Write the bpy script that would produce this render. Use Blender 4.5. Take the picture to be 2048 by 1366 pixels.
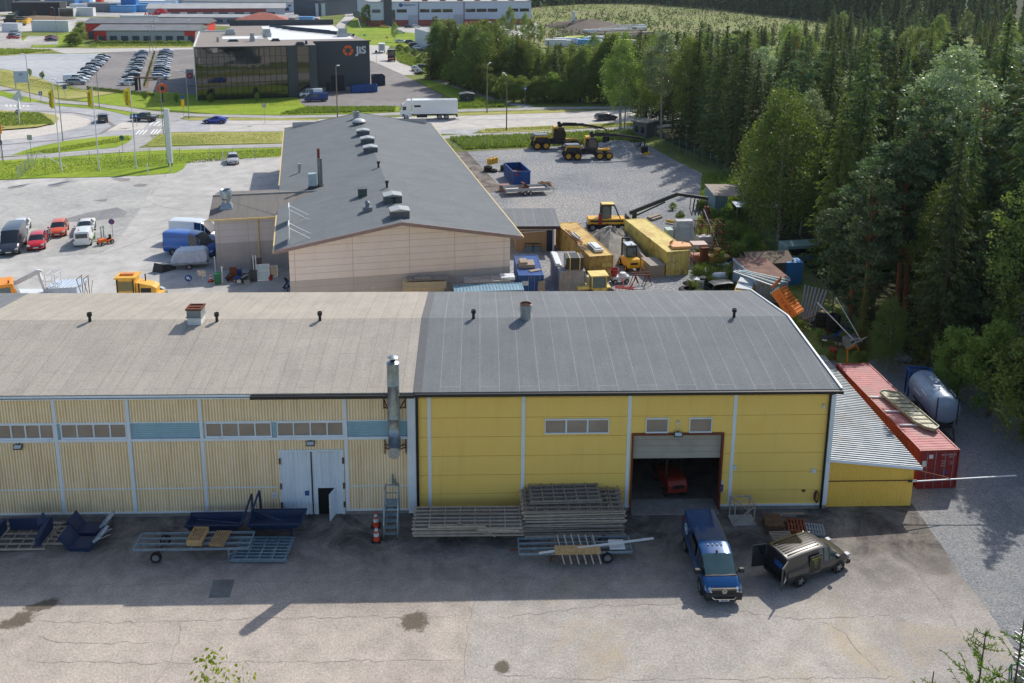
import bpy,math,random
import numpy as np
from math import pi,sin,cos,radians as R,degrees,sqrt,atan2
from mathutils import Vector,Matrix
sc=bpy.context.scene
for o in list(bpy.data.objects):bpy.data.objects.remove(o)
random.seed(7)
col=sc.collection
# ---------- camera (keystone-corrected drone photo: level-ish camera, vertical lens shift)
KF,KP,KR,KY,KH=1805.92,0.215147,0.0090564,318.11,31.513
cam_d=bpy.data.cameras.new('camera');cam=bpy.data.objects.new('camera',cam_d);col.objects.link(cam)
sc.camera=cam
cam_d.sensor_width=36;cam_d.lens=KF/2048*36
cam_d.shift_y=(KY-683)/2048
cam_d.clip_start=.5;cam_d.clip_end=4000
fw=Vector((0,cos(KP),-sin(KP)));rt=Vector((1,0,0));up=Vector((0,sin(KP),cos(KP)))
r2=rt*cos(KR)+up*sin(KR);u2=up*cos(KR)-rt*sin(KR)
m3=Matrix((r2,u2,-fw)).transposed()
cam.matrix_world=Matrix.Translation((0,0,KH))@m3.to_4x4()
sc.render.resolution_x=1024;sc.render.resolution_y=683
# ---------- sky and sun
SUN_V=Vector((6.1,9.0,10.1)).normalized()
el=math.asin(SUN_V.z);az=atan2(SUN_V.x,SUN_V.y)
w=bpy.data.worlds.new('World');sc.world=w;w.use_nodes=True
nt=w.node_tree;bg=nt.nodes['Background'];sky=nt.nodes.new('ShaderNodeTexSky')
sky.sky_type='NISHITA';sky.sun_disc=False;sky.sun_elevation=el;sky.sun_rotation=az
sky.air_density=1.0;sky.dust_density=1.6;sky.ozone_density=1.0
nt.links.new(sky.outputs[0],bg.inputs[0]);bg.inputs[1].default_value=0.125
sd=bpy.data.lights.new('sun','SUN');sd.energy=3.45;sd.angle=R(.5);sd.color=(1,.94,.85)
so=bpy.data.objects.new('sun',sd);col.objects.link(so)
so.rotation_euler=SUN_V.to_track_quat('Z','Y').to_euler();so.location=(60,90,101)
sc.view_settings.view_transform='Standard';sc.view_settings.look='None'
sc.view_settings.exposure=0.28;sc.view_settings.gamma=1
try:
    sc.cycles.use_denoising=True;sc.cycles.max_bounces=6;sc.cycles.transparent_max_bounces=6
except Exception:pass
# ---------- where a ground (or height z) point seen in the survey photo stands
def at(px,py,z=0.):
    dx,dy=px-1024,py-KY;cr,sr=cos(KR),sin(KR)
    u=(dx*cr+dy*sr)/KF;v=(-dx*sr+dy*cr)/KF
    t=(KH-z)/(sin(KP)+v*cos(KP))
    return u*t,(cos(KP)-v*sin(KP))*t
def prow(x,y,z):
    d=KH-z;zc=y*cos(KP)+d*sin(KP);yc=d*cos(KP)-y*sin(KP);u=KF*x/zc;v=KF*yc/zc;return 1024+u*cos(KR)-v*sin(KR),KY+u*sin(KR)+v*cos(KR)
class Frame:
    def __init__(s,ox,oy,a):s.o=(ox,oy);s.a=a;s.c=cos(a);s.s=sin(a)
    def loc(s,x,y):x-=s.o[0];y-=s.o[1];return x*s.c+y*s.s,-x*s.s+y*s.c
    def wor(s,x,y):return s.o[0]+x*s.c-y*s.s,s.o[1]+x*s.s+y*s.c
    def px(s,px,py,z=0):return s.loc(*at(px,py,z))
    def wall(s,px,py,y0=0.):
        lo,hi=-5.,31.
        for _ in range(40):
            m=(lo+hi)/2
            if s.px(px,py,m)[1]>y0:lo=m
            else:hi=m
        return s.px(px,py,m)[0],m
def frame2(p,q,z=0):
    a=at(*p,z);b=at(*q,z);f=Frame(a[0],a[1],atan2(b[1]-a[1],b[0]-a[0]))
    f.w=math.hypot(b[0]-a[0],b[1]-a[1]);return f
# ---------- colour and material helpers
def c(r,g,b):
    f=lambda v:(v/255/12.92)if v<=10 else((v/255+.055)/1.055)**2.4
    return(f(r),f(g),f(b),1)
MATS={}
def _new(name):
    m=bpy.data.materials.new(name);m.use_nodes=True
    return m,m.node_tree,m.node_tree.nodes['Principled BSDF']
def ramp(nt,fac,stops):
    r=nt.nodes.new('ShaderNodeValToRGB');e=r.color_ramp.elements
    e[0].position,e[0].color=stops[0];e[1].position,e[1].color=stops[-1]
    for p,cc in stops[1:-1]:
        x=e.new(p);x.color=cc
    nt.links.new(fac,r.inputs[0]);return r.outputs[0]
def noise(nt,scale,detail=4,rough=.6,dist=0,vec=None,co='Object'):
    if vec is None:
        tc=nt.nodes.new('ShaderNodeTexCoord');vec=tc.outputs[co]
    n=nt.nodes.new('ShaderNodeTexNoise');n.inputs['Scale'].default_value=scale
    n.inputs['Detail'].default_value=detail;n.inputs['Roughness'].default_value=rough
    n.inputs['Distortion'].default_value=dist
    nt.links.new(vec,n.inputs['Vector']);return n.outputs['Fac']
def mapping(nt,scale=(1,1,1),rot=(0,0,0),co='Object'):
    tc=nt.nodes.new('ShaderNodeTexCoord');mp=nt.nodes.new('ShaderNodeMapping')
    mp.inputs['Scale'].default_value=scale;mp.inputs['Rotation'].default_value=rot
    nt.links.new(tc.outputs[co],mp.inputs['Vector']);return mp.outputs[0]
def mixc(nt,fac,a,b,mode='MIX'):
    m=nt.nodes.new('ShaderNodeMix');m.data_type='RGBA';m.blend_type=mode
    for i,v in((0,fac),(6,a),(7,b)):
        if hasattr(v,'is_linked')or hasattr(v,'links'):nt.links.new(v,m.inputs[i])
        else:m.inputs[i].default_value=v
    return m.outputs[2]
def mat(name,a,b=None,scale=3,rough=.65,metal=0,bump=0,bscale=None,coat=0,emit=0,stretch=None,spec=.5,lo=.35,hi=.65,dirt=None,dscale=.6):
    """two-tone noise material; optional third colour in large blotches"""
    if name in MATS:return MATS[name]
    m,nt,p=_new(name);b=b or tuple(min(1,v*.8)for v in a[:3])+(1,)
    vec=mapping(nt,stretch)if stretch else None
    f=noise(nt,scale,6,.65,0,vec)
    base=ramp(nt,f,[(lo,b),(hi,a)])
    if dirt:
        f2=noise(nt,dscale,6,.7,.3)
        base=mixc(nt,ramp(nt,f2,[(.48,(0,0,0,1)),(.68,(1,1,1,1))]),base,dirt)
    nt.links.new(base,p.inputs['Base Color'])
    p.inputs['Roughness'].default_value=rough;p.inputs['Metallic'].default_value=metal
    p.inputs['Specular IOR Level'].default_value=spec
    if coat:p.inputs['Coat Weight'].default_value=coat;p.inputs['Coat Roughness'].default_value=.06
    if bump:
        bn=nt.nodes.new('ShaderNodeBump');bn.inputs['Strength'].default_value=bump;bn.inputs['Distance'].default_value=.05
        nt.links.new(noise(nt,bscale or scale*4,4),bn.inputs['Height']);nt.links.new(bn.outputs[0],p.inputs['Normal'])
    if emit:nt.links.new(base,p.inputs['Emission Color']);p.inputs['Emission Strength'].default_value=emit
    MATS[name]=m;return m
def paint(name,a,rough=.25):return mat(name,a,tuple(v*.93 for v in a[:3])+(1,),1.2,rough,0,0,None,.6)
def plain(name,a,rough=.6,metal=0):return mat(name,a,tuple(v*.85 for v in a[:3])+(1,),2.5,rough,metal)
def glass(name,a,rough=.06):
    if name in MATS:return MATS[name]
    m,nt,p=_new(name);nt.links.new(ramp(nt,noise(nt,.8,2),[(.3,a),(.7,tuple(v*.7 for v in a[:3])+(1,))]),p.inputs['Base Color'])
    p.inputs['Roughness'].default_value=rough;p.inputs['Specular IOR Level'].default_value=.8
    p.inputs['Coat Weight'].default_value=.5;MATS[name]=m;return m
# ---------- mesh builder
class M:
    def __init__(s):s.v=[];s.f=[];s.k=[];s.m=0;s.T=Matrix.Identity(4)
    def xf(s,loc=(0,0,0),rz=0,rx=0,ry=0,sc_=1):
        s.T=Matrix.Translation(loc)@Matrix.Rotation(rz,4,'Z')@Matrix.Rotation(ry,4,'Y')@Matrix.Rotation(rx,4,'X')@Matrix.Scale(sc_,4);return s
    def mt(s,i):s.m=i;return s
    def add(s,vs,fs):
        b=len(s.v);s.v+=[tuple(s.T@Vector(v))for v in vs]
        s.f+=[tuple(b+i for i in f)for f in fs];s.k+=[s.m]*len(fs);return s
    def box(s,x0,x1,y0,y1,z0,z1):
        return s.add([(x0,y0,z0),(x1,y0,z0),(x1,y1,z0),(x0,y1,z0),(x0,y0,z1),(x1,y0,z1),(x1,y1,z1),(x0,y1,z1)],
                     [(0,3,2,1),(4,5,6,7),(0,1,5,4),(1,2,6,5),(2,3,7,6),(3,0,4,7)])
    def cbox(s,cx,cy,cz,sx,sy,sz):return s.box(cx-sx/2,cx+sx/2,cy-sy/2,cy+sy/2,cz-sz/2,cz+sz/2)
    def tub(s,p,q,r0,r1=None,n=10,caps=True):
        p,q=Vector(p),Vector(q);r1=r0 if r1 is None else r1;d=(q-p).normalized()
        a=d.orthogonal().normalized();b=d.cross(a);vs=[]
        for o,r in((p,r0),(q,r1)):
            vs+=[tuple(o+(a*cos(2*pi*i/n)+b*sin(2*pi*i/n))*r)for i in range(n)]
        fs=[(i,(i+1)%n,n+(i+1)%n,n+i)for i in range(n)]
        if caps:fs+=[tuple(range(n-1,-1,-1)),tuple(range(n,2*n))]
        return s.add(vs,fs)
    def bar(s,p,q,w=.05,h=None):
        p,q=Vector(p),Vector(q);h=h or w;d=(q-p).normalized()
        a=d.cross(Vector((0,0,1)))
        a=Vector((1,0,0))if a.length<1e-3 else a.normalized()
        b=a.cross(d);vs=[]
        for o in(p,q):
            vs+=[tuple(o+a*i*w/2+b*j*h/2)for i,j in((-1,-1),(1,-1),(1,1),(-1,1))]
        return s.add(vs,[(0,3,2,1),(4,5,6,7),(0,1,5,4),(1,2,6,5),(2,3,7,6),(3,0,4,7)])
    def path(s,pts,r,n=6):
        for a,b in zip(pts[:-1],pts[1:]):s.tub(a,b,r,r,n)
        return s
    def prism(s,poly,axis,a,b):
        n=len(poly)
        def P(u,v,t):return{'x':(t,u,v),'y':(u,t,v),'z':(u,v,t)}[axis]
        vs=[P(u,v,a)for u,v in poly]+[P(u,v,b)for u,v in poly]
        fs=[(i,(i+1)%n,n+(i+1)%n,n+i)for i in range(n)]+[tuple(range(n-1,-1,-1)),tuple(range(n,2*n))]
        return s.add(vs,fs)
    def quad(s,*p):return s.add(p,[tuple(range(len(p)))])
    def lathe(s,prof,n=20,o=(0,0,0),axis='z'):
        vs=[];k=len(prof)
        for i in range(n):
            t=2*pi*i/n
            for r,z in prof:
                q={'z':(r*cos(t),r*sin(t),z),'y':(r*cos(t),z,r*sin(t)),'x':(z,r*cos(t),r*sin(t))}[axis]
                vs.append((q[0]+o[0],q[1]+o[1],q[2]+o[2]))
        fs=[(i*k+j,((i+1)%n)*k+j,((i+1)%n)*k+j+1,i*k+j+1)for i in range(n)for j in range(k-1)]
        return s.add(vs,fs)
    def corr(s,o,u,L,v,H,period,depth,nrm,trap=False):
        o,u,v,nrm=Vector(o),Vector(u).normalized(),Vector(v).normalized(),Vector(nrm).normalized()
        xs=[];n=max(1,int(round(L/period)));pr=L/n
        for i in range(n):
            xs+=([(i*pr,0),(i*pr+pr*.3,0),(i*pr+pr*.45,1),(i*pr+pr*.85,1)]if trap else
                   [(i*pr,0),(i*pr+pr*.25,.5),(i*pr+pr*.5,1),(i*pr+pr*.75,.5)])
        xs.append((L,0));vs=[]
        for x,d in xs:
            q=o+u*x+nrm*d*depth;vs+=[tuple(q),tuple(q+v*H)]
        return s.add(vs,[(2*i,2*i+2,2*i+3,2*i+1)for i in range(len(xs)-1)])
    def build(s,name,mats,parent=None,smooth=False,bevel=0,label=None):
        me=bpy.data.meshes.new(name);me.from_pydata(s.v,[],s.f)
        mats=mats if isinstance(mats,(list,tuple))else[mats]
        for m in mats:me.materials.append(m)
        if max(s.k,default=0)>0:me.polygons.foreach_set('material_index',s.k)
        import bmesh
        bm=bmesh.new();bm.from_mesh(me)
        bmesh.ops.remove_doubles(bm,verts=bm.verts,dist=1e-5)if smooth else None
        bmesh.ops.recalc_face_normals(bm,faces=bm.faces);bm.to_mesh(me);bm.free()
        if smooth:me.shade_smooth();me.set_sharp_from_angle(angle=R(38))
        o=bpy.data.objects.new(name,me);col.objects.link(o)
        if parent:o.parent=parent
        if bevel:
            b=o.modifiers.new('bevel','BEVEL');b.width=bevel;b.segments=2;b.limit_method='ANGLE'
        if label:o['label']=label
        return o
def tag(o,label=None,cat=None,group=None,kind=None):
    for k,v in(('label',label),('category',cat),('group',group),('kind',kind)):
        if v:o[k]=v
    return o
def thing(name,label,cat,loc=(0,0,0),rz=0,group=None):
    o=bpy.data.objects.new(name,None);col.objects.link(o);o.empty_display_size=.3
    o.location=loc if len(loc)==3 else(loc[0],loc[1],0);o.rotation_euler=(0,0,rz)
    return tag(o,label,cat,group)
def dup(src,loc,rz=None,label=None,scale=None,group=None):
    def cp(o,par):
        q=o.copy();col.objects.link(q);q.parent=par
        for ch in o.children:cp(ch,q)
        return q
    r=cp(src,None);r.location=loc if len(loc)==3 else(loc[0],loc[1],0)
    if rz is not None:r.rotation_euler=(0,0,rz)
    if label:r['label']=label
    if group:r['group']=group
    if scale:r.scale=scale if hasattr(scale,'__len__')else(scale,)*3
    return r
def text(body,size,m,parent,loc,rot,name='lettering',ext=.01,align='CENTER',sx=1,bold=0):
    cu=bpy.data.curves.new(name,'FONT');cu.body=body;cu.size=size;cu.extrude=ext;cu.align_x=align;cu.align_y='CENTER'
    cu.offset=bold;cu.resolution_u=3
    t=bpy.data.objects.new(name,cu);me=bpy.data.meshes.new_from_object(t)
    bpy.data.objects.remove(t);o=bpy.data.objects.new(name,me);col.objects.link(o)
    me.materials.clear();me.materials.append(m);o.parent=parent;o.location=loc;o.rotation_euler=rot;o.scale=(sx,1,1);return o
# ---------- shared materials
WHITE=plain('white_paint',c(222,226,228),.45);GALV=mat('galvanised_steel',c(176,184,188),c(140,150,155),4,.38,.75)
BLACK=plain('black_metal',c(28,29,31),.45);RUBBER=plain('rubber',c(30,30,31),.85);DARKST=plain('dark_steel',c(52,56,60),.5,.4)
RUST=mat('rusty_steel',c(130,74,44),c(80,52,40),6,.85,.1,.2);WOODG=mat('weathered_wood',c(176,162,144),c(122,110,98),5,.85,0,.3,None,stretch=(1,6,6))
WOODY=mat('pale_wood',c(204,172,122),c(176,142,98),5,.8,0,.15);RIM=plain('alloy_rim',c(170,172,174),.35,.6)
GL=glass('dark_glass',c(34,42,44));LAMP=glass('lamp_glass',c(205,212,215),.1);REDL=glass('red_lamp',c(150,20,16),.15);ORL=glass('orange_lamp',c(232,120,30),.2)
YEL=mat('machine_yellow',c(232,182,60),c(216,164,50),2,.4);REDP=mat('red_steel',c(176,44,34),c(140,36,30),3,.5);BLUEP=mat('blue_steel',c(24,86,160),c(20,70,138),2,.5,dirt=c(40,66,104))
# ---------- ground sheets
from mathutils.geometry import tessellate_polygon
def sheet(name,pts,z,m,world=False,kind='structure',zpx=0):
    w2=[(p if world else at(p[0],p[1],zpx))for p in pts]
    vs=[Vector((x,y,z))for x,y in w2];tris=tessellate_polygon([vs])
    me=bpy.data.meshes.new(name);me.from_pydata([tuple(v)for v in vs],[],[tuple(t)for t in tris])
    if sum((p.normal.z for p in me.polygons))<0:me.flip_normals()
    me.materials.append(m);o=bpy.data.objects.new(name,me);col.objects.link(o);o['kind']=kind;return o
def gmat(name,cols,s1=.12,s2=1.5,s3=14,bump=.25,rough=.9,grain=.25,stretch=None,extra=None):
    """ground: large blotches (cols), mid noise, fine grain"""
    m,nt,p=_new(name)
    vec=mapping(nt,stretch)if stretch else None
    base=ramp(nt,noise(nt,s1,8,.65,.6,vec),[(.3+.4*i/(len(cols)-1),cc)for i,cc in enumerate(cols)])
    base=mixc(nt,.8,base,ramp(nt,noise(nt,s2,6,.7),[(.3,(.72,.72,.72,1)),(.7,(1.16,1.16,1.16,1))]),'MULTIPLY')
    gr=noise(nt,s3,3,.8)
    base=mixc(nt,1,base,ramp(nt,gr,[(.3,(1-grain,)*3+(1,)),(.7,(1+grain,)*3+(1,))]),'MULTIPLY')
    if extra:base=extra(nt,base)
    nt.links.new(base,p.inputs['Base Color']);p.inputs['Roughness'].default_value=rough;p.inputs['Specular IOR Level'].default_value=.25
    if bump:
        b=nt.nodes.new('ShaderNodeBump');b.inputs['Strength'].default_value=bump;b.inputs['Distance'].default_value=.06
        nt.links.new(gr,b.inputs['Height']);nt.links.new(b.outputs[0],p.inputs['Normal'])
    MATS[name]=m;return m
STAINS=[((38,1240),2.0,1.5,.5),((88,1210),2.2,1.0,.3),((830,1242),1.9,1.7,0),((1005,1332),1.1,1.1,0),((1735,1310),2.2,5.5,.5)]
def stain_and_shade(f):
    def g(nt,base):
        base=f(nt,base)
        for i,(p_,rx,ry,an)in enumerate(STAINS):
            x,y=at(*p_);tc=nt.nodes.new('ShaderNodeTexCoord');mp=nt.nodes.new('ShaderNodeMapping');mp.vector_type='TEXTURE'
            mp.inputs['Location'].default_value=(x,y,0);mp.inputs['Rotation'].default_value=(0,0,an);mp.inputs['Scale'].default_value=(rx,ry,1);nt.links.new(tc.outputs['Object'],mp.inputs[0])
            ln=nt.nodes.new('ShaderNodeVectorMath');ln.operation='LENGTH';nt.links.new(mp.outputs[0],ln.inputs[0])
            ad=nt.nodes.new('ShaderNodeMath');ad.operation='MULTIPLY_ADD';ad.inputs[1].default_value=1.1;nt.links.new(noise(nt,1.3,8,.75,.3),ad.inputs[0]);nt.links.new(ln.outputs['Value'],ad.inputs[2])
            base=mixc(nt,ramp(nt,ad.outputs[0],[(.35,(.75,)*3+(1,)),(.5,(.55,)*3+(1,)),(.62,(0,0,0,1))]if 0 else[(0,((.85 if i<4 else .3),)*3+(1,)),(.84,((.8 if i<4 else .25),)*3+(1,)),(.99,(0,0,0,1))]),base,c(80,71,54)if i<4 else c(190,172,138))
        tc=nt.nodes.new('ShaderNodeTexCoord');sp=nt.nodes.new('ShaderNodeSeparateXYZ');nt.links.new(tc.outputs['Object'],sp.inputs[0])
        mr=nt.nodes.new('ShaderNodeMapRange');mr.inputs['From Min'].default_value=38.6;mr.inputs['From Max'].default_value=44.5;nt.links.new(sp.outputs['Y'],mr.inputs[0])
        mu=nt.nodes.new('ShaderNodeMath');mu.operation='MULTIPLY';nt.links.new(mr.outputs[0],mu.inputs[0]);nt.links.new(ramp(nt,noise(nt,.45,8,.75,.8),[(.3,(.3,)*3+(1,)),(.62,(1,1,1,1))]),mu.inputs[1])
        return mixc(nt,mu.outputs[0],base,c(76,72,70))  # wall dirt and the hall's shade, both put into the asphalt colour
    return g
def cracks(sc_=.16,col_=c(88,84,78),wid=.006,amt=.75,stain=None,st_scale=.05):
    def f(nt,base):
        vec=mapping(nt,(1,1,1));n=nt.nodes.new('ShaderNodeTexNoise');n.inputs['Scale'].default_value=.5;n.inputs['Detail'].default_value=5
        nt.links.new(vec,n.inputs['Vector']);v2=mixc(nt,.55,vec,n.outputs['Color'],'ADD')
        v=nt.nodes.new('ShaderNodeTexVoronoi');v.feature='DISTANCE_TO_EDGE';v.inputs['Scale'].default_value=sc_;nt.links.new(v2,v.inputs['Vector'])
        k=ramp(nt,v.outputs['Distance'],[(0,(amt,)*3+(1,)),(wid,(0,0,0,1))])
        mk=ramp(nt,noise(nt,.13,3),[(.45,(0,0,0,1)),(.55,(1,1,1,1))])
        k=mixc(nt,1,k,mk,'MULTIPLY');base=mixc(nt,k,base,col_)
        if stain:
            s=ramp(nt,noise(nt,st_scale,8,.7,.8),[(.52,(0,0,0,1)),(.68,(.75,.75,.75,1))]);base=mixc(nt,s,base,stain)
        return base
    return f
G_BASE=gmat('meadow',[c(86,98,46),c(112,124,60),c(136,138,78)],.05,.5,3,.6,1,.35)
G_LAWN=gmat('lawn_grass',[c(112,136,36),c(134,156,42),c(152,164,56)],.08,.9,5,.5,1,.25)
G_DRY=gmat('verge_grass',[c(130,140,62),c(160,158,88),c(176,168,110)],.06,.8,5,.5,1,.25)
G_YARD1=gmat('old_asphalt',[c(166,156,146),c(180,170,160),c(188,178,166)],.09,.8,9,.35,.9,.3,extra=stain_and_shade(cracks(.3,c(120,110,100),.003,.0)))
G_YARD2=gmat('grey_asphalt',[c(158,152,146),c(174,168,161),c(186,178,166)],.1,.8,9,.35,.9,.32,extra=stain_and_shade(cracks(.25,c(116,108,98),.003,.0,c(176,160,134),.16)))
G_BACK=gmat('back_asphalt',[c(168,166,162),c(186,184,180),c(196,194,190)],.06,.5,6,.2,.9,.12,stretch=(1,.45,1),extra=cracks(.05,c(140,138,134),.01,.6))
G_GRAVD=gmat('left_gravel',[c(156,156,154),c(176,176,172),c(188,186,182)],.1,1.2,7,.8,1,.22)
G_GRAV=gmat('gravel',[c(118,122,126),c(146,148,150),c(164,160,154)],.07,1.6,4.0,1.,1,.75)
G_GRAV2=gmat('side_gravel',[c(122,126,130),c(142,144,146),c(158,156,150)],.15,2.5,9,1.,1,.5)
G_ROAD=gmat('road_asphalt',[c(176,172,168),c(190,186,180),c(198,194,188)],.04,.4,4,.1,.9,.08,stretch=(.15,1,1))
G_RING=gmat('ring_asphalt',[c(160,160,164),c(176,176,178),c(190,188,186)],.06,.4,4,.1,.9,.08)
G_PATH=gmat('path_asphalt',[c(164,162,160),c(176,174,172)],.1,.5,5,.1,.9,.08)
G_COB=gmat('cobble_apron',[c(196,190,180),c(212,206,196)],.3,2,9,.4,.9,.2)
G_PARK=gmat('dark_asphalt',[c(120,116,116),c(136,132,130),c(146,142,140)],.05,.5,4,.1,.9,.08)
G_LOTL=gmat('crushed_lot',[c(158,164,170),c(176,180,184),c(188,190,192)],.03,.4,3,.3,1,.12,stretch=(.4,1,1))
G_FARY=gmat('far_yard',[c(150,148,146),c(182,178,172),c(204,200,192)],.02,.15,1.5,.2,1,.15)
G_SOIL=gmat('bare_soil',[c(112,98,84),c(140,122,102)],.2,1,5,.6,1,.2)
G_CLEAR=gmat('clearing',[c(100,112,58),c(128,134,78),c(132,120,98)],.02,.2,1.,.8,1,.4)
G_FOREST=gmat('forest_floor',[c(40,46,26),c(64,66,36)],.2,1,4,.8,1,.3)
G_WEED=gmat('weedy_ground',[c(84,104,46),c(122,132,62),c(120,112,92)],.25,1.3,5,.8,1,.35)
sheet('ground',[(-2500,-60),(2500,-60),(2500,2600),(-2500,2600)],-.02,G_BASE,True)
seamT,seamB=at(962,1040),at(925,1400)
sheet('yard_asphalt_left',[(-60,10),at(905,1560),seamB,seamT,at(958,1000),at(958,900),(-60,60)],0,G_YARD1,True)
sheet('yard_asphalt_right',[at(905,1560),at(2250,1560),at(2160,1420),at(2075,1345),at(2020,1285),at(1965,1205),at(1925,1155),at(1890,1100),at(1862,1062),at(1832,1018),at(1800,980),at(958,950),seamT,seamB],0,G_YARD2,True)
sheet('side_gravel',[(60,8),at(2070,1560),at(2180,1440),at(1990,1290),at(1940,1208),at(1895,1155),at(1835,1060),at(1780,970),at(1640,740),at(1700,690),at(1790,700),at(2048,800),(60,60)],-.006,G_GRAV2,True)
sheet('forest_floor',[at(1500,340),at(1560,480),at(1720,640),at(1790,705),at(1930,760),at(2048,870),at(2300,1050),(240,60),(420,420),at(1270,170),at(1290,262),at(1420,320)],-.012,G_FOREST,True)
sheet('back_yard',[(-160,125),at(0,361),at(83,357),at(205,354.5),at(292,351),at(352,346),at(366,338),at(375,325),at(400,320),at(565,312),at(640,330),(8,62),(-90,62)],0,G_BACK,True)
sheet('back_gravel',[at(-90,378),at(40,376),at(150,368),at(296,364),at(300,381),at(290,404),at(262,446),at(228,492),at(200,508),at(120,512),at(-90,536)],.004,G_GRAVD,True)
sheet('gravel_patch',[at(128,438),at(180,424),at(235,415),at(255,424),at(248,434),at(190,442),at(140,444)],.008,gmat('dark_gravel',[c(128,130,132),c(150,150,150)],.4,2,7,1,1,.3),True)
for q in([(15,378),(42,370),(54,371),(40,376)],[(93,375),(112,369),(130,368),(118,373)],[(224,358),(240,356),(262,357),(258,362),(240,363)],[(265,371),(280,367),(296,369),(290,373),(272,374)],[(185,402),(215,397),(212,404)]):
    sheet('asphalt_patch',[at(*p)for p in q],.012,G_PARK,True)
sheet('lot_gravel',[at(930,303),at(1050,297),at(1177,288),at(1285,284),at(1330,310),at(1410,350),at(1440,380),at(1440,405),at(1400,430),at(1395,500),at(1460,560),at(1600,690),(20,63),(-16,63),at(950,420)],0,G_GRAV,True)
sheet('weedy_strip',[at(1410,350),at(1500,340),at(1560,480),at(1720,640),at(1790,705),at(1700,735),at(1620,700),at(1460,575),at(1385,500),at(1395,432),at(1440,405),at(1450,378)],.002,G_WEED,True)
sheet('forest_floor',[at(*p)for p in[(1640,44),(2300,44),(2300,-40),(900,-40),(985,16),(1100,9),(1300,5),(1450,17),(1560,30)]],-.004,G_FOREST,True)
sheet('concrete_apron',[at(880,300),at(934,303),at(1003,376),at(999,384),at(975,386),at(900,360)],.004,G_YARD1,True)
sheet('main_road',[at(-240,178),at(0,184),at(60,203),at(120,212),at(205,219),at(262,232),at(330,238),at(560,240),at(720,236),at(918,231),at(1120,224),at(1300,217),at(1600,205),at(1600,228),at(1300,244),at(1120,251),at(968,259),at(940,268),at(560,263),at(345,264),at(316,268),at(290,291),at(230,301),at(22,312),at(-240,330)],0,G_RING,True)
sheet('road_lanes',[at(420,242),at(700,238),at(918,232),at(1120,225),at(1600,207),at(1600,227),at(1300,243),at(1120,250),at(968,258),at(560,262),at(420,263)],.004,G_ROAD,True)
def strip(name,pts,w,z,m):
    w2=[Vector(at(*p))for p in pts];L=[];Rr=[]
    for i,p in enumerate(w2):
        d=(w2[min(i+1,len(w2)-1)]-w2[max(i-1,0)]).normalized();n=Vector((-d.y,d.x))*w/2
        L.append(tuple(p+n));Rr.append(tuple(p-n))
    me=bpy.data.meshes.new(name);k=len(w2);me.from_pydata([(x,y,z)for x,y in L+Rr],[],[(i,k+i,k+i+1,i+1)for i in range(k-1)])
    me.materials.append(m);o=bpy.data.objects.new(name,me);col.objects.link(o);o['kind']='structure';return o
strip('cycle_path',[(-200,140),(0,176),(49,189),(110,203),(200,209),(290,224),(380,230),(560,234),(720,231),(918,221),(1120,216),(1260,215),(1500,205)],3.2,.008,G_PATH)
strip('cycle_path_south',[(-200,325),(0,319),(110,311),(240,301),(400,295),(560,291),(760,285),(930,271),(1090,265),(1260,256),(1400,248)],3.0,.008,G_PATH)
strip('crossing_path',[(255,297),(285,275),(310,262),(330,247),(345,236),(360,228)],3.6,.010,G_PATH)
strip('forest_path',[(862,158),(892,166),(933,181),(977,195),(1016,206),(1060,214)],3.0,.008,G_PATH)
strip('tyre_track',[(0,222),(80,222),(150,226),(205,236),(228,252),(200,268),(120,280),(0,290)],.8,.012,G_PARK)
strip('tyre_track',[(430,250),(640,248),(930,240),(1120,237),(1250,232)],.9,.012,G_PATH)
sheet('cobble_apron',[at(-160,232),at(-100,226),at(0,222),at(95,226),at(146,230),at(176,237),at(182,243),at(172,252),at(120,265),at(60,275),at(0,281),at(-120,285),at(-190,260)],.016,G_COB,True)
sheet('traffic_splitter',[at(213,262),(at(244,245)),at(300,242),at(286,258),at(255,261)],.02,G_COB,True)
ring_isl=sheet('roundabout_island',[at(-150,240),at(-60,224),at(0,223),at(79,227),at(111,232),at(119,239),at(110,248),at(75,256),at(0,262),at(-100,262)],.25,G_DRY,True)
zeb=plain('road_marking',c(232,232,228),.7)
def zebra(pts,n,frac=.5):
    a,b,c_,d=[Vector(at(*p))for p in pts];mm=M()
    for i in range(n):
        t0,t1=i/n,(i+frac)/n
        mm.quad(*[(*q,.018)for q in(a.lerp(b,t0),a.lerp(b,t1),d.lerp(c_,t1),d.lerp(c_,t0))])
    tag(mm.build('zebra_crossing',zeb),kind='structure')
zebra([(305,243),(350,243),(330,252),(297,251)][::1],4)
zebra([(278,260),(300,260),(290,269),(270,269)],3);zebra([(307,259),(327,259),(318,268),(300,268)],3)
zebra([(10,209),(64,211),(60,213.5),(12,213)],6)
mm=M()
for x in list(range(0,40,12))+list(range(480,560,40))+list(range(940,1260,28)):
    y=298 if x<100 else(246 if x<700 else 252-(x-940)*.042)
    a,b=at(x,y),at(x+9,y);mm.quad((a[0],a[1]-.1,.018),(b[0],b[1]-.1,.018),(b[0],b[1]+.1,.018),(a[0],a[1]+.1,.018))
tag(mm.build('lane_marking',zeb),kind='structure')
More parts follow.
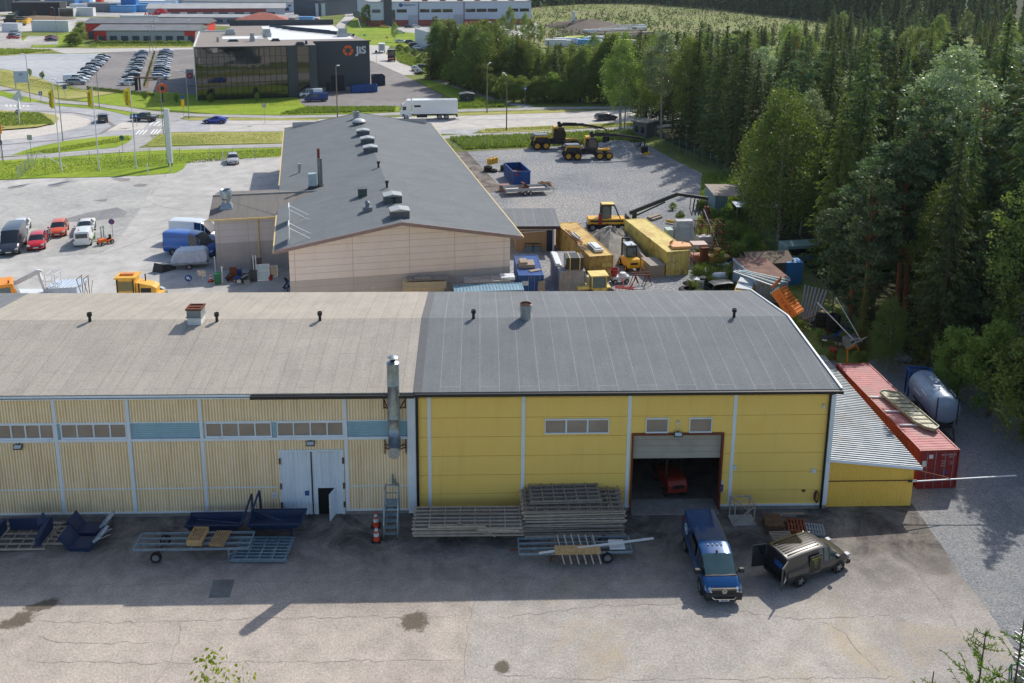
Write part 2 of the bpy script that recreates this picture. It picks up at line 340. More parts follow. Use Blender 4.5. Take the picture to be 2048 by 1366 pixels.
LAWN=[('lawn',[(-120,326),(0,321),(91,316),(233,306.5),(296,301.5),(400,298.6),(560,296),(560,314),(400,320),(375,325),(366,338),(352,346),(292,351),(205.5,354),(83,356),(0,359),(-160,364)],G_LAWN),
 ('lawn',[(22,310.5),(69,294.6),(138,281),(198,274),(257,270),(266,274),(257,285),(233,295),(178,300),(99,307)],G_LAWN),
 ('verge',[(290,290),(316,269),(346,265.4),(400,265),(560,264),(760,265),(860,268),(860,276),(560,286),(400,289.5),(300,293)],G_DRY),
 ('lawn',[(85,208),(99,206),(198,215),(257,224),(300,229),(322,234),(310,238),(267,234),(233,225),(198,218.5),(138,214)],G_LAWN),
 ('verge',[(-150,120),(0,139),(26,141),(79,156),(118,172),(140,178),(237,185),(184,194),(138,198),(95,194),(49,183),(0,170),(-150,140)],G_DRY),
 ('lawn',[(150,200.6),(184,195),(247,185),(336,184),(395,190),(397,202),(500,199),(595,195),(601,206),(612,214),(800,213.5),(795,223),(720,227),(557,230),(439,229),(360,222),(296,218.5),(217,210)],G_LAWN),
 ('lawn',[(-150,165),(0,181),(49,192.7),(83,202.6),(59,205),(36,202),(0,191),(-150,175)],G_LAWN),
 ('verge',[(360,236),(400,235),(637,237.5),(637,240.5),(378,241)],G_DRY),
 ('verge',[(905,227),(1120,219.5),(1179,221.5),(1120,225.3),(905,232)],G_DRY),
 ('verge',[(955,261),(977,257),(1120,250.5),(1268,244),(1268,252),(1159,257),(1080,262),(967,266)],G_DRY),
 ('verge',[(900,276),(1090,269.5),(1266,260),(1290,258),(1290,282),(1177,288),(1050,297),(930,303),(880,303)],G_BASE),
 ('verge',[(912,214),(905,200),(893,192),(835,162),(862,160),(930,182),(1000,206),(1010,212),(960,217),(920,218)],G_LAWN),
 ('verge',[(690,66),(700,44),(722,30),(745,45),(800,62),(862,72),(862,86),(815,92),(775,91.5),(720,89)],G_LAWN),
 ('verge',[(43,79),(57,71),(115,71),(160,62),(170,80),(172,92),(120,94),(65,94),(66,90),(117,89),(115,71.5),(56,72),(46,82)],G_LAWN),
 ('verge',[(-100,90),(0,97),(79,98),(118,102),(60,108),(0,112),(-100,118)],G_DRY),
 ('verge',[(180,88),(390,88),(392,95),(194,96)],G_DRY)]
for i,(n_,pts,mt_)in enumerate(LAWN):sheet(n_,[at(*p)for p in pts],.03+.004*(i%3),mt_,True)
sheet('gravel_car_park',[at(*p)for p in[(-150,112),(0,112.6),(63,107.7),(118,107.7),(200,106.7),(215,108),(150,172),(126,169),(118,171),(79,156),(26,141),(0,137.5),(-150,128)]],.004,G_LOTL,True)
sheet('car_park',[at(*p)for p in[(205,104.7),(396,98),(396,205),(300,192),(257,183),(174,180),(126,168.5),(215,108)]],.008,G_PARK,True)
sheet('access_road',[at(*p)for p in[(-150,88),(0,95),(194,97),(395,95),(720,86),(745,89),(780,91),(771,107),(800,126),(831,136),(840,142),(827,150),(805,150),(742,122),(700,98),(396,100),(134,107),(79,98),(0,97),(-150,92)]],.002,G_ROAD,True)
sheet('left_car_park',[at(*p)for p in[(-150,60),(0,63),(41,65),(43,79),(57,72),(115,72),(117,89),(65,90),(59,95),(-150,95)]],.004,G_FARY,True)
sheet('gravel_yard',[at(*p)for p in[(-200,30),(0,32),(235,36),(162,43),(154,57),(95,63),(-200,61)]],.004,G_FARY,True)
sheet('forecourt',[at(*p)for p in[(597,194),(640,178),(745,122),(805,149),(894,195),(910,208),(797,212.5),(612,212),(601,206)]],.01,G_PARK,True)
sheet('far_yard',[at(*p)for p in[(-300,-12),(640,-14),(640,60),(300,46),(235,34),(60,30),(-300,24)]],.002,G_FARY,True)
sheet('street',[at(*p)for p in[(640,92),(652,70),(666,57),(690,33),(690,20),(676,12),(660,6),(700,4),(716,8),(730,16),(724,28),(700,41),(690,51),(687,64),(692,78),(722,91)]],.006,G_ROAD,True)
sheet('hall_yard',[at(*p)for p in[(745,50),(1080,45),(1080,75),(830,74),(800,73),(781,64),(764,57)]],.004,G_FARY,True)
def puddle(pts,m,z=.008,name='wet_stain'):
    ce=np.mean([at(*p)for p in pts],0);rs=[]
    w2=[at(*p)for p in pts];out=[]
    for i in range(len(w2)):
        a,b=np.array(w2[i]),np.array(w2[(i+1)%len(w2)])
        for t in(0,.25,.5,.75):out.append(tuple(a+(b-a)*t+np.random.RandomState(i*7+int(t*4)).uniform(-.1,.1,2)))
    return sheet(name,out,z,m,True)
WET=mat('wet_asphalt',c(132,118,94),c(100,90,72),1.6,.3);OIL=mat('dark_asphalt_stain',c(118,112,108),c(84,80,78),.9,.7,dirt=c(150,142,134),dscale=.9)
sheet('asphalt_patch',[at(*p)for p in[(417,1196),(427,1160),(470,1159),(459,1195)]],.006,mat('tar_patch',c(116,118,118),c(92,94,96),1,.6),True)
# ---------- building materials
def felt(name,a,b,w=1.0,l=8.,line=None,off=.5,mortar=.018,rot=0):
    m,nt,p=_new(name)
    tc=nt.nodes.new('ShaderNodeTexCoord');mp=nt.nodes.new('ShaderNodeMapping');mp.inputs['Rotation'].default_value=(0,0,rot)
    nt.links.new(tc.outputs['Object'],mp.inputs[0]);br=nt.nodes.new('ShaderNodeTexBrick');br.offset=off
    br.inputs['Scale'].default_value=1;br.inputs['Brick Width'].default_value=l;br.inputs['Row Height'].default_value=w
    br.inputs['Mortar Size'].default_value=mortar;br.inputs['Mortar Smooth'].default_value=.3
    br.inputs['Color1'].default_value=a;br.inputs['Color2'].default_value=tuple(v*.95 for v in a[:3])+(1,);br.inputs['Mortar'].default_value=line or b
    n=noise(nt,.35,4,.6,1.5,mp.outputs[0],'Object')
    wob=mixc(nt,.035,mp.outputs[0],n,'ADD');nt.links.new(wob,br.inputs['Vector'])
    base=mixc(nt,1,br.outputs['Color'],ramp(nt,noise(nt,.35,8,.7,.4),[(.3,(.88,.88,.88,1)),(.7,(1.08,1.08,1.07,1))]),'MULTIPLY')
    vs=mapping(nt,(.12,2.5,1)if rot==0 else(2.5,.12,1));base=mixc(nt,1,base,ramp(nt,noise(nt,1.2,5,.7,0,vs),[(.3,(.92,.92,.92,1)),(.7,(1.07,1.07,1.07,1))]),'MULTIPLY')
    gr=noise(nt,11,3,.8);base=mixc(nt,1,base,ramp(nt,gr,[(.3,(.78,.78,.78,1)),(.7,(1.22,1.22,1.22,1))]),'MULTIPLY')
    nt.links.new(base,p.inputs['Base Color']);p.inputs['Roughness'].default_value=.9;p.inputs['Specular IOR Level'].default_value=.3
    bn=nt.nodes.new('ShaderNodeBump');bn.inputs['Strength'].default_value=.25;bn.inputs['Distance'].default_value=.03
    nt.links.new(gr,bn.inputs['Height']);nt.links.new(bn.outputs[0],p.inputs['Normal']);MATS[name]=m;return m
F_LIGHT=felt('light_felt_roof',c(171,164,153),c(146,139,130),1.0,3.4,rot=pi/2)
F_DARK=felt('dark_felt_roof',c(119,123,126),c(150,150,148),1.12,40,line=c(144,147,149),rot=pi/2,mortar=.022)
F_MID=felt('grey_felt_roof',c(114,120,123),c(98,102,104),.9,9,rot=0)
F_JIS=felt('flat_grey_roof',c(146,138,132),c(130,124,118),3,12)
def streaky(name,a,b,dirt,amt=.55,sx=3,lo=.5,hi=.8):
    m,nt,p=_new(name)
    base=ramp(nt,noise(nt,.8,5,.6),[(.3,b),(.7,a)])
    s=ramp(nt,noise(nt,1.2,6,.75,0,mapping(nt,(sx,sx,.13))),[(lo,(0,0,0,1)),(hi,(amt,)*3+(1,))])
    base=mixc(nt,s,base,dirt);nt.links.new(base,p.inputs['Base Color']);p.inputs['Roughness'].default_value=.55
    MATS[name]=m;return m
CREAMV=streaky('cream_grooves_dirt_shade',c(246,222,170),c(236,208,150),c(186,152,100),.6,2.2,.5,.72)  # groove dirt plus rib shade, mixed into one darker cream
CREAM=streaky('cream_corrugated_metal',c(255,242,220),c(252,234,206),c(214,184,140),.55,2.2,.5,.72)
YPANEL=streaky('yellow_panel',c(255,218,118),c(255,213,110),c(214,182,102),.38,1.2)
YCORR=streaky('yellow_corrugated_metal',c(252,206,92),c(246,198,86),c(216,182,92),.3,2)
TEAL=streaky('teal_corrugated_metal',c(160,194,206),c(146,182,196),c(112,136,144),.5,.6)
WTRIM=streaky('white_trim',c(232,240,246),c(220,230,238),c(150,140,120),.5,1.5,.55,.8)
WDOOR=streaky('white_door',c(228,238,246),c(218,230,240),c(150,164,176),.5,1.5,.5,.8)
CONC=mat('concrete',c(160,154,146),c(134,128,120),2,.85,0,.2)
PANE=glass('brown_pane',c(150,136,122),.3)
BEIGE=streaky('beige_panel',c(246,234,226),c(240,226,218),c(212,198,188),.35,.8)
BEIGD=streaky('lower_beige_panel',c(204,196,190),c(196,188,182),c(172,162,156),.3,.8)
DGREY=plain('dark_grey_cladding',c(66,74,82),.45)
INT=plain('dark_interior',c(58,54,50),.8)
# ---------- front halls
oA=at(845,1026);A=Frame(oA[0],oA[1],.03673)
EZ,RZ,RY,BY=7.72,9.1,7.4,15.3
def corrwall(mm,x0,x1,z0,z1,y=0,per=.165,dep=.06):
    if x1>x0 and z1>z0:
        n0=len(mm.k);mm.corr((x0,y,z0),(1,0,0),x1-x0,(0,0,1),z1-z0,per,dep,(0,-1,0),True)
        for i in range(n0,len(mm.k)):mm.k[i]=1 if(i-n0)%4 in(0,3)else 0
XL=-34.
hallc=thing('corrugated_hall','long cream corrugated hall with pale felt roof, window strip and white double door','industrial hall',(*oA,0),A.a)
zt,zb=5.93,4.98;dz1=4.14;dx0,dx1=A.wall(559,905)[0],A.wall(687,905)[0]
fl_z=1.85;cols=[A.wall(q,800)[0]for q in(253.5,399.8,689.7)];cols=[cols[0]-4.05*k for k in(4,3,2,1)]+cols
cols=[x for x in cols if x>XL]
mm=M();mm.box(XL,-.55,.05,.3,0,7.9)
for a,b in((XL,-.75),):
    corrwall(mm,a,b,zt,7.6);
corrwall(mm,XL,dx0,fl_z,zb-.12);corrwall(mm,XL,dx0,.32,fl_z-.06);corrwall(mm,dx0,dx1,dz1,zb-.12)
corrwall(mm,dx1,-.75,fl_z,zb-.12);corrwall(mm,dx1,-.75,.32,fl_z-.06)
mm.add([(XL,0.05,0),(XL,BY,0),(XL,BY,EZ),(XL,RY,RZ-.1),(XL,0.05,EZ)],[(0,1,2,3,4)]);mm.box(XL,-.5,BY-.3,BY-.1,0,EZ)
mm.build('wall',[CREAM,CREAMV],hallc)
mm=M()
mm.box(XL,dx0,-.06,.02,fl_z-.06,fl_z);mm.box(dx1,-.75,-.06,.02,fl_z-.06,fl_z)
mm.box(XL,dx0,-.1,.02,.26,.34);mm.box(dx1+.05,-.75,-.1,.02,.26,.34)
mm.box(XL,-.75,-.07,.02,zt,zt+.06);mm.box(XL,-.75,-.12,.02,zb-.16,zb)
mm.box(XL,-.75,-.09,.02,7.5,7.62)
for x in cols:mm.box(x-.09,x+.09,-.14,.03,.34,7.49)
mm.box(-.78,-.32,-.16,.03,.1,7.62)
mm.build('white_flashing',WTRIM,hallc)
M().box(XL,dx0,-.02,.06,-.1,.255).box(dx1,-.55,-.02,.06,-.1,.255).build('plinth',CONC,hallc)
def tealp(x0,x1):te=M();te.corr((x0,-.02,zb+.02),(0,0,1),zt-zb-.04,(1,0,0),x1-x0,.115,.03,(0,-1,0),True);te.build('teal_panel',TEAL,hallc)
wx=lambda px:A.wall(px,860)[0]
tealp(wx(262),wx(405));tealp(wx(695),-.79);tealp(wx(109.5),wx(121));tealp(wx(545),wx(553));tealp(wx(-180),wx(-128));
def winrow(px0,px1,n,z0=zb,z1=zt,par=None,pm=PANE,wh=None):
    x0,x1=(wx(px0),wx(px1))if wh is None else(px0,px1);fr=M();t=.07
    fr.box(x0,x1,-.08,.02,z0,z0+t+.04);fr.box(x0,x1,-.078,.02,z1-t,z1)
    for i in range(n+1):
        x=x0+(x1-x0)*i/n;xa=max(x0,x-t/2*(1 if 0<i<n else 2));xb=min(x1,x+t/2*(1 if 0<i<n else 2));fr.box(xa,xb,-.075,.02,z0+t+.04,z1-t)
    f=fr.build('window',WTRIM,par)
    for i in range(n):
        xa,xb=x0+(x1-x0)*i/n,x0+(x1-x0)*(i+1)/n
        M().box(xa+.03,xb-.03,-.02,.045,z0+.1,z1-.06).build('pane',pm,f)
winrow(-128,-8,4,par=hallc);winrow(-6,109,4,par=hallc);winrow(122,254,4,par=hallc);winrow(411,544,4,par=hallc);winrow(554,688,4,par=hallc)
wdm=(dx0+dx1)/2-.02;sx0,sx1=A.wall(637,1000)[0],A.wall(671,1000)[0];sz=1.75
d1=M();d1.corr((dx0+.06,-.04,.06),(1,0,0),wdm-dx0-.09,(0,0,1),dz1-.12,.24,.05,(0,-1,0),True)
d1.build('door',WDOOR,hallc)
d2=M();d2.corr((wdm+.03,-.04,.06),(1,0,0),sx0-wdm-.05,(0,0,1),dz1-.12,.24,.05,(0,-1,0),True)
d2.corr((sx1+.02,-.04,.06),(1,0,0),dx1-.07-sx1,(0,0,1),dz1-.12,.24,.05,(0,-1,0),True)
d2.corr((sx0-.02,-.04,sz+.02),(1,0,0),sx1-sx0+.04,(0,0,1),dz1-.12-sz,.24,.05,(0,-1,0),True)
dd=d2.build('door',WDOOR,hallc)
M().box(sx0,sx1,-.075,-.02,sz,sz+.06).box(sx0-.05,sx0,-.08,-.02,.05,sz+.06).box(sx1,sx1+.05,-.08,-.02,.05,sz+.06).build('frame',WTRIM,dd)
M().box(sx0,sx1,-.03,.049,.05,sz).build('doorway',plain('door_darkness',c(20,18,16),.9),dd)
lf=M().xf((sx1,-.1,.06),R(72));lf.box(-.68,0,-.02,.03,0,1.68);lf.box(-.64,-.6,-.08,.06,.8,.92)
lf.build('door_leaf',WDOOR,dd)
M().box(dx0,dx0+.06,-.1,.03,.05,dz1).box(dx1-.06,dx1,-.1,.03,.05,dz1).box(dx0,dx1,-.11,.03,dz1-.06,dz1+.04).build('door_frame',WTRIM,hallc);M().box(wdm-.025,wdm+.025,-.085,.0,.06,dz1-.07).build('door_gap',BLACK,hallc)
for x in(dx0+.02,dx1-.02):
    for z in(3.5,1.9,.7):M().box(x-.05,x+.05,-.15,-.1,z-.18,z+.18).build('hinge',RUST,hallc)
def roofslab(x0,x1,ya,za,yb,zb_,t=.12):
    return M().add([(x0,ya,za),(x1,ya,za),(x1,yb,zb_),(x0,yb,zb_),(x0,ya,za-t),(x1,ya,za-t),(x1,yb,zb_-t),(x0,yb,zb_-t)],
                   [(0,1,2,3),(4,7,6,5),(0,4,5,1),(1,5,6,2),(2,6,7,3),(3,7,4,0)])
def roof(x0,x1,m,par,name='roof',skew=0.):
    mm=M();mm.add([(x0,-.5,EZ+.18),(x1,-.5,EZ+.18),(x1-skew,RY,RZ),(x0,RY,RZ),(x0,BY,EZ+.18),(x1-skew,BY,EZ+.18)],[(0,1,2,3),(3,2,5,4)])
    mm.add([(x0,-.5,EZ+.04),(x1,-.5,EZ+.04),(x1-skew,RY,RZ-.14),(x0,RY,RZ-.14),(x0,BY,EZ+.04),(x1-skew,BY,EZ+.04)],[(0,3,2,1),(3,4,5,2)])
    mm.add([(x0,-.5,EZ+.18),(x1,-.5,EZ+.18),(x0,-.5,EZ+.04),(x1,-.5,EZ+.04)],[(0,2,3,1)])
    mm.add([(x1,-.5,EZ+.18),(x1-skew,RY,RZ),(x1-skew,BY,EZ+.18),(x1,-.5,EZ+.04),(x1-skew,RY,RZ-.14),(x1-skew,BY,EZ+.04)],[(0,3,4,1),(1,4,5,2)])
    mm.add([(x0,BY,EZ+.18),(x1-skew,BY,EZ+.18),(x0,BY,EZ+.04),(x1-skew,BY,EZ+.04)],[(0,1,3,2)])
    return mm.build(name,m,par)
rf=roof(XL,-.42,F_LIGHT,hallc)
slope=lambda y:EZ+.18+(RZ-EZ-.18)*((y+.5)/(RY+.5)if y<RY else(BY-y)/(BY-RY))
q0,q1,q2=A.px(62,583,EZ+.18),A.px(0,617,8.6),A.px(-300,583,EZ+.18)
mm=M();pA=(q0[0],BY+.02,slope(BY)+.012);pB=(XL,BY+.02,slope(BY)+.012);pC=(XL,RY+.3,slope(RY+.3)+.012);pD=(q0[0]-2.6,10.5,slope(10.5)+.012);
zf=lambda y:EZ+.19+(RZ-EZ-.18)*(BY-y)/(BY-RY)
lo,hi=RY,BY
for _ in range(30):
    m_=(lo+hi)/2
    if A.px(0,617,zf(m_))[1]>m_:lo=m_
    else:hi=m_
qx=A.px(0,617,zf(lo))[0];print('patch',q0,qx,lo)
mm.quad((q0[0],BY+.02,zf(BY)),(XL,BY+.02,zf(BY)),(XL,lo,zf(lo)),(qx,lo,zf(lo)));mm.build('felt_patch',F_DARK,hallc,label='darker grey felt at the left end of the roof')
gx=A.wall(506,790)[0]
M().box(XL,gx,-.56,-.5,EZ+.02,EZ+.12).box(XL,gx,-.5,-.1,EZ-.12,EZ-.06).build('fascia',WTRIM,hallc)
M().box(XL,gx,-.5,-.1,EZ-.01,EZ+.035).build('soffit',BLACK,hallc)
M().box(gx,-.32,-.72,-.5,EZ-.08,EZ+.1).build('gutter',BLACK,hallc)
M().tub((-.22,-.2,.1),(-.22,-.2,EZ-.1),.07).tub((-.22,-.2,EZ-.1),(-.35,-.6,EZ-.02),.07).build('downpipe',BLACK,hallc)
def roof_at(px,py):
    y=A.px(px,py,8.6)[1]
    for _ in range(12):z=slope(y);x,y=A.px(px,py,z)
    return x,y,slope(y)
def soil_vent(px,py,par,h=.62):
    x,y,z=roof_at(px,py);M().lathe([(.1,0),(.085,h*.6),(.085,h*.62),(.15,h*.64),(.155,h),(.1,h),(.1,h-.1)],14,(x,y,z-.03)).build('roof_vent',BLACK,par,True)
for q in((180,643),(434,643),(640,641)):soil_vent(*q,hallc)
x,y,z=roof_at(393,643)
cb=M().box(x-.42,x+.42,y-.42,y+.42,z-.15,z+.42).build('roof_box',WHITE,hallc)
M().box(x-.5,x+.5,y-.5,y+.5,z+.42,z+.47).box(x-.44,x+.44,y-.44,y+.44,z+.47,z+.92).build('grey_casing',plain('grey_casing',c(140,146,148),.6),cb)
M().box(x-.5,x+.5,y-.5,y-.4,z+.92,z+1.02).box(x-.5,x-.4,y-.4,y+.5,z+.92,z+1.02).box(x+.4,x+.5,y-.4,y+.5,z+.92,z+1.02).box(x-.4,x+.4,y+.4,y+.5,z+.92,z+1.02).box(x-.4,x+.4,y-.4,y+.4,z+.9,z+.95).box(x-.38,x+.38,y-.05,y+.02,z+.95,z+1.0).build('rusty_grille',RUST,cb)
cx_,cyl=A.wall(787,800,-.62)[0],-.62;r=.34
fz0,fz1=4.45,9.75
ch=M().lathe([(r,fz0+.3),(r,fz0+2),(r+.012,fz0+2.02),(r,fz0+2.04),(r,fz0+4),(r+.012,fz0+4.02),(r,fz0+4.04),(r,fz1),(r+.02,fz1+.02),(r*.55,fz1+.1),(.16,fz1+.12),(.16,fz1+.05)],32,(cx_,cyl,0))
ch.tub((cx_,cyl+.15,fz0),(cx_,cyl-.42,fz0),r,r,32);ch.tub((cx_,cyl,fz0),(cx_,cyl,fz0+.3),r*.98,r,32)
chim=ch.build('flue',GALV,hallc,True)
M().lathe([(.30,fz1+.34),(.0,fz1+.5)],24,(cx_,cyl,0)).lathe([(.30,fz1+.34),(.0,fz1+.36)],24,(cx_,cyl,0)).tub((cx_-.12,cyl,fz1+.1),(cx_-.12,cyl,fz1+.36),.015).tub((cx_+.12,cyl,fz1+.1),(cx_+.12,cyl,fz1+.36),.015).build('rain_cap',GALV,chim,True)
for zz in(7.0,):
    for s in(-1,1):br=M();br.bar((cx_+s*.34,cyl,zz),(cx_+s*.62,0,zz+.25),.05).bar((cx_+s*.34,cyl,zz),(cx_+s*.62,0,zz-.25),.05).bar((cx_+s*.62,-.06,zz-.3),(cx_+s*.62,-.06,zz+.3),.05).build('wall_bracket',RUST,chim)
for s in(-1,1):br=M();br.bar((cx_+s*.3,-.3,4.5),(cx_+s*.62,-.1,4.5),.05).bar((cx_+s*.3,-.3,4.3),(cx_+s*.62,-.1,4.3),.05).bar((cx_+s*.6,-.08,3.9),(cx_+s*.6,-.08,4.8),.06).build('wall_bracket',RUST,chim)
def floodlight(px,py,par,y=0,s=1.):
    x,z=A.wall(px,py,y-.15);f=M().xf((x,y-.22,z),0,R(-40)).box(-.24*s,.24*s,-.05,.05,-.14*s,.14*s).build('floodlight',BLACK,par)
    M().xf((x,y-.22,z),0,R(-40)).box(-.2*s,.2*s,-.062,-.052,-.1*s,.1*s).build('lens',LAMP,f);M().bar((x,y-.2,z+.05),(x,y,z+.12),.05).build('arm',BLACK,f)
floodlight(37,893,hallc);floodlight(621,886,hallc)
SIGNB=plain('sign_blue',c(24,78,150),.4)
for px,py,wd,hh,m_ in((614,986,.22,.3,SIGNB),(550,990,.3,.4,WHITE)):
    x,z=A.wall(px,py,-.08);s_=M().box(x-wd/2,x+wd/2,-.1,-.08,z-hh/2,z+hh/2).build('door_sign',m_,hallc)
    if m_ is WHITE:text('G 1',.15,SIGNB,s_,(x,-.11,z-.04),(pi/2,0,0),ext=.004)
    else:text('!',.2,WHITE,s_,(x,-.11,z),(pi/2,0,0),ext=.004)
hally=thing('yellow_hall','yellow panel-clad hall with a dark felt roof and an open roller door','industrial hall',(*oA,0),A.a)
XR=23.7;rx0,rz1=A.wall(1267,868);rx1=A.wall(1444,868)[0];rz1+=.05
mm=M();joints=[.3,1.26,2.46,3.67,4.88,6.08,7.3,7.7]
wins=[(A.wall(1089.5,850)[0],A.wall(1217.5,850)[0],5.04,5.98,3),(A.wall(1291,850)[0],A.wall(1336,850)[0],5.04,5.98,1),(A.wall(1378,850)[0],A.wall(1423,850)[0],5.04,5.98,1)]
wc=[A.wall(q,800)[0]for q in(858,1047,1260,1471)]
edges=[-.28]+wc+[XR-.12]
for a,b in zip(joints[:-1],joints[1:]):
    for x0,x1 in zip(edges[:-1],edges[1:]):
        segs=[(x0,x1)]
        if b<=rz1+.6 and a<rz1 and x0<rx1 and x1>rx0:segs=[s for s in((x0,min(x1,rx0)),(max(x0,rx1),x1))if s[1]-s[0]>.05]
        for u,v in segs:mm.box(u+.006,v-.006,-.05,.2,a+.012,b-.012)
mm.box(rx0,rx1,-.05,.2,rz1,4.868 if rz1<4.86 else rz1+.01)
mm.build('wall',YPANEL,hally)
M().box(-.28,rx0-.06,0.0,.1,0,7.7).box(rx1+.06,XR-.1,0.0,.1,0,7.7).box(rx0-.06,rx1+.06,0,.1,rz1-.02,7.7).build('panel_joints',plain('yellow_joint',c(176,142,60),.8),hally)  # darker yellow backing seen in the panel joints
sw=M();sw.add([(XR-.1,0,0),(XR-.1,BY,0),(XR-.1,BY,EZ),(XR-.1,RY,RZ-.1),(XR-.1,0,EZ)],[(0,1,2,3,4)]).box(-.3,XR-.1,BY-.3,BY-.1,0,EZ)
sw.add([(XR-.4,.2,0),(XR-.4,BY-.4,0),(XR-.4,BY-.4,EZ),(XR-.4,RY,RZ-.2),(XR-.4,.2,EZ)],[(4,3,2,1,0)]);sw.box(0,.1,.2,BY-.4,0,EZ)
sw.build('side_wall',YPANEL,hally)
M().box(.1,XR-.42,.2,BY-.4,.0,.05).build('floor',mat('hall_floor',c(120,112,100),c(86,80,74),1,.6),hally)
tr=M()
for x in wc:tr.box(x-.1,x+.1,-.1,-.051,.36,7.62)
tr.box(-.26,rx0-.1,-.12,-.051,.26,.36).box(rx1+.1,XR+.1,-.12,-.051,.26,.36).box(XR-.14,XR+.14,-.13,.5,.36,7.7)
tr.build('white_trim',WTRIM,hally)
M().box(-.3,rx0,-.06,.02,-.1,.255).box(rx1,XR+.1,-.06,.02,-.1,.255).box(rx0,rx1,-.5,1.0,-.1,.06).build('plinth',CONC,hally)
for x0,x1,z0,z1,n in wins:winrow(x0,x1,n,z0,z1,hally,PANE,1)if 0 else None
def ywin(x0,x1,z0,z1,n):
    fr=M();t=.08;fr.box(x0,x1,-.13,-.051,z0,z0+t).box(x0,x1,-.13,-.051,z1-t,z1)
    for i in range(n+1):
        x=x0+(x1-x0)*i/n;fr.box(max(x0,x-t*.6),min(x1,x+t*.6),-.128,-.051,z0+t,z1-t)
    f=fr.build('window',WTRIM,hally)
    for i in range(n):M().box(x0+(x1-x0)*i/n+.04,x0+(x1-x0)*(i+1)/n-.04,-.075,-.052,z0+.06,z1-.06).build('pane',PANE,f)
for w_ in wins:ywin(*w_)
FR=plain('red_brown_frame',c(122,58,40),.5)
M().box(rx0-.1,rx0,-.16,.2,.06,rz1).box(rx1,rx1+.1,-.16,.2,.06,rz1).box(rx0-.1,rx1+.1,-.162,.2,rz1-.08,rz1+.04).build('door_frame',FR,hally)
pz=A.wall(1350,916,.1)[1];mm=M();DP=mat('roller_door',c(176,172,160),c(160,156,146),1,.5)
n=4
for i in range(n):mm.box(rx0+.01,rx1-.01,.08,.14,pz+(rz1-.08-pz)*i/n+.012,pz+(rz1-.08-pz)*(i+1)/n)
rd=mm.build('roller_door',DP,hally);M().box(rx0,rx1,.1,.13,pz,rz1).build('seam',BLACK,rd)
roof(-.42,XR+.25,F_DARK,hally,skew=.55)
M().add([(-.42,-.5,EZ+.185),(.08,-.5,EZ+.185),(.08,RY,RZ+.008),(-.42,RY,RZ+.008),(.08,BY,EZ+.19),(-.42,BY,EZ+.19)],[(0,1,2,3),(3,2,4,5)]).build('seam_strip',mat('strip_felt',c(104,106,108),c(96,98,100),4,.9),hally)
tt=M()
for(ya,za,yb,zb_,xa,xb)in((-.5,EZ+.18,RY,RZ,XR+.25,XR-.3),(RY,RZ,BY,EZ+.18,XR-.3,XR-.3)):
    tt.add([(xa-.06,ya,za+.09),(xa+.05,ya,za+.09),(xb+.05,yb,zb_+.09),(xb-.06,yb,zb_+.09),(xa-.06,ya,za-.2),(xa+.05,ya,za-.2),(xb+.05,yb,zb_-.2),(xb-.06,yb,zb_-.2)],
           [(0,1,2,3),(4,7,6,5),(0,4,5,1),(1,5,6,2),(2,6,7,3),(3,7,4,0)])
tt.build('verge_trim',WHITE,hally)
M().box(-.3,XR+.3,-.7,-.5,EZ-.04,EZ+.14).build('gutter',BLACK,hally)
M().tub((XR-.22,-.18,.1),(XR-.22,-.18,EZ-.3),.07).tub((XR-.22,-.18,EZ-.3),(XR-.1,-.6,EZ),.07).build('downpipe',BLACK,hally)
for q in((947,637),(1468,634)):soil_vent(*q,hally)
x,y,z=roof_at(1051,636)
M().lathe([(.34,-.05),(.34,.5),(.38,.52),(.38,.95),(.34,.97),(.34,.7)],24,(x,y,z)).build('extract_fan',GALV,hally,True)
M().lathe([(.3,.74),(0,.74)],20,(x,y,z)).build('damper',plain('damper',c(200,190,160),.6),bpy.data.objects['extract_fan'])
M().lathe([(.345,.97),(.385,1.0),(.33,1.02),(.31,.9)],24,(x,y,z)).build('rim',RUST,bpy.data.objects['extract_fan'])
floodlight(1356,868,hally,-.1,1);
x,z=A.wall(1356,862,-.1);M().bar((x-.05,-.12,z),(x-.05,-.12,z+.55),.04).cbox(x-.05,-.2,z+.6,.14,.2,.12).build('lamp_arm',WHITE,hally)
for px,py in((1646,810),(1469,932)):
    x,z=A.wall(px,py,-.1);M().cbox(x,-.16,z,.12,.2,.12).lathe([(0,-.13),(.07,-.1),(.08,0),(.05,.02)],10,(x,-.22,z-.06)).build('wall_camera',WHITE,hally)
x,z=A.wall(1627,941,-.06);M().box(x-.13,x+.13,-.12,-.051,z-.13,z+.13).build('switch_box',WHITE,hally)
x,z=A.wall(1607,981,-.06);M().box(x-.1,x+.1,-.1,-.051,z-.06,z+.06).build('socket',RUST,hally)
x,z=A.wall(1442,972,-.06);s_=M().box(x-.12,x+.12,-.1,-.055,z-.35,z+.1).build('door_sign',SIGNB,hally);M().box(x-.12,x+.12,-.1,-.055,z+.12,z+.36).build('notice',WHITE,s_);text('!',.2,WHITE,s_,(x,-.11,z-.1),(pi/2,0,0),ext=.004)
x,z=A.wall(1632,988,-.1);rnd=random.Random(3);hz=thing('cable_coil','tangle of red and grey cable hanging on the yellow wall beside the corner downpipe','cable',(*A.wor(x,-.15),z),A.a)
for k in range(5):
    pts=[(.14*cos(t)*(1-.1*k),-.03*k,.36*sin(t)-.1)for t in[i*pi/7+k for i in range(15)]];M().path(pts,.018).build('loop',REDP if k%2 else DARKST,hz)
M().path([(0,0,-.4),(.05,-.1,-1.0),(-.1,-.2,-1.6),(-.5,-.6,-z+.05)],.012).build('tail',DARKST,hz)
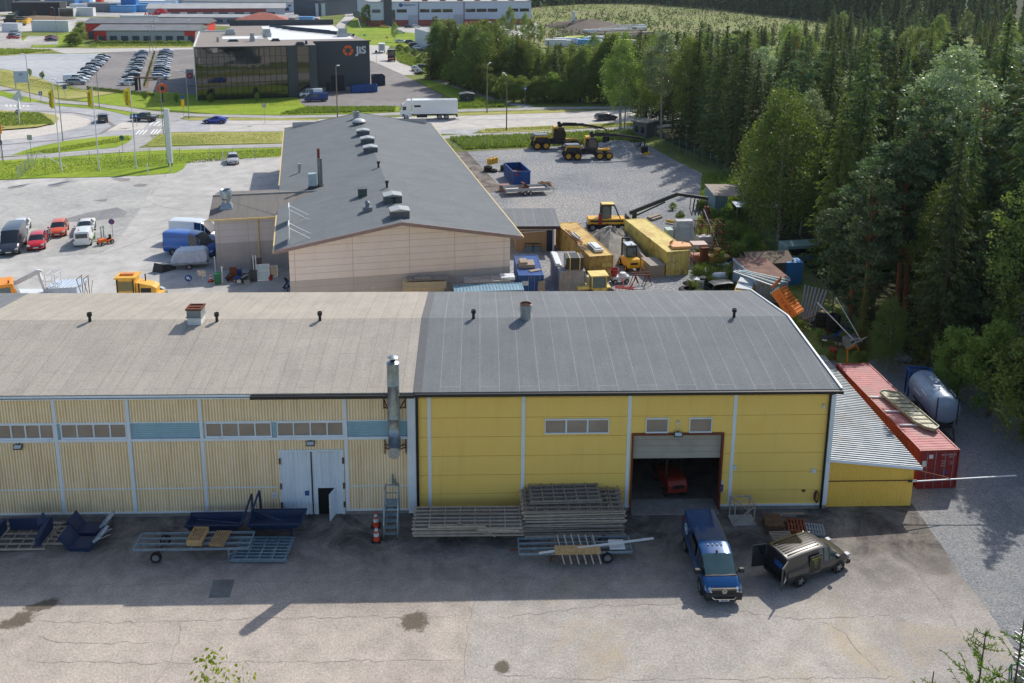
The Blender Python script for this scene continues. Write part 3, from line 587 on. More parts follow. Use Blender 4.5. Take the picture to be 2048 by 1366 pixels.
# ---------- lean-to shed at the right end
o_l=A.wor(XR+.02,.1);shed=thing('lean_to_shed','yellow corrugated lean-to shed with a ribbed metal roof against the yellow hall','shed',(*o_l,0),A.a)
LX=A.px(1828,1022)[0]-XR;zl,zr=A.wall(1663,915,.1)[1],A.wall(1835,932,.1)[1];LD=15.0
mm=M();n=int(LX/.16);vs=[]
for i in range(n*4+1):
    x=LX*i/(n*4);zt_=zl+(zr-zl)*x/LX-.1;yy=-[0,.5,1,.5][i%4]*.035;vs+=[(x,yy,.02),(x,yy,zt_)]
mm.add(vs,[(2*i,2*i+2,2*i+3,2*i+1)for i in range(n*4)]);mm.corr((LX,0,0),(0,1,0),LD,(0,0,1),zr-.1,.16,.03,(1,0,0));mm.box(0,LX,LD,LD+.1,0,zr-.2);mm.build('wall',YCORR,shed)
M().bar((0,-.06,1.72),(LX,-.06,1.72),.04).build('rail',RUST,shed)
mm=M();sl=Vector((LX+.35,0,zr-zl));n=int((LD+.4)/.26)
mm.corr((0,-.25,zl),(0,1,0),LD+.4,sl,sl.length,.26,.07,(0,0,1),True)
mm.corr((0,-.25,zl-.02),(0,1,0),LD+.4,sl,sl.length,.26,.05,(0,0,1),True)
rf_=mm.build('roof',mat('ribbed_roof_metal',c(150,158,164),c(124,134,142),1.2,.5,.3,dirt=c(118,120,120)),shed)
M().add([(0,-.28,zl+.06),(LX+.35,-.28,zr+.06),(LX+.35,-.28,zr-.12),(0,-.28,zl-.12),(0,-.25,zl+.06),(LX+.35,-.25,zr+.06),(LX+.35,-.25,zr-.12),(0,-.25,zl-.12)],[(0,1,2,3),(7,6,5,4),(0,4,5,1),(3,2,6,7)]).build('fascia',WTRIM,shed)
a=A.wor(XR+LX-.2,-.2);za=1.9
bm_=thing('steel_boom','long pale steel boom pole sticking out sideways from the lean-to shed past the red container','pole',(*a,0),A.a)
M().bar((0,0,za-.1),(6.3,.1,za+.15),.055).build('pole',WHITE,bm_);M().bar((.2,.02,zr-.1),(2.3,.05,za+.05),.05).build('strut',RUST,bm_);M().bar((-.2,.05,za-.12),(.3,.05,za-.08),.1).build('mount',DARKST,bm_)
# ---------- middle hall
B=Frame(-21.3,77.4,R(13.1));WB,LB,EB,RB=23.,62.2,5.9,8.05
mid=thing('middle_hall','long beige gabled hall with a dark grey felt roof lined with skylights and vents','industrial hall',(-21.3,77.4,0),B.a)
mm=M();x0,x1,y0=1.25,22.,1.05;rzx=lambda x:EB+(RB-EB)*(1-abs(x-11.5)/11.5)-.15
mm.add([(x0,y0,2.6),(x1,y0,2.6),(x1,y0,rzx(x1)),(11.5,y0,RB-.15),(x0,y0,rzx(x0))],[(0,1,2,3,4)])
mm.add([(x0,y0,2.6),(x0,LB-1,2.6),(x0,LB-1,5.8),(x0,y0,5.8)],[(0,1,2,3)]);mm.add([(x1,y0,2.6),(x1,LB-1,2.6),(x1,LB-1,5.8),(x1,y0,5.8)],[(3,2,1,0)])
mm.build('upper_wall',BEIGE,mid)
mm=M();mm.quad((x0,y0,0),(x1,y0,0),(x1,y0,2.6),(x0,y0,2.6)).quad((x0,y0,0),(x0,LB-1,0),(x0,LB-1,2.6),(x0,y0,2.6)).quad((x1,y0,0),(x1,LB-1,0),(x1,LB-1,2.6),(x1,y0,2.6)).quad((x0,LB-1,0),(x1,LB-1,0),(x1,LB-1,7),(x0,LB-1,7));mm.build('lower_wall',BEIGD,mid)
mm=M()
for z in(.7,1.3,1.95,2.6,3.25,3.9,4.55,5.2):mm.box(x0,x1,y0-.004,y0,z-.012,z+.012)
for z in(5.9,6.5,7.1):e=(RB-z)/(RB-EB)*11.5-.6;mm.box(11.5-e,11.5+e,y0-.004,y0,z-.012,z+.012)
for x in(1.75,7,12.3,16.6,21.4):mm.box(x-.015,x+.015,y0-.005,y0,0,rzx(x)-.05)
mm.build('panel_joints',plain('beige_joint',c(176,158,142),.8),mid)
def bslope(x):return EB+(RB-EB)*(1-abs(x-11.5)/11.5)
mm=M()
for zz,rev in((0,0),(-.14,1)):
    mm.add([(0,0,EB+zz),(11.5,-.35,RB+zz),(WB,0,EB+zz),(0,LB,EB+zz),(11.5,LB,RB+zz),(WB,LB,EB+zz)],[(0,1,4,3),(1,2,5,4)])
mm.build('roof',F_MID,mid)
mm=M()
for pa,pb in(((0,0,EB),(11.5,-.35,RB)),((11.5,-.35,RB),(WB,0,EB)),((0,LB,EB),(11.5,LB,RB)),((11.5,LB,RB),(WB,LB,EB))):
    p,q=Vector(pa),Vector(pb);d=Vector((0,-.03 if pa[1]<5 else .03,0));mm.quad(p+d+Vector((0,0,.05)),q+d+Vector((0,0,.05)),q+d-Vector((0,0,.28)),p+d-Vector((0,0,.28)))
    mm.quad(p+d+Vector((0,0,.05)),q+d+Vector((0,0,.05)),q-d*2+Vector((0,0,.05)),p-d*2+Vector((0,0,.05)))
mm.build('barge_board',plain('pinkish_board',c(150,128,124),.6),mid)
YG=plain('cream_gutter',c(224,196,132),.5)
M().box(-.13,0,0,12.3,EB-.16,EB-.02).box(-.13,0,25,LB,EB-.16,EB-.02).box(WB,WB+.13,0,LB,EB-.16,EB-.02).build('gutter',YG,mid)
def brk(x,s=1):return M().bar((x,y0-.02,rzx(x)-.25),(x,y0-.75,rzx(x)+.02),.09).bar((x-.25,y0-.02,rzx(x)-.1),(x,y0-.5,rzx(x)-.0),.07).bar((x+.25,y0-.02,rzx(x)-.1),(x,y0-.5,rzx(x)-.0),.07)
for x in(2.0,11.5,15.5,21.6):brk(x).build('rafter_bracket',YG,mid)
def broof(px,py):
    x=B.px(px,py,7)[0]
    for _ in range(12):z=bslope(x);x,y=B.px(px,py,z)
    return x,y,z
def skylight(px,py,w_=1.7,d_=1.5,h=.75,par=mid):
    x,y,z=broof(px,py);x=max(x,0);s=M().box(x-w_/2,x+w_/2,y-d_/2,y+d_/2,z-.35,z+h-.1).build('skylight',plain('skylight_curb',c(88,96,102),.6),par)
    M().add([(x-w_/2-.06,y-d_/2-.06,z+h-.1),(x,y-d_/2-.06,z+h+.08),(x+w_/2+.06,y-d_/2-.06,z+h-.1),(x-w_/2-.06,y+d_/2+.06,z+h-.1),(x,y+d_/2+.06,z+h+.08),(x+w_/2+.06,y+d_/2+.06,z+h-.1),(x-w_/2-.06,y-d_/2-.06,z+h-.16),(x+w_/2+.06,y-d_/2-.06,z+h-.16)],[(0,1,4,3),(1,2,5,4),(0,6,7,2,1)]).build('lid',plain('skylight_lid',c(168,172,172),.4),s);return s
skylight(799,431,1.75,1.5);skylight(785,401,1.75,1.5);skylight(741,303);skylight(735,285);skylight(726,269)
x,y,z=broof(718,248);s=M().lathe([(.95,0),(.95,.4)],4,(x,y,z)).build('skylight',plain('skylight_curb',c(88,96,102)),mid);M().lathe([(1.0,.38),(.85,.6),(.5,.78),(0,.85)],16,(x,y,z)).build('dome',plain('opal_dome',c(206,208,204),.3),s,True)
x,y,z=broof(712,237);M().box(x-.35,x+.35,y-.35,y+.35,z,z+.4).lathe([(.45,.4),(.5,1.1),(.3,1.12)],12,(x,y,z)).build('extract_fan',GALV,mid)
for q in((757,335),(774,375),(789,407)):
    x,y,z=broof(*q);M().lathe([(.12,0),(.12,.5),(.2,.52),(.2,.75),(0,.75)],10,(x,y,z)).build('roof_vent',BLACK,mid)
x,y,z=broof(725,392);M().box(x-.45,x+.45,y-.4,y+.4,z-.2,z+.75).box(x-.5,x+.5,y-.45,y+.45,z+.75,z+.85).build('roof_box',plain('dark_green_box',c(70,84,84),.6),mid)
x,y,z=broof(735,422);M().box(x-.45,x+.45,y-.4,y+.4,z-.2,z+.45).lathe([(.2,.45),(.2,.85),(.28,.87),(0,1.15)],14,(x,y,z)).build('cowl',plain('cowl_grey',c(120,132,140),.45,.4),mid)
x,y,z=broof(599,345);M().tub((x,y,z),(x,y,z+.55),.14).tub((x,y,z+.55),(x,y,z+1.1),.22,.22,14).build('vent_pipe',GALV,mid)
x,y,z=broof(641,372);f=M().tub((x,y,z),(x,y,z+3.2),.28,.28,18).build('steel_flue',mat('dull_steel',c(132,138,140),c(112,118,120),2,.5,.5),mid,True);M().tub((x-.1,y,z+3.2),(x-.1,y,z+4.3),.15,.15,12).build('red_pipe',plain('oxide_red',c(120,44,40),.6),f)
M().box(x-1.3,x-.4,y-.35,y+.35,z-.2,z+1.5).build('fan_casing',plain('casing',c(170,190,196),.4),mid);M().box(x-1.35,x+.4,y-.45,y+.45,z-.35,z+.1).build('curb',plain('brown_curb',c(80,66,58),.7),mid)
for py in(448,486):
    x,y,z=broof(579,py-4);sg=M().box(x-.05,x+.05,y-.9,y+.9,z+.25,z+1.75).build('sign_frame',WHITE,mid)
    for dy in(-.8,.8):M().bar((x,y+dy,z+1.5),(x+1.9,y+dy,z+.35),.06).bar((x,y+dy,z),(x,y+dy,z+.4),.06).build('stay',WHITE,sg)
ax0,ax1,ay0,ay1,arz,aez=-6.8,4.2,12.7,24.2,6.6,5.65
mm=M()
mm.add([(ax0,ay0,aez),(-.13,ay0,aez),(-.13,13,aez+.1),(ax1,18.5,arz),(ax0,18.5,arz),(ax0,ay1,aez),(0,ay1,aez)],[(0,1,2,3,4),(4,3,6,5)])
mm.add([(ax0,ay0,aez-.12),(1.2,ay0,aez-.12),(1.2,ay1,aez-.12),(ax0,ay1,aez-.12)],[(3,2,1,0)]);mm.build('annex_roof',felt('annex_felt',c(120,116,112),c(98,96,94),1.0,30,rot=pi/2),mid)
M().bar((ax0,18.5,arz+.06),(ax1,18.5,arz+.06),.14).build('ridge_flashing',plain('flash',c(150,152,150),.5),mid)
wl=-6.3;mm=M();mm.quad((wl,ay0+.5,2.9),(x0,ay0+.5,2.9),(x0,ay0+.5,aez-.1),(wl,ay0+.5,aez-.1)).add([(wl,ay0+.5,2.9),(wl,ay1-.5,2.9),(wl,ay1-.5,aez-.1),(wl,18.5,arz-.1),(wl,ay0+.5,aez-.1)],[(0,1,2,3,4)])
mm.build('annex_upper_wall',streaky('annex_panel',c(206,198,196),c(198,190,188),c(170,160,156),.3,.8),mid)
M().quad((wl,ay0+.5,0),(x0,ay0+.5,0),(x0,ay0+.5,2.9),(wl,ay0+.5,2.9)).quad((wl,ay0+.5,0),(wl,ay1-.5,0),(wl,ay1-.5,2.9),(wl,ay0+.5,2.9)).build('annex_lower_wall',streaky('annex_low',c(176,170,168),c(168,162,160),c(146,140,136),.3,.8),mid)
mm=M()
for z in(.7,1.4,2.1,2.9,3.6,4.3,5.0):mm.box(wl,x0-.1,ay0+.496,ay0+.5,z-.012,z+.012)
for x in(-5.9,-3.0,.1):mm.box(x-.02,x+.02,ay0+.494,ay0+.5,0,aez-.15)
mm.build('panel_joints',MATS['beige_joint'],mid)
M().box(ax0-.1,-.1,ay0-.14,ay0,aez-.18,aez-.02).tub((-2.0,ay0+.38,.1),(-2.0,ay0+.38,aez-.2),.07).build('annex_gutter',YG,mid)
x,y=-5.2,15.6;z=aez+(arz-aez)*(y-ay0)/(18.5-ay0)
s=M().add([(x-.75,y-.75,z-.3),(x+.75,y-.75,z-.3),(x+.75,y+.75,z-.1),(x-.75,y+.75,z-.1),(x-.4,y-.4,z+.55),(x+.4,y-.4,z+.55),(x+.4,y+.4,z+.55),(x-.4,y+.4,z+.55)],[(0,1,5,4),(1,2,6,5),(2,3,7,6),(3,0,4,7),(4,5,6,7)]).build('fan_base',GALV,mid)
M().lathe([(.42,.5),(.42,.8),(.6,1.0),(.6,1.75),(.52,1.9),(.4,1.8)],24,(x,y,z)).build('extract_fan',GALV,s,True)
# ---------- garage beyond the gable
g=thing('garage_shed','tan wooden garage with flat dark roof beside the older yellow container','garage',(.5,96.0,0),R(2.5))
TAN=mat('tan_boarding',c(178,146,104),c(162,130,92),1.5,.8,stretch=(8,8,.4))
M().box(0,4.3,.2,6.6,0,2.8).build('wall',TAN,g)
M().box(-1.6,4.9,-.4,7.0,2.82,3.05).build('roof',F_DARK,g);M().box(-1.6,4.9,-.43,-.4,2.7,3.0).build('fascia',plain('brown_fascia',c(80,60,52)),g)
M().box(0.0,4.2,.1,.2,2.45,2.8).box(4.1,4.3,.05,.2,0,2.8).build('frame',WHITE,g);M().box(3.45,4.08,.08,.2,0,2.4).build('doorway',plain('dark_blue_gap',c(30,40,60)),g)
M().bar((.1,.06,2.15),(3.4,.0,2.4),.08).build('door_rail',WHITE,g)
# ---------- office block with mirrored glass front
J=frame2((395,201),(579,194.7));jo=thing('glass_office','dark office block with a mirrored glass front and white rooftop areas','office building',(*J.o,0),J.a)
pts=[(0,0),(27,0),(27,8),(40.6,8),(38.6,52),(38.6,70),(8,71),(8,46),(-1,46.5)];zJ=12.
mm=M();n=len(pts)
vs=[(x,y,0)for x,y in pts]+[(x,y,zJ)for x,y in pts]
mm.add(vs,[(i,(i+1)%n,n+(i+1)%n,n+i)for i in range(n)if i not in(0,)]);mm.add([(20.3,0,0),(27,0,0),(27,0,zJ),(20.3,0,zJ)],[(0,1,2,3)]);mm.build('wall',DGREY,jo)
vs=[Vector((x,y,zJ))for x,y in pts];me=bpy.data.meshes.new('roof');me.from_pydata([tuple(v)for v in vs],[],[tuple(t)for t in tessellate_polygon([vs])]);me.materials.append(F_JIS)
ro=bpy.data.objects.new('roof',me);col.objects.link(ro);ro.parent=jo
mg,nt,p=_new('mirror_glass');p.inputs['Base Color'].default_value=c(40,40,40);p.inputs['Metallic'].default_value=.0;p.inputs['Roughness'].default_value=.03;p.inputs['Specular IOR Level'].default_value=.7;p.inputs['IOR'].default_value=1.7
bn=nt.nodes.new('ShaderNodeBump');bn.inputs['Strength'].default_value=.04;bn.inputs['Distance'].default_value=.3;nt.links.new(noise(nt,.25,2),bn.inputs['Height']);nt.links.new(bn.outputs[0],p.inputs['Normal'])
gx=[i*20.2/16 for i in range(17)];gz=[0,1.4,3.0,3.9,5.6,6.8,8.2,9.8,11.9]
mm=M();k=0
for i in range(16):
    for j in range(8):
        t=(random.random()-.5)*.02;mm.add([(gx[i]+.05,-.02,gz[j]+.04),(gx[i+1]-.05,-.02+t,gz[j]+.04),(gx[i+1]-.05,-.02+t,gz[j+1]-.04),(gx[i]+.05,-.02,gz[j+1]-.04)],[(0,1,2,3)])
mm.build('glass_front',mg,jo);mm=M()
for j in range(8):mm.add([(22.6,-.02,gz[j]+.04),(25.2,-.02,gz[j]+.04),(25.2,-.02,gz[j+1]-.04),(22.6,-.02,gz[j+1]-.04)],[(0,1,2,3)])
mm.build('glass_front',mg,jo);M().box(0,20.2,0,.1,0,11.95).box(22.5,25.3,-.01,.05,0,11.95).build('mullions',BLACK,jo)
M().box(-.05,27,-.05,.02,zJ-.05,zJ+.12).box(27,41,7.9,8.1,zJ,zJ+.3).box(8,38.7,70,70.3,zJ,zJ+1.6).build('parapet',DGREY,jo)
M().box(-.2,.1,0,46,zJ-.3,zJ+.25).box(0,8,46.2,46.5,zJ,zJ+.4).box(-.15,-.02,-.05,46,0,12).build('white_edge',WHITE,jo)
wh=plain('white_membrane',c(232,234,234),.6);M().box(17,38,17,66,zJ+.004,zJ+.02).box(6,16,22,30,zJ+.004,zJ+.02).build('white_roofing',wh,jo)
M().box(31,34.2,7.9,8.05,0,3.9).box(29.7,30.7,7.95,8.05,0,2.2).build('door',plain('office_door',c(40,46,56)),jo)
M().box(28,29.6,7.9,8.1,0,1).box(34.5,37,7.9,8.1,0,1).build('plinth',CONC,jo)
for i in range(4):
    s=M()
    for k in range(7):x=19+i*1.6+k*2.1;y=60-i*4.5-k*3.6;s.add([(x,y,zJ+.2),(x+2.2,y-3.4,zJ+.2),(x+2.5,y-3.2,zJ+.9),(x+.3,y+.2,zJ+.9)],[(0,1,2,3)]);s.bar((x,y,zJ),(x+.3,y,zJ+.9),.08)
    s.build('solar_panels',GL,jo)
for x,y,s,h in((5,14,.3,1.2),(8.6,15,1.2,.5),(13,14,.6,2.0),(8,36,1.3,1.5),(17.5,40,1,1),(18.5,14,1,.6),(23.5,2.5,1,.7),(25,3.5,.3,.9),(17,27,1.1,2),(36,24,1.3,2.2)):
    M().box(x-s,x+s,y-s,y+s,zJ,zJ+h*.5).box(x-s*.8,x+s*.8,y-s*.8,y+s*.8,zJ+h*.5,zJ+h).build('roof_unit',GALV if h>1 else DGREY,jo)
OR=plain('logo_orange',c(240,110,40),.4);lx=35.3;lz=9.9
rg=M()
for k in range(3):
    a0=pi/2+k*2*pi/3
    for t0,t1 in((-.9,-.05),(.05,.9)):
        vs=[]
        for t in(t0,(t0+t1)/2,t1):vs+=[(lx+1.3*cos(a0+t),7.86,lz+1.3*sin(a0+t)),(lx+.62*cos(a0+t),7.86,lz+.62*sin(a0+t))]
        rg.add(vs,[(0,1,3,2),(2,3,5,4)])
rg.build('logo',OR,jo);text('JiS',2.5,WHITE,jo,(38.5,7.84,9.9),(pi/2,0,0),'logo_lettering',.06,sx=1.05,bold=.08)
sp=at(381,170);s=thing('logo_sign_board','pale sign board with a red round mark left of the glass office','sign',sp,J.a);M().box(-.9,.9,-.1,.1,0,4).build('board',plain('pale_board',c(170,176,186)),s);M().lathe([(.75,0),(.35,0)],18,(0,-.13,2.4),'y').build('red_mark',plain('mark_red',c(216,50,52)),s)
# ---------- generic far hall
def hall(name,label,p,q,depth,h,wall,roofm,rise=1.2,over=.5,doors=None,cat='building',base=None,flat=False,ridge=.5):
    f=frame2(p,q);t=thing(name,label,cat,(*f.o,0),f.a);W=f.w
    M().box(0,W,0,depth,0,h).build('wall',wall,t)
    if flat:M().box(-over,W+over,-over,depth+over,h,h+.4).build('roof',roofm,t)
    else:
        yr=depth*ridge
        mm=M().add([(-over,-over,h),(W+over,-over,h),(W+over,yr,h+rise),(-over,yr,h+rise),(-over,depth+over,h),(W+over,depth+over,h),(-over,-over,h-.25),(W+over,-over,h-.25),(W+over,depth+over,h-.25),(-over,depth+over,h-.25)],
            [(0,1,2,3),(3,2,5,4),(0,6,7,1),(1,7,8,5,2),(0,3,4,9,6),(6,9,8,7)]);mm.build('roof',roofm,t)
    if base:M().box(-.04,W+.04,-.06,1,0,base[0]).build('plinth',base[1],t)
    for(x0,x1,z0,z1,m_,nm)in(doors or[]):M().box(x0*W,x1*W,-.1,.05,z0,z1).build(nm,m_,t)
    return t,f
GR=plain('pale_grey_cladding',c(172,180,190),.5);RD=plain('red_cladding',c(214,52,48),.5);DK=plain('slate_door',c(58,72,86),.5);RFG=mat('slate_roof',c(118,122,126),c(104,108,112),.2,.8)
RFL=mat('pale_roof',c(168,170,170),c(150,152,154),.2,.8);BRK=mat('brick_red',c(158,84,66),c(138,70,56),2,.8);BLW=plain('blue_white_cladding',c(192,206,222),.5);BLU=plain('blue_cladding',c(60,76,96),.5)
ds=[]
for i in range(9):
    a=.015+i*.111;ds.append((a+.02,a+.09,0,2.7,DK,'door'))
ds+=[(0,.115,2.7,4.6,RD,'red_panel'),(0,.02,0,2.7,RD,'red_panel'),(.1,.115,0,2.7,RD,'red_panel'),(.89,1,2.7,4.6,RD,'red_panel'),(.98,1,0,2.7,RD,'red_panel')]
hall('garage_row','low red and grey row of garages with nine dark doors across the far car park',(191,86),(392,86),20,4.8,GR,RFG,1.6,.6,ds)
hall('garage_row','red garage building end set back behind the nine-door garage row',(173,77.5),(415,77.5),16,6.2,RD,RFG,1.6,.6,[(.02,.06,0,3,DK,'door')])
ds=[(.05+k*.115,.12+k*.115,.5,2.8,DK,'door')for k in range(8)]+[(.14,.86,2.9,4.6,plain('maroon',c(140,56,52)),'maroon_band'),(.23,.28,1.2,3,WHITE,'banner')]
hall('workshop_row','long low workshop with a maroon band under a pale roof',(296,35.5),(570,34),24,5.0,GR,RFL,2.2,.8,ds)
hall('workshop_row','long grey lean-to workshop with a pale ribbed roof in front of the maroon banded one',(318,47.5),(590,49),11,3.4,plain('lilac_cladding',c(140,140,156)),RFL,1.2,.4,[(.1+k*.1,.17+k*.1,.8,2.4,DK,'window')for k in range(8)])
hall('storage_hall','white walled hall with a grey roof behind the maroon banded workshop',(366,22),(590,25),22,6.0,BLW,RFG,2.5,.6,[(.1+k*.12,.13+k*.12,3.6,4.6,BLU,'window')for k in range(8)]+[(.86,.95,1,3,BLU,'window')])
hall('factory_hall','dark blue hall with a flat roof in front of the street junction',(588,31),(640,33),40,9,BLU,RFG,1,.2,[(.1,.9,1,5,DK,'door')],flat=True)
hall('factory_hall','pale blue low hall at the right end of the dark blue hall',(634,33),(651,32.5),30,7,BLW,RFL,.6,.2,flat=True)
hall('factory_hall','very long grey hall at the top edge left of the street',(330,6),(560,8),30,7,GR,RFG,2,.5,[(.3+k*.15,.36+k*.15,0,4,DK,'door')for k in range(3)])
hall('black_hall','black flat roofed hall with bronze doors at the far left',(25,33),(121,32.5),16,7.2,plain('black_cladding',c(38,40,46)),plain('black_roof',c(58,60,66)),1,.3,[(.05,.14,0,3.5,DK,'door'),(.43,.5,0,3,plain('bronze',c(96,72,48)),'door'),(.78,.86,0,3,plain('wine',c(110,50,60)),'door')],flat=True)
hall('grey_hall','dark grey hall half out of frame at the top left corner',(-40,24),(29,23),20,9,DGREY,RFG,1,.3,flat=True)
hall('green_hall','long low dark hall on the top edge behind the black hall',(-30,3),(82,3),20,6,plain('dark_green_cladding',c(52,70,72)),RFG,1,.3,flat=True)
f=frame2((742,53),(1062,49));t=thing('white_factory','large white factory with a red brick base, strip windows and a dark stair tower','factory',(*f.o,0),f.a);W=f.w;hh=11.6
M().box(0,W,0,46,3,hh).build('wall',BLW,t);M().box(-.1,W,-.12,46,0,3).build('brick_base',BRK,t);M().box(-.3,W+.3,-.3,46.3,hh,hh+.35).build('roof',RFL,t)
M().box(W*.078,W*.125,-.5,8,0,hh+2.5).build('stair_tower',DGREY,t);[M().box(W*u,W*(u+.005),-.16,0,3,hh).build('dark_pilaster',DGREY,t)for u in(.285,.566)];M().box(W*.125,W*.145,-.2,0,0,8).build('stair_glazing',GL,t)
for a,b in((.008,.058),(.155,.215),(.295,.355),(.365,.427),(.435,.497),(.578,.64),(.648,.71),(.718,.78),(.87,.915),(.925,.985)):M().box(a*W,b*W,-.1,.05,6.6,8.2).build('window',GL,t)
for a in(.225,.505,.81):M().box(a*W,(a+.058)*W,-.2,.05,0,5.4).build('loading_door',GR,t)
M().box(.015*W,.055*W,-.2,0,1.2,2.6).build('window',GL,t)
lg=M().lathe([(.0,0),(.95,0)],18,(W*.18,-.15,10.2),'y').build('logo',SIGNB,t);text('TAMMERMATIC',1.1,SIGNB,t,(W*.225,-.2,10.2),(pi/2,0,0),'logo_lettering',.03)
for k in range(7):M().box(W*(.22+.11*k),W*(.245+.11*k),4,8,hh+.35,hh+1.3).build('roof_hatch',BRK,t)
h2=at(830,93);f=Frame(h2[0],h2[1],R(-2));t=thing('pale_warehouse','long pale metal warehouse half hidden behind the birches','warehouse',(*h2,0),0)
q=[at(830,92),at(862,105),at(1030,100),at(1010,84)];p0,p1=Vector(at(831,93)),Vector(at(858,103));pe=Vector(at(1018,96));pf=pe+(p0-p1)
loc4=[(Vector(v)-p0)for v in(p0,p1,pe,pf)]
mm=M();vs=[(v.x,v.y,0)for v in loc4]+[(v.x,v.y,6.8)for v in loc4];mm.add(vs,[(0,1,5,4),(1,2,6,5),(2,3,7,6),(3,0,4,7)]);mm.build('wall',BLW,t)
M().add([(v.x*1.01,v.y*1.01,6.8)for v in loc4],[(0,1,2,3)]).build('roof',RFL,t)
f=frame2((470,52),(575,52));t=thing('red_roofed_house','low house with a terracotta hipped roof behind the office','house',(*f.o,0),f.a);W=f.w
M().box(.6,W-.6,.6,12,0,3).build('wall',plain('cream_render',c(200,180,150)),t);M().add([(0,0,3),(W,0,3),(W,13,3),(0,13,3),(W*.42,6.5,6.2),(W*.58,6.5,6.2)],[(0,1,5,4),(1,2,5),(2,3,4,5),(3,0,4)]).build('roof',mat('terracotta',c(178,108,92),c(160,92,78),.5,.8),t)
f=frame2((1265,272),(1290,276));t=thing('forest_hut','small grey boarded hut with white window frames under the birches','hut',(*f.o,0),f.a)
M().box(0,3.0,0,3.5,0,2.8).build('wall',plain('hut_grey',c(110,116,116),.8),t);M().box(-.4,3.4,-.4,4,2.8,2.95).build('roof',plain('hut_roof',c(150,150,146),.8),t);M().box(.5,1.2,-.05,.03,.9,2.0).box(1.8,2.5,-.05,.03,.9,2.0).build('window',GL,t)
f=frame2((921,206),(949,205.5));t=thing('transformer_kiosk','small dark green transformer kiosk in the weeds beside the forecourt','kiosk',(*f.o,0),f.a)
M().box(0,f.w,0,2.4,0,2.0).build('body',plain('kiosk_green',c(56,66,70),.6),t);M().add([(-.15,-.15,2),(f.w+.15,-.15,2),(f.w+.15,2.55,2),(-.15,2.55,2),(f.w*.5,-.15,2.3),(f.w*.5,2.55,2.3)],[(0,4,5,3),(4,1,2,5),(0,1,4),(3,5,2)]).build('roof',plain('kiosk_roof',c(92,100,104),.6),t);M().cbox(f.w*.5,-.03,1.1,.2,.05,.2).build('warning_plate',YEL,t)
# ---------- trees: leaf-sized faces spread through the crown
def leafmat(name,a,b,tr=.35,rough=.6,var=.35,tint=None):
    m=bpy.data.materials.new(name);m.use_nodes=True;nt=m.node_tree;nt.nodes.clear()
    out=nt.nodes.new('ShaderNodeOutputMaterial');d=nt.nodes.new('ShaderNodeBsdfPrincipled');t=nt.nodes.new('ShaderNodeBsdfTranslucent');mx=nt.nodes.new('ShaderNodeMixShader')
    mx.inputs[0].default_value=tr;oi=nt.nodes.new('ShaderNodeObjectInfo')
    base=ramp(nt,noise(nt,.7,4,.7),[(.32,b),(.68,a)])
    hsv=nt.nodes.new('ShaderNodeHueSaturation');mr=nt.nodes.new('ShaderNodeMapRange');mr.inputs['To Min'].default_value=1-var;mr.inputs['To Max'].default_value=1+var
    mh=nt.nodes.new('ShaderNodeMapRange');mh.inputs['To Min'].default_value=.485;mh.inputs['To Max'].default_value=.52
    nt.links.new(oi.outputs['Random'],mr.inputs[0]);nt.links.new(oi.outputs['Random'],mh.inputs[0]);nt.links.new(mr.outputs[0],hsv.inputs['Value']);nt.links.new(mh.outputs[0],hsv.inputs['Hue']);nt.links.new(base,hsv.inputs['Color'])
    nt.links.new(hsv.outputs[0],d.inputs['Base Color']);d.inputs['Roughness'].default_value=rough;d.inputs['Specular IOR Level'].default_value=.35
    hb=mixc(nt,1,hsv.outputs[0],tint or(1.25,1.2,.55,1),'MULTIPLY');nt.links.new(hb,t.inputs[0])
    nt.links.new(d.outputs[0],mx.inputs[1]);nt.links.new(t.outputs[0],mx.inputs[2]);nt.links.new(mx.outputs[0],out.inputs[0]);return m
L_SPR=leafmat('spruce_needles',c(106,120,70),c(70,88,54),.22,.7,.4)
L_SPY=leafmat('young_spruce_needles',c(120,130,62),c(88,102,50),.3,.7,.3)
L_PINE=leafmat('pine_needles',c(108,128,90),c(80,102,70),.2,.7,.25)
L_BIR=leafmat('birch_leaves',c(142,160,88),c(106,130,68),.4,.5,.3)
L_WEEP=leafmat('weeping_birch_leaves',c(118,134,70),c(86,106,54),.36,.5,.2)
L_ASP=leafmat('aspen_leaves',c(176,192,152),c(122,146,104),.3,.32,.2,(1.1,1.1,.7,1))
L_WIL=leafmat('shrub_leaves',c(142,158,80),c(104,126,60),.4,.55,.3)
L_BRN=leafmat('rusty_needles',c(140,104,56),c(96,76,44),.2,.7,.2)
L_YG=leafmat('bright_birch_leaves',c(160,170,50),c(118,136,40),.45,.5,.15)
L_LAR=leafmat('larch_needles',c(132,156,50),c(90,118,44),.35,.6,.1)
B_PINE=mat('pine_bark',c(168,106,72),c(126,80,58),3,.9,0,.3,stretch=(3,3,.6));B_SPR=mat('spruce_bark',c(104,90,78),c(72,62,54),4,.9,0,.3)
B_BIR=mat('birch_bark',c(206,200,190),c(110,100,92),4,.8,stretch=(2,2,.8));B_DEAD=mat('dead_bark',c(126,118,108),c(96,88,80),4,.9)
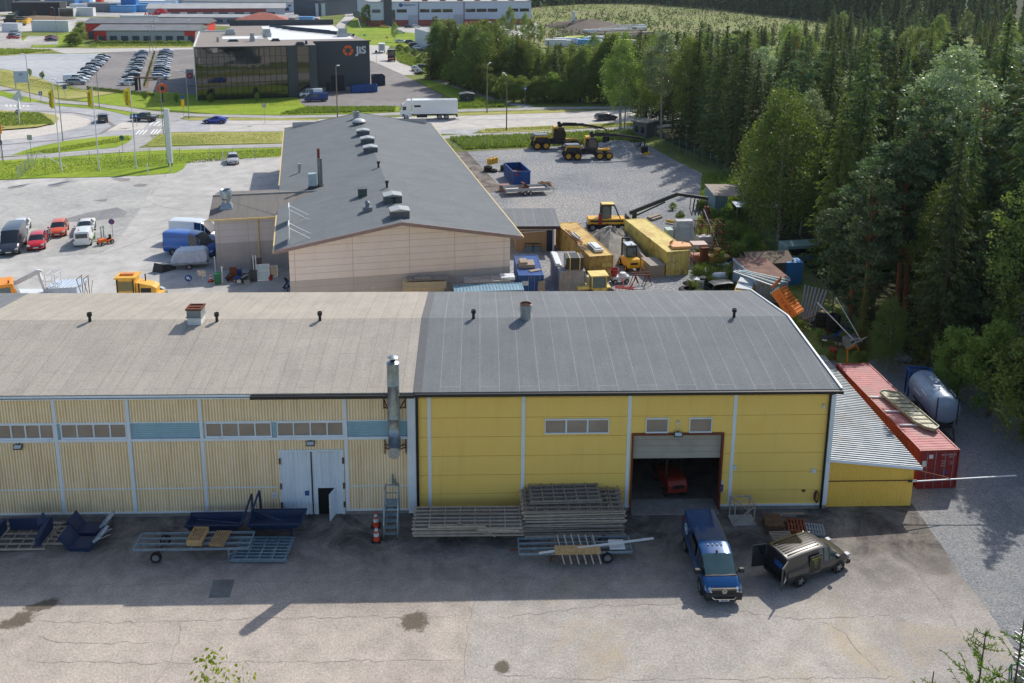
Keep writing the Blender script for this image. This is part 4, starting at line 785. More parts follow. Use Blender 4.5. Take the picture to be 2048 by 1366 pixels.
def cards(name,cen,ax,L,W,rs,m,tri=False):
    """one quad per row: centre, long axis, length, width"""
    n=len(cen);ax=ax/np.maximum(np.linalg.norm(ax,axis=1,keepdims=True),1e-6);r=rs.normal(size=(n,3));s=np.cross(ax,r);s/=np.maximum(np.linalg.norm(s,axis=1,keepdims=True),1e-6)
    L=np.broadcast_to(np.asarray(L,float).reshape(-1,1),(n,1));W=np.broadcast_to(np.asarray(W,float).reshape(-1,1),(n,1))
    a=cen-ax*L/2;b=cen+ax*L/2
    V=np.stack([a-s*W*.3,cen-s*W*.5-ax*L*.05,b,cen+s*W*.5-ax*L*.05],1).reshape(-1,3)
    me=bpy.data.meshes.new(name);me.vertices.add(4*n);me.loops.add(4*n);me.polygons.add(n)
    me.vertices.foreach_set('co',V.ravel().astype(np.float32));me.loops.foreach_set('vertex_index',np.arange(4*n,dtype=np.int32))
    me.polygons.foreach_set('loop_start',np.arange(0,4*n,4,dtype=np.int32));me.polygons.foreach_set('loop_total',np.full(n,4,np.int32));me.update(calc_edges=True);me.materials.append(m);return me
def twigs(M_,P,Q,r0,r1):
    for p,q in zip(P,Q):M_.tub(tuple(p),tuple(q),r0,r1,3,False)
def spruce(seed,h=20,Rm=2.7,z0=.08,dens=1.,pw=.8,m=L_SPR,cs=1.):
    rs=np.random.RandomState(seed);C=[];A_=[];LL=[];WW=[];tm=M();tm.tub((0,0,-.2),(0,0,h*.6),.2*h/20,.11*h/20,7).tub((0,0,h*.6),(0,0,h*.98),.11*h/20,.015,5)
    z=h*z0
    while z<h-.1:
        rmax=Rm*(1-z/h)**pw*rs.uniform(.78,1.12)+.1;nb=int(rs.randint(6,9)*(1 if rmax>.8 else .7));off=rs.uniform(0,7)
        for k in range(nb):
            a=off+k*2*pi/nb+rs.uniform(-.3,.3);r=rmax*rs.uniform(.6,1.08);dr=-.22*r+rs.uniform(-.1,.15)
            if rs.rand()<.06:continue
            d=np.array([cos(a),sin(a),0.]);nc=max(2,int(r/.19*dens))
            for t in np.linspace(.22,1,nc):
                p=d*r*t+np.array([0,0,z+dr*t**1.2+.12*r*max(0,t-.6)])
                wd=.5*(1-.45*t)*min(1,r)
                for q in range(2):
                    sd_=np.array([-d[1],d[0],0])*rs.choice([-1,1])*rs.uniform(.1,1)
                    C.append(p+sd_*wd*.45+rs.normal(0,.05,3)+np.array([0,0,-.07*q]));A_.append(d*.6+sd_*.8+np.array([0,0,-.55+rs.normal()*.3]));LL.append(rs.uniform(.34,.6)*cs);WW.append(rs.uniform(.12,.22)*cs)
        if rs.rand()<.3:
            a=off;tm.tub((0,0,z),(cos(a)*rmax*.8,sin(a)*rmax*.8,z-.2*rmax),.03,.01,3,False)
        z+=rs.uniform(.26,.42)*(1+.25*(1-z/h))/dens**.5
    C.append(np.array([0,0,h]));A_.append(np.array([0,0,1.]));LL.append(.7);WW.append(.12)
    return tm,B_SPR,cards('crown',np.array(C),np.array(A_),LL,WW,rs,m)
def blob_tree(seed,h,rx,zc,rz,ncl,nl,cr,ls,m,bark,trunks=1,lean=.3,up=0.,droop=0.,tr=.14,flat=.75,shell=.5):
    rs=np.random.RandomState(seed);tm=M();cen=[];
    for k in range(ncl):
        for _ in range(20):
            v=rs.normal(size=3);v/=np.linalg.norm(v);rr=rs.uniform(shell,1)**.7
            p=v*rr*np.array([rx,rx,rz])
            taper=1-.5*max(0,p[2]/rz)**1.5;p[:2]*=taper
            break
        cen.append(p+[0,0,zc])
    cen=np.array(cen);C=[];A_=[]
    for k,p in enumerate(cen):
        c_r=cr*rs.uniform(.6,1.25);q=rs.normal(size=(nl,3));q/=np.linalg.norm(q,axis=1,keepdims=True);q*=(rs.rand(nl,1)**.45)*c_r;q[:,2]*=flat
        if droop:q[:,2]-=droop*np.abs(rs.normal(size=nl))*c_r
        C.append(p+q);a=rs.normal(size=(nl,3));a[:,2]+=up-droop*2;A_.append(a)
    C=np.concatenate(C);A_=np.concatenate(A_);n=len(C)
    for t in range(trunks):
        ox=np.array([rs.uniform(-.5,.5),rs.uniform(-.5,.5),0])*(t>0);tp=np.array([rs.normal()*lean,rs.normal()*lean,zc+rz*.75])+ox
        mid_=(ox+tp)/2+rs.normal(size=3)*[.12,.12,0];tm.tub(tuple(ox-[0,0,.2]),tuple(mid_),tr,tr*.7,7).tub(tuple(mid_),tuple(tp),tr*.7,.02,5,False)
        for p in cen[rs.permutation(ncl)[:min(ncl,34)//trunks]]:
            zz=max(min(p[2]-rs.uniform(.5,2),tp[2]-.5),zc-rz);f=zz/tp[2];s_=ox+(tp-ox)*f;tm.tub(tuple(s_),tuple(p),tr*.28,.012,4,False)
    return tm,bark,cards('crown',C,A_,rs.uniform(.75,1.3,n)*ls,rs.uniform(.45,.8,n)*ls,rs,m)
PROTO={}
def proto(key,kind,res):
    tm,bark,crown=res;tme=M();tr_o=tm.build('trunk',bark);tme=tr_o.data;bpy.data.objects.remove(tr_o);PROTO[key]=(kind,tme,crown)
for i in range(4):proto('spr%d'%i,'spruce',spruce(10+i,20,[2.9,3.3,2.6,3.6][i],[.1,.06,.2,.05][i],1.,[.7,.8,.62,.85][i]))
for i in range(2):proto('spl%d'%i,'spruce',spruce(20+i,18,3.1,.02,.9,.7,L_SPY))
proto('spb0','spruce',spruce(25,18,2.5,.1,.8,.75,L_BRN))
for i in range(3):proto('pin%d'%i,'pine',blob_tree(30+i,20,2.7,13.2,6.6,120,72,.72,.32,L_PINE,B_PINE,1,.3,.9,0,.2,.5,.25))
for i in range(2):proto('pib%d'%i,'pine',blob_tree(34+i,16,3.0,8.6,7.2,190,64,.66,.3,L_PINE,B_PINE,1,.2,1.2,0,.17,.5,.2))
for i in range(3):proto('bir%d'%i,'birch',blob_tree(40+i,19,2.9,11.5,7.2,125,85,.95,.24,L_BIR,B_BIR,1 if i else 3,.5,0,.55,.12,.9,.4))
proto('bil0','birch',blob_tree(45,16,3.4,8.8,7.0,170,95,.95,.22,L_WEEP,B_BIR,1,.4,0,.9,.13,.9,.35))
for i in range(2):proto('asp%d'%i,'aspen',blob_tree(50+i,20,3.4,13.5,6.2,110,90,.95,.27,L_ASP,B_BIR,1,.5,0,0,.17,.8,.45))
for i in range(3):proto('shr%d'%i,'shrub',blob_tree(60+i,4,1.7,2.0,1.9,45,70,.6,.2,L_WIL,B_SPR,3,.3,.6,0,.05,.9,.3))
for i in range(2):proto('wil%d'%i,'willow',blob_tree(65+i,9,2.5,4.8,4.3,90,80,.8,.24,L_WIL,B_SPR,2,.4,.5,0,.09,.9,.35))
rs=np.random.RandomState(3);tm=M();tm.tub((0,0,0),(0,0,17),.17,.02,7)
for i in range(120):z=rs.uniform(2,16.5);a=rs.uniform(0,7);r=2.2*(1-z/18)**.7*rs.uniform(.5,1);tm.tub((0,0,z),(cos(a)*r,sin(a)*r,z-.3*r),.025,.006,3,False)
rs2=np.random.RandomState(4);n=500;zz=rs2.uniform(4,16.5,n);aa=rs2.uniform(0,7,n);rr=2.0*(1-zz/18)**.7*rs2.uniform(.4,1,n)
PROTO['ded0']=('dead',None,None);o_=tm.build('trunk',B_DEAD);PROTO['ded0']=('dead spruce',o_.data,cards('crown',np.stack([rr*np.cos(aa),rr*np.sin(aa),zz-.2*rr],1),rs2.normal(size=(n,3)),.3,.08,rs2,L_BRN));bpy.data.objects.remove(o_)
HH={'spr':20,'spl':18,'spb':18,'pin':19.8,'pib':15.6,'bir':18.7,'bil':15.8,'asp':19.7,'shr':3.9,'wil':9.1,'ded':17}
LAB={'spruce':('spruce','spruce_tree','dark narrow spruce'),'pine':('pine','pine_tree','orange-barked blue-green pine'),'birch':('birch','birch_tree','loose crowned birch'),
       'aspen':('aspen','aspen_tree','silvery leaved aspen'),'shrub':('bush','leafy_bush','low leafy bush'),'willow':('willow','willow_tree','bushy yellow-green willow'),'dead spruce':('dead tree','dead_spruce','grey dead spruce')}
NT=0
def tree(key,x,y,h,where,group,wide=1.,label=None):
    global NT;NT+=1
    kind,tme,cme=PROTO[key];s=h/HH[key[:3]];cat,nm,desc=LAB[kind]
    if group:
        q_=prow(x,y,h)[0];zn=[(930,'at its left end'),(1020,'left of its middle'),(1100,'in its middle'),(1180,'right of its middle'),(1300,'behind the forest hut'),(1420,'right of the forest hut'),(1520,'above the lot fence'),(1620,'behind the weeping birch'),(1720,'behind the blue cabin'),(1800,'above the tyre stacks'),(1880,'above the red container'),(1960,'above the tanker'),(2050,'at the right edge'),(9e9,'past the right edge')]if 'forest' in where or 'belt' in where else[]
        where+=next((', '+t_ for u,t_ in zn if q_<u),'');where=('tall ' if h>17 else '')*bool(zn)and where+', tall' or where
    desc={'spl':'yellow-green young spruce','spb':'rust-brown spruce','pib':'low bushy pine'}.get(key[:3],desc)
    r=thing(nm,label or f'{desc} {where}',cat,(x,y,-.05),random.uniform(0,6.28),group or None);r.scale=(s*wide,s*wide,s)
    for n_,me in(('trunk',tme),('crown',cme)):
        o=bpy.data.objects.new(n_,me);col.objects.link(o);o.parent=r
    return r
def treepx(key,px,py,toppy,where='',group=None,wide=1.,label=None,z=0):
    x,y=at(px,py);
    h=1.
    d,u=None,None
    for h in np.arange(1,34,.1):
        dd=KH-h;zc=y*cos(KP)+dd*sin(KP);yc=dd*cos(KP)-y*sin(KP);uu=KF*x/zc;vv=KF*yc/zc
        if KY+uu*sin(KR)+vv*cos(KR)<toppy:break
    return tree(key,x,y,h,where,group,wide,label)
FR_=[('bir0',1240,276,58,1.15,'tall three-stemmed birch by the road, leftmost of the forest edge'),
 ('asp0',1322,276,56,1.1,'broad silvery-leaved tree with long pale trunk right of the forest hut'),('bir1',1300,262,72,1.1,'slender birch behind the forest hut'),('bir2',1372,290,62,1.2,'birch with round grey-green crown between hut and dark spruces'),
 ('spr1',1440,318,52,1.15,'dark spruce standing behind the fence at the gravel lot corner'),('spr0',1478,340,62,1.2,'dark spruce just right of the fence corner spruce'),('spr3',1392,270,40,1.1,'dark spruce among the birches near the hut'),
 ('bil0',1556,492,160,1.25,'huge weeping birch overhanging the green shelter'),('bil0',1500,452,250,.8,'small birch hiding beside the huge weeping one'),('spr2',1500,400,120,1.1,'spruce behind the left flank of the weeping birch'),
 ('asp1',1600,470,175,.9,'aspen glinting just right of the weeping birch'),('spb0',1575,360,88,1.1,'rust-brown dying spruce above the weeping birch'),
 ('spl0',1660,545,190,1.1,'yellow-green spruce in the forest edge behind the blue cabin'),('spr1',1700,520,90,1.25,'big spruce with open crown rising over the cabins'),('pib0',1700,640,340,1.35,'bushy pine leaning over the tyre stack'),('pib1',1745,600,280,1.3,'bushy pine with blue-green boughs beside the tall orange pine'),
 ('pin0',1810,620,150,1.15,'tallest pine with long bare orange trunk'),('asp0',1862,560,75,1.15,'bright silvery aspen crown behind the tallest pine'),('pin1',1722,688,330,1.0,'thin pine at the fence end beside the orange scrap'),
 ('bil0',1772,742,585,1.0,'small leafy birch standing behind the red container'),('ded0',1925,610,190,1.1,'grey dead spruce with bare twigs among the pale crowns'),('spl1',1950,590,200,1.2,'yellow-green spruce around the dead trunk'),
 ('pib1',1958,745,420,1.25,'bushy pine with orange trunk above the tanker trailer'),('bil0',1880,700,340,1.0,'weeping birch between the two bushy pines'),('pib0',2040,760,330,1.2,'pine at the right picture edge above the tanker trailer'),('spl0',1905,640,290,1.0,'yellow spruce behind the weeping birch near the tanker'),
 ('wil0',1905,800,640,1.0,'dark willow thicket right behind the tanker trailer'),('wil1',1980,830,640,1.2,'willow thicket right of the tanker trailer'),('wil0',2060,890,660,1.3,'willow thicket cut by the right picture edge'),('wil1',1850,745,620,.9,'willow in the gap left of the tanker trailer'),
 ('spr1',2010,700,120,1.2,'tall dark spruce near the right picture edge'),('spr3',1960,520,20,1.2,'spruce reaching the top picture edge left of the right corner'),('spr0',2035,560,0,1.3,'spruce in the top right picture corner'),
 ('spr2',1640,430,70,1.2,'spruce with ragged crown above the shaded van in the woods'),('pin2',1790,650,250,1.1,'pine just left of the tallest orange pine'),('spl1',1720,700,560,.8,'small yellow spruce behind the orange scrap frame')]
for k,px,py,tp,wd,lab in FR_:treepx(k,px,py,tp,wide=wd,label=lab)
for i,(px,py,tp)in enumerate([(1275,232,84),(1292,246,70),(1318,250,60),(1345,262,66),(1362,276,72),(1388,292,58),(1412,300,68),(1405,280,50),(1425,312,90),(1460,330,76),(1335,240,74)]):treepx(['spr1','spr3','spr0','spr2'][i%4],px,py,tp,'in the screen right behind the hut','spruces screening the lot corner',1.2)
rnd=random.Random(11);edge=[at(*p)for p in[(1300,240),(1400,272),(1500,330),(1570,440),(1640,500),(1730,590),(1800,650),(1900,720),(2000,770),(2120,900)]]
def edge_x(y):
    pts=sorted((b,a)for a,b in edge)
    if y<=pts[0][0]:return pts[0][1]
    if y>=pts[-1][0]:return pts[-1][1]-(y-pts[-1][0])*.06
    for(y0,x0),(y1,x1)in zip(pts[:-1],pts[1:]):
        if y0<=y<=y1:return x0+(x1-x0)*(y-y0)/(y1-y0)
cnt=0;used=[]
for ring,(ya,yb,step)in enumerate([(62,130,5.6),(130,200,8.2),(200,300,12.5),(300,400,19)]):
    y=ya
    while y<yb:
        x=edge_x(y)+2.5;xr=y*.60+9
        while x<xr:
            X,Y=x+rnd.uniform(-.4,.4)*step,y+rnd.uniform(-.4,.4)*step
            if X>edge_x(Y)+1 and not(300<Y and X<40+(Y-300)*.5):
                k=rnd.choice(['spr0','spr1','spr2','spr3','spr1','spr0','spl0','pin0','pin1','bir1','asp0','spr3']if Y<200 else['spr0','spr1','spr3','spr2','spl0','bir1','bir2'])
                h=rnd.uniform(*([16,22],[14,20],[13,18],[12,17])[ring]);qx,qy=prow(X,Y,h);lim=62 if qx<1450 else 62-(qx-1450)*.13 if qx<1660 else-99
                if qy<lim:h=max(4,h-(lim-qy)/(prow(X,Y,0)[1]-prow(X,Y,10)[1])*10)
                if h<7 and ring>1:x+=step;continue
                band=['in the near forest','in the middle forest','far back in the forest','at the forest end'][ring]
                tree(k,X,Y,h,band,f'{LAB[PROTO[k][0]][0]}s {band}',rnd.uniform(.95,1.3)+.12*ring);cnt+=1
            x+=step
        y+=step*.9
print('forest',cnt)
for X,Y in((35.5,57),(39,51),(43,57),(38,63),(47,50),(42,45),(50,58),(36.5,46),(46,64),(52,68),(33.5,66)):tree(rnd.choice(['spr0','spr1','bir1','spr2','spr3']),X,Y,rnd.uniform(16,21),'shading the gravel lane by the forest','trees shading the gravel lane',1.1)
for i in range(84):
    px=868+(i*.618%1)*420;base=150+(px-868)*.17+rnd.uniform(-6,14);base=min(base,205)
    if px<960:base=150+(px-868)*.3+rnd.uniform(0,8)
    tp=rnd.uniform(30,62)if px<1000 else rnd.uniform(64,88)if px<1070 else rnd.uniform(82,104)if px<1200 else rnd.uniform(58,90)
    if i%3==2:base-=rnd.uniform(25,45);tp=max(tp,rnd.uniform(70,92))
    treepx(rnd.choice(['bir1','bir2','bil0','spl0','wil1','spr1','bir2']),px,base,tp,'in the belt beyond the main road','young trees in the belt beyond the main road',rnd.uniform(1.1,1.55))
for i in range(26):px=872+i*15.5;treepx('wil%d'%(i%2),px,(158+(px-868)*.32 if px<1000 else 205),(118 if px<980 else 150)+rnd.uniform(-8,10),'at the foot of the roadside belt','young trees in the belt beyond the main road',1.5)
for px,py,tp in((1020,80,10),(1005,82,28),(1050,84,22),(1062,90,38),(1080,92,44)):treepx('bir1',px,py,tp,'beside the right end of the white factory','birches beside the white factory',1.2)
for px,py,tp in((748,40,-30),(735,52,8),(738,30,-30),(700,8,-20),(655,8,-30),(640,14,-20),(728,12,-30)):treepx('wil1',px,py,tp,'by the far street left of the white factory','trees along the far street',1.2)
treepx('bir2',790,84,43,label='lone birch in front of the white factory yard',wide=1.3)
for px,py,tp in((140,92,66),(152,92,60),(160,88,52),(163,70,40),(148,84,62)):treepx('wil0',px,py,tp,'at the left end of the garage row','willows at the left end of the garage row',1.7)
for px,py,tp in((800,104,88),(815,108,92),(830,114,98),(846,120,104),(838,128,112)):treepx('wil1',px,py,tp,'on the weedy bank beside the side road','bushes on the weedy bank',2.2)
for i,(px,py,s)in enumerate([(1395,560,2.2),(1385,585,2),(1400,600,1.6),(1440,470,3),(1465,480,3.4),(1475,520,3),(1440,530,2.2),(1460,560,2.4),(1420,440,2.6),(1455,440,3),(1400,420,2),(1480,590,2),(1500,500,3),(1360,440,1.8),(1420,575,1.8),(1345,420,1.5),(1640,680,1.5),(1600,660,1.4),(1690,690,2),(1720,730,2),(1660,720,1.2)]):
    x,y=at(px,py);tree(f'shr{i % 3}',x,y,s*.75,'growing among the scrap by the fence','bushes among the scrap',1.1)
proto('fgb','birch',blob_tree(71,14,1.5,9.3,5.2,90,34,.42,.12,L_YG,B_BIR,1,.15,0,.3,.09,1,.15));HH['fgb']=14.3
x,y=at(432,1322,14.6);tree('fgb',x,y,14.9,'',None,1.,'yellow-green birch top rising from the bottom picture edge')
rs=np.random.RandomState(9);tm=M();C=[];A_=[]
def larch_tip(bx,by,bz,th,spread):
    tm.tub((bx,by,bz-6),(bx,by,bz),.05,.012,5)
    for i in range(int(44*spread)):
        t=rs.rand()**.8;z=bz-t*4.2;L=(.25+t*1.5)*rs.uniform(.6,1.1);a=rs.uniform(0,2*pi)
        d=np.array([cos(a),sin(a),.55]);e=np.array([bx,by,z])+d*L;m_=np.array([bx,by,z])+d*L*.5+[0,0,-.05]
        tm.tub((bx,by,z),tuple(e),.012,.005,3,False)
        for k in range(int(L/.035)):
            s_=rs.rand();p=np.array([bx,by,z])*(1-s_)+e*s_
            for q in range(2):v=rs.normal(size=3);v/=np.linalg.norm(v);C.append(p+v*.045);A_.append(v+d*.5)
larch_tip(0,0,17.6,0,1.3);larch_tip(.85,.1,17.9,0,.8);larch_tip(-.9,.2,16.4,0,.7);larch_tip(-1.5,.1,15.7,0,.5);tm.tub((-.4,0,0),(0,0,12),.16,.06,6).tub((0,0,10.5),(.85,.1,12),.05,.05,5).tub((-.3,0,9),(-.9,.2,10.5),.05,.05,5).tub((-.3,0,8.5),(-1.5,.1,9.8),.05,.05,5)
lx,ly=at(1972,1262,17.6);r=thing('larch_tree','bright green larch top in the bottom right picture corner','larch',(lx,ly,0));tm.build('trunk',B_SPR,r)
me=cards('crown',np.array(C),np.array(A_),.11,.03,rs,L_LAR);o=bpy.data.objects.new('crown',me);col.objects.link(o);o.parent=r
def mass(name,pts,label,cat,m,L,W):
    C,A_=pts;me=cards(name,np.array(C),np.array(A_),L,W,np.random.RandomState(5),m);o=bpy.data.objects.new(name,me);col.objects.link(o);tag(o,label,cat,None,'stuff');return o
rs=np.random.RandomState(21);C=[];A_=[]
fl=[at(*p)for p in[(1010,20),(1100,12),(1180,7),(1300,8),(1450,20),(1560,32),(1650,42),(1800,60),(2100,70)]]
for row in range(7):
    for i in range(130):
        t=i/130*(len(fl)-1);k=int(t);a,b=np.array(fl[k]),np.array(fl[k+1]);p=a+(b-a)*(t-k)+np.array([rs.normal()*2,row*9+rs.normal()*2.]);h=rs.uniform(15,22)+row*.8;rad=rs.uniform(1.6,3)
        for q in range(120):
            z=h*(1-rs.rand()**1.6*.95)if rs.rand()<.8 else h*rs.rand();ang=rs.uniform(0,2*pi);r_=rad*(1-z/h*.9)*rs.uniform(.5,1);C.append((p[0]+r_*cos(ang),p[1]+r_*sin(ang),z));A_.append((cos(ang),sin(ang),-.7+rs.normal()*.3))
mass('distant_wood',(C,A_),'dark far-off wood closing the view behind the clearing','forest',L_SPR,2.2,1.4)
rs=np.random.RandomState(22);C=[];A_=[];cl=[]
for i in range(3800):
    if i%6==0:cpx=rs.uniform(1030,1680);cpy=rs.uniform(8,96)
    px=cpx+rs.normal()*14;py=max(8+max(0,px-1300)*.09,cpy+rs.normal()*3);x,y=at(px,py);h=rs.uniform(.6,2.6)*(1.3 if rs.rand()<.1 else 1);w_=h*.35
    for q in range(9):z=h*rs.rand();ang=rs.uniform(0,2*pi);r_=w_*(1.1-z/h);C.append((x+r_*cos(ang),y+r_*sin(ang),z));A_.append((cos(ang),sin(ang),.3))
mass('clearing_saplings',(C,A_),'scattered young saplings covering the clear-felled slope','saplings',leafmat('sapling_leaves',c(112,126,72),c(70,90,48),.3),.8,.5)
sheet('clearing',[at(*p)for p in[(1000,24),(1100,10),(1300,5),(1450,18),(1560,30),(1640,44),(1600,90),(1250,130),(1000,100)]],.0,G_CLEAR,True)
rs=np.random.RandomState(23);C=[];A_=[]
def weeds(poly,n,h=.5):
    P4=[np.array(at(*p))for p in poly]
    for i in range(n):
        u,v=rs.rand(2);p=(P4[0]*(1-u)+P4[1]*u)*(1-v)+(P4[3]*(1-u)+P4[2]*u)*v;hh_=h*rs.uniform(.4,1.3)
        C.append((p[0],p[1],hh_*.4));A_.append((rs.normal()*.5,rs.normal()*.5,1))
weeds([(900,278),(1266,262),(1290,284),(930,300)],9000,.9);weeds([(1405,352),(1470,345),(1500,470),(1400,420)],3500,.9);weeds([(1395,440),(1500,440),(1600,660),(1390,560)],6000,.7);weeds([(880,196),(1010,206),(1010,214),(915,217)],2500,.8);weeds([(780,95),(860,130),(850,142),(800,125)],2500,1.0)
weeds([(612,216),(790,215),(790,223),(560,229)],4000,.6);weeds([(-60,228),(80,228),(110,250),(-60,258)],4000,.7);weeds([(180,89),(392,89),(392,93),(180,94)],2500,1.6);weeds([(0,98),(110,101),(60,107),(0,111)],1500,1.0)
LG=(C,A_);C=[];A_=[]
for pl,n in(([(0,324),(560,298),(560,312),(0,358)],9000),([(40,308),(255,272),(262,280),(110,306)],3000),([(240,188),(596,198),(600,212),(300,214)],4000),([(300,270),(560,266),(560,284),(310,290)],3000),([(0,142),(118,172),(200,188),(0,168)],4000),([(700,60),(860,74),(850,88),(720,88)],3000),([(970,258),(1266,246),(1266,252),(970,264)],3000)):weeds(pl,n,.09)
mass('lawn_tufts',(C,A_),'uneven tufts in the mown lawns and verges','grass',leafmat('tuft_blades',c(150,166,78),c(110,128,50),.3),.2,.13)
C,A_=LG
mass('long_grass',(C,A_),'long grass and weeds on the unmown verges and scrap yard edges','grass',L_WIL,.75,.22)
# ---------- vehicles: x forward, origin on the ground at the middle
SPECS={
 'hatch':dict(L=4.2,st=[(-2.1,.45,.62,.66,.72,.6,0),(-2.04,.28,.9,1.0,.84,.66,0),(-1.75,.24,.95,1.36,.87,.62,0),(-1.3,.22,.96,1.46,.88,.62,1),(-.2,.2,.95,1.49,.89,.64,1),(.35,.2,.93,1.42,.89,.64,1),(1.02,.22,.92,.97,.88,.7,0),(1.75,.24,.8,.84,.84,.62,0),(2.06,.28,.62,.66,.74,.55,0),(2.12,.36,.5,.52,.66,.5,0)],wb=(-1.27,1.3),wr=.32),
 'sedan':dict(L=4.7,st=[(-2.35,.45,.7,.74,.74,.6,0),(-2.28,.28,.95,1.0,.84,.66,0),(-1.7,.24,.98,1.03,.88,.7,0),(-.95,.22,.97,1.40,.89,.6,1),(-.2,.2,.95,1.45,.9,.62,1),(.3,.2,.94,1.38,.9,.63,1),(1.1,.22,.92,.96,.89,.7,0),(1.9,.24,.8,.84,.85,.64,0),(2.28,.28,.6,.64,.76,.55,0),(2.34,.36,.5,.52,.68,.5,0)],wb=(-1.4,1.42),wr=.33),
 'estate':dict(L=4.7,st=[(-2.35,.45,.7,.74,.76,.64,0),(-2.3,.28,.97,1.1,.86,.68,0),(-2.0,.24,1.0,1.42,.88,.64,1),(-1.3,.22,.99,1.48,.9,.65,1),(-.2,.2,.97,1.5,.9,.66,1),(.3,.2,.95,1.42,.9,.66,1),(1.05,.22,.93,.98,.89,.7,0),(1.85,.24,.82,.86,.85,.64,0),(2.28,.28,.62,.66,.76,.55,0),(2.34,.36,.5,.52,.68,.5,0)],wb=(-1.4,1.42),wr=.33),
 'suv':dict(L=4.5,st=[(-2.25,.5,.8,.84,.78,.68,0),(-2.2,.32,1.1,1.2,.9,.7,0),(-2.0,.3,1.12,1.6,.92,.68,1),(-1.2,.28,1.12,1.68,.93,.7,1),(-.2,.28,1.1,1.7,.93,.7,1),(.35,.28,1.08,1.62,.93,.7,1),(.95,.3,1.06,1.12,.92,.74,0),(1.8,.32,.96,1.0,.9,.7,0),(2.2,.36,.76,.8,.82,.62,0),(2.25,.42,.6,.62,.74,.56,0)],wb=(-1.32,1.35),wr=.37),
 'pickup':dict(L=5.3,st=[(-2.65,.5,1.0,1.02,.86,.84,0),(-2.6,.4,1.1,1.12,.93,.9,0),(-.95,.38,1.12,1.14,.93,.9,0),(-.9,.38,1.12,1.7,.93,.7,1),(-.1,.38,1.1,1.78,.93,.72,1),(.6,.38,1.1,1.7,.93,.72,1),(1.2,.4,1.1,1.16,.93,.76,0),(2.2,.42,1.0,1.04,.9,.72,0),(2.6,.46,.8,.84,.82,.66,0),(2.65,.5,.62,.64,.76,.6,0)],wb=(-1.6,1.6),wr=.4),
 'coupe':dict(L=4.6,st=[(-2.3,.45,.74,.78,.76,.6,0),(-2.22,.3,.94,.98,.88,.66,0),(-1.5,.26,.95,1.1,.92,.6,0),(-.7,.22,.93,1.33,.92,.56,1),(-.1,.2,.92,1.37,.92,.58,1),(.3,.2,.9,1.28,.91,.6,1),(1.05,.22,.88,.92,.9,.68,0),(1.85,.24,.76,.8,.86,.64,0),(2.25,.28,.56,.6,.78,.55,0),(2.3,.34,.46,.48,.7,.5,0)],wb=(-1.4,1.4),wr=.34),
 'van':dict(L=5.3,st=[(-2.65,.45,1.1,1.85,.9,.76,0),(-2.6,.3,1.15,1.93,.95,.78,0),(-1.6,.28,1.15,1.98,.96,.8,0),(-.5,.28,1.14,1.99,.96,.8,0),(.55,.28,1.13,1.97,.96,.8,1),(1.15,.28,1.12,1.86,.96,.78,1),(1.95,.3,1.12,1.2,.95,.78,0),(2.45,.32,.95,1.0,.92,.74,0),(2.62,.36,.74,.78,.86,.7,0),(2.68,.42,.56,.58,.8,.64,0)],wb=(-1.7,1.65),wr=.36),
 'hivan':dict(L=5.9,st=[(-2.95,.5,1.2,2.4,.92,.84,0),(-2.9,.34,1.25,2.5,.98,.86,0),(-1.6,.3,1.25,2.55,.99,.88,0),(.2,.3,1.24,2.55,.99,.88,0),(1.05,.3,1.23,2.45,.99,.86,1),(1.5,.3,1.22,2.1,.99,.84,1),(2.15,.32,1.2,1.3,.97,.8,0),(2.7,.36,.95,1.0,.93,.76,0),(2.9,.42,.74,.78,.88,.72,0),(2.95,.46,.6,.62,.82,.66,0)],wb=(-1.75,1.85),wr=.37),
 'caddy':dict(L=4.4,st=[(-2.2,.45,.95,1.7,.82,.7,0),(-2.15,.3,1.02,1.78,.88,.74,0),(-1.2,.26,1.02,1.83,.9,.75,0),(-.1,.25,1.01,1.83,.9,.75,0),(.25,.25,1.0,1.8,.9,.74,1),(.65,.25,1.0,1.66,.9,.72,1),(1.3,.26,.98,1.04,.89,.72,0),(1.85,.28,.86,.9,.86,.68,0),(2.15,.32,.66,.7,.78,.6,0),(2.2,.4,.54,.56,.72,.54,0)],wb=(-1.3,1.35),wr=.32)}
PAINTS={}
def pnt(rgb):
    if rgb not in PAINTS:
        PAINTS[rgb]=mat('car_paint_%d_%d_%d'%rgb,c(*rgb),tuple(v*.95 for v in c(*rgb)[:3])+(1,),1,.28,.1,0,None,.8)
    return PAINTS[rgb]
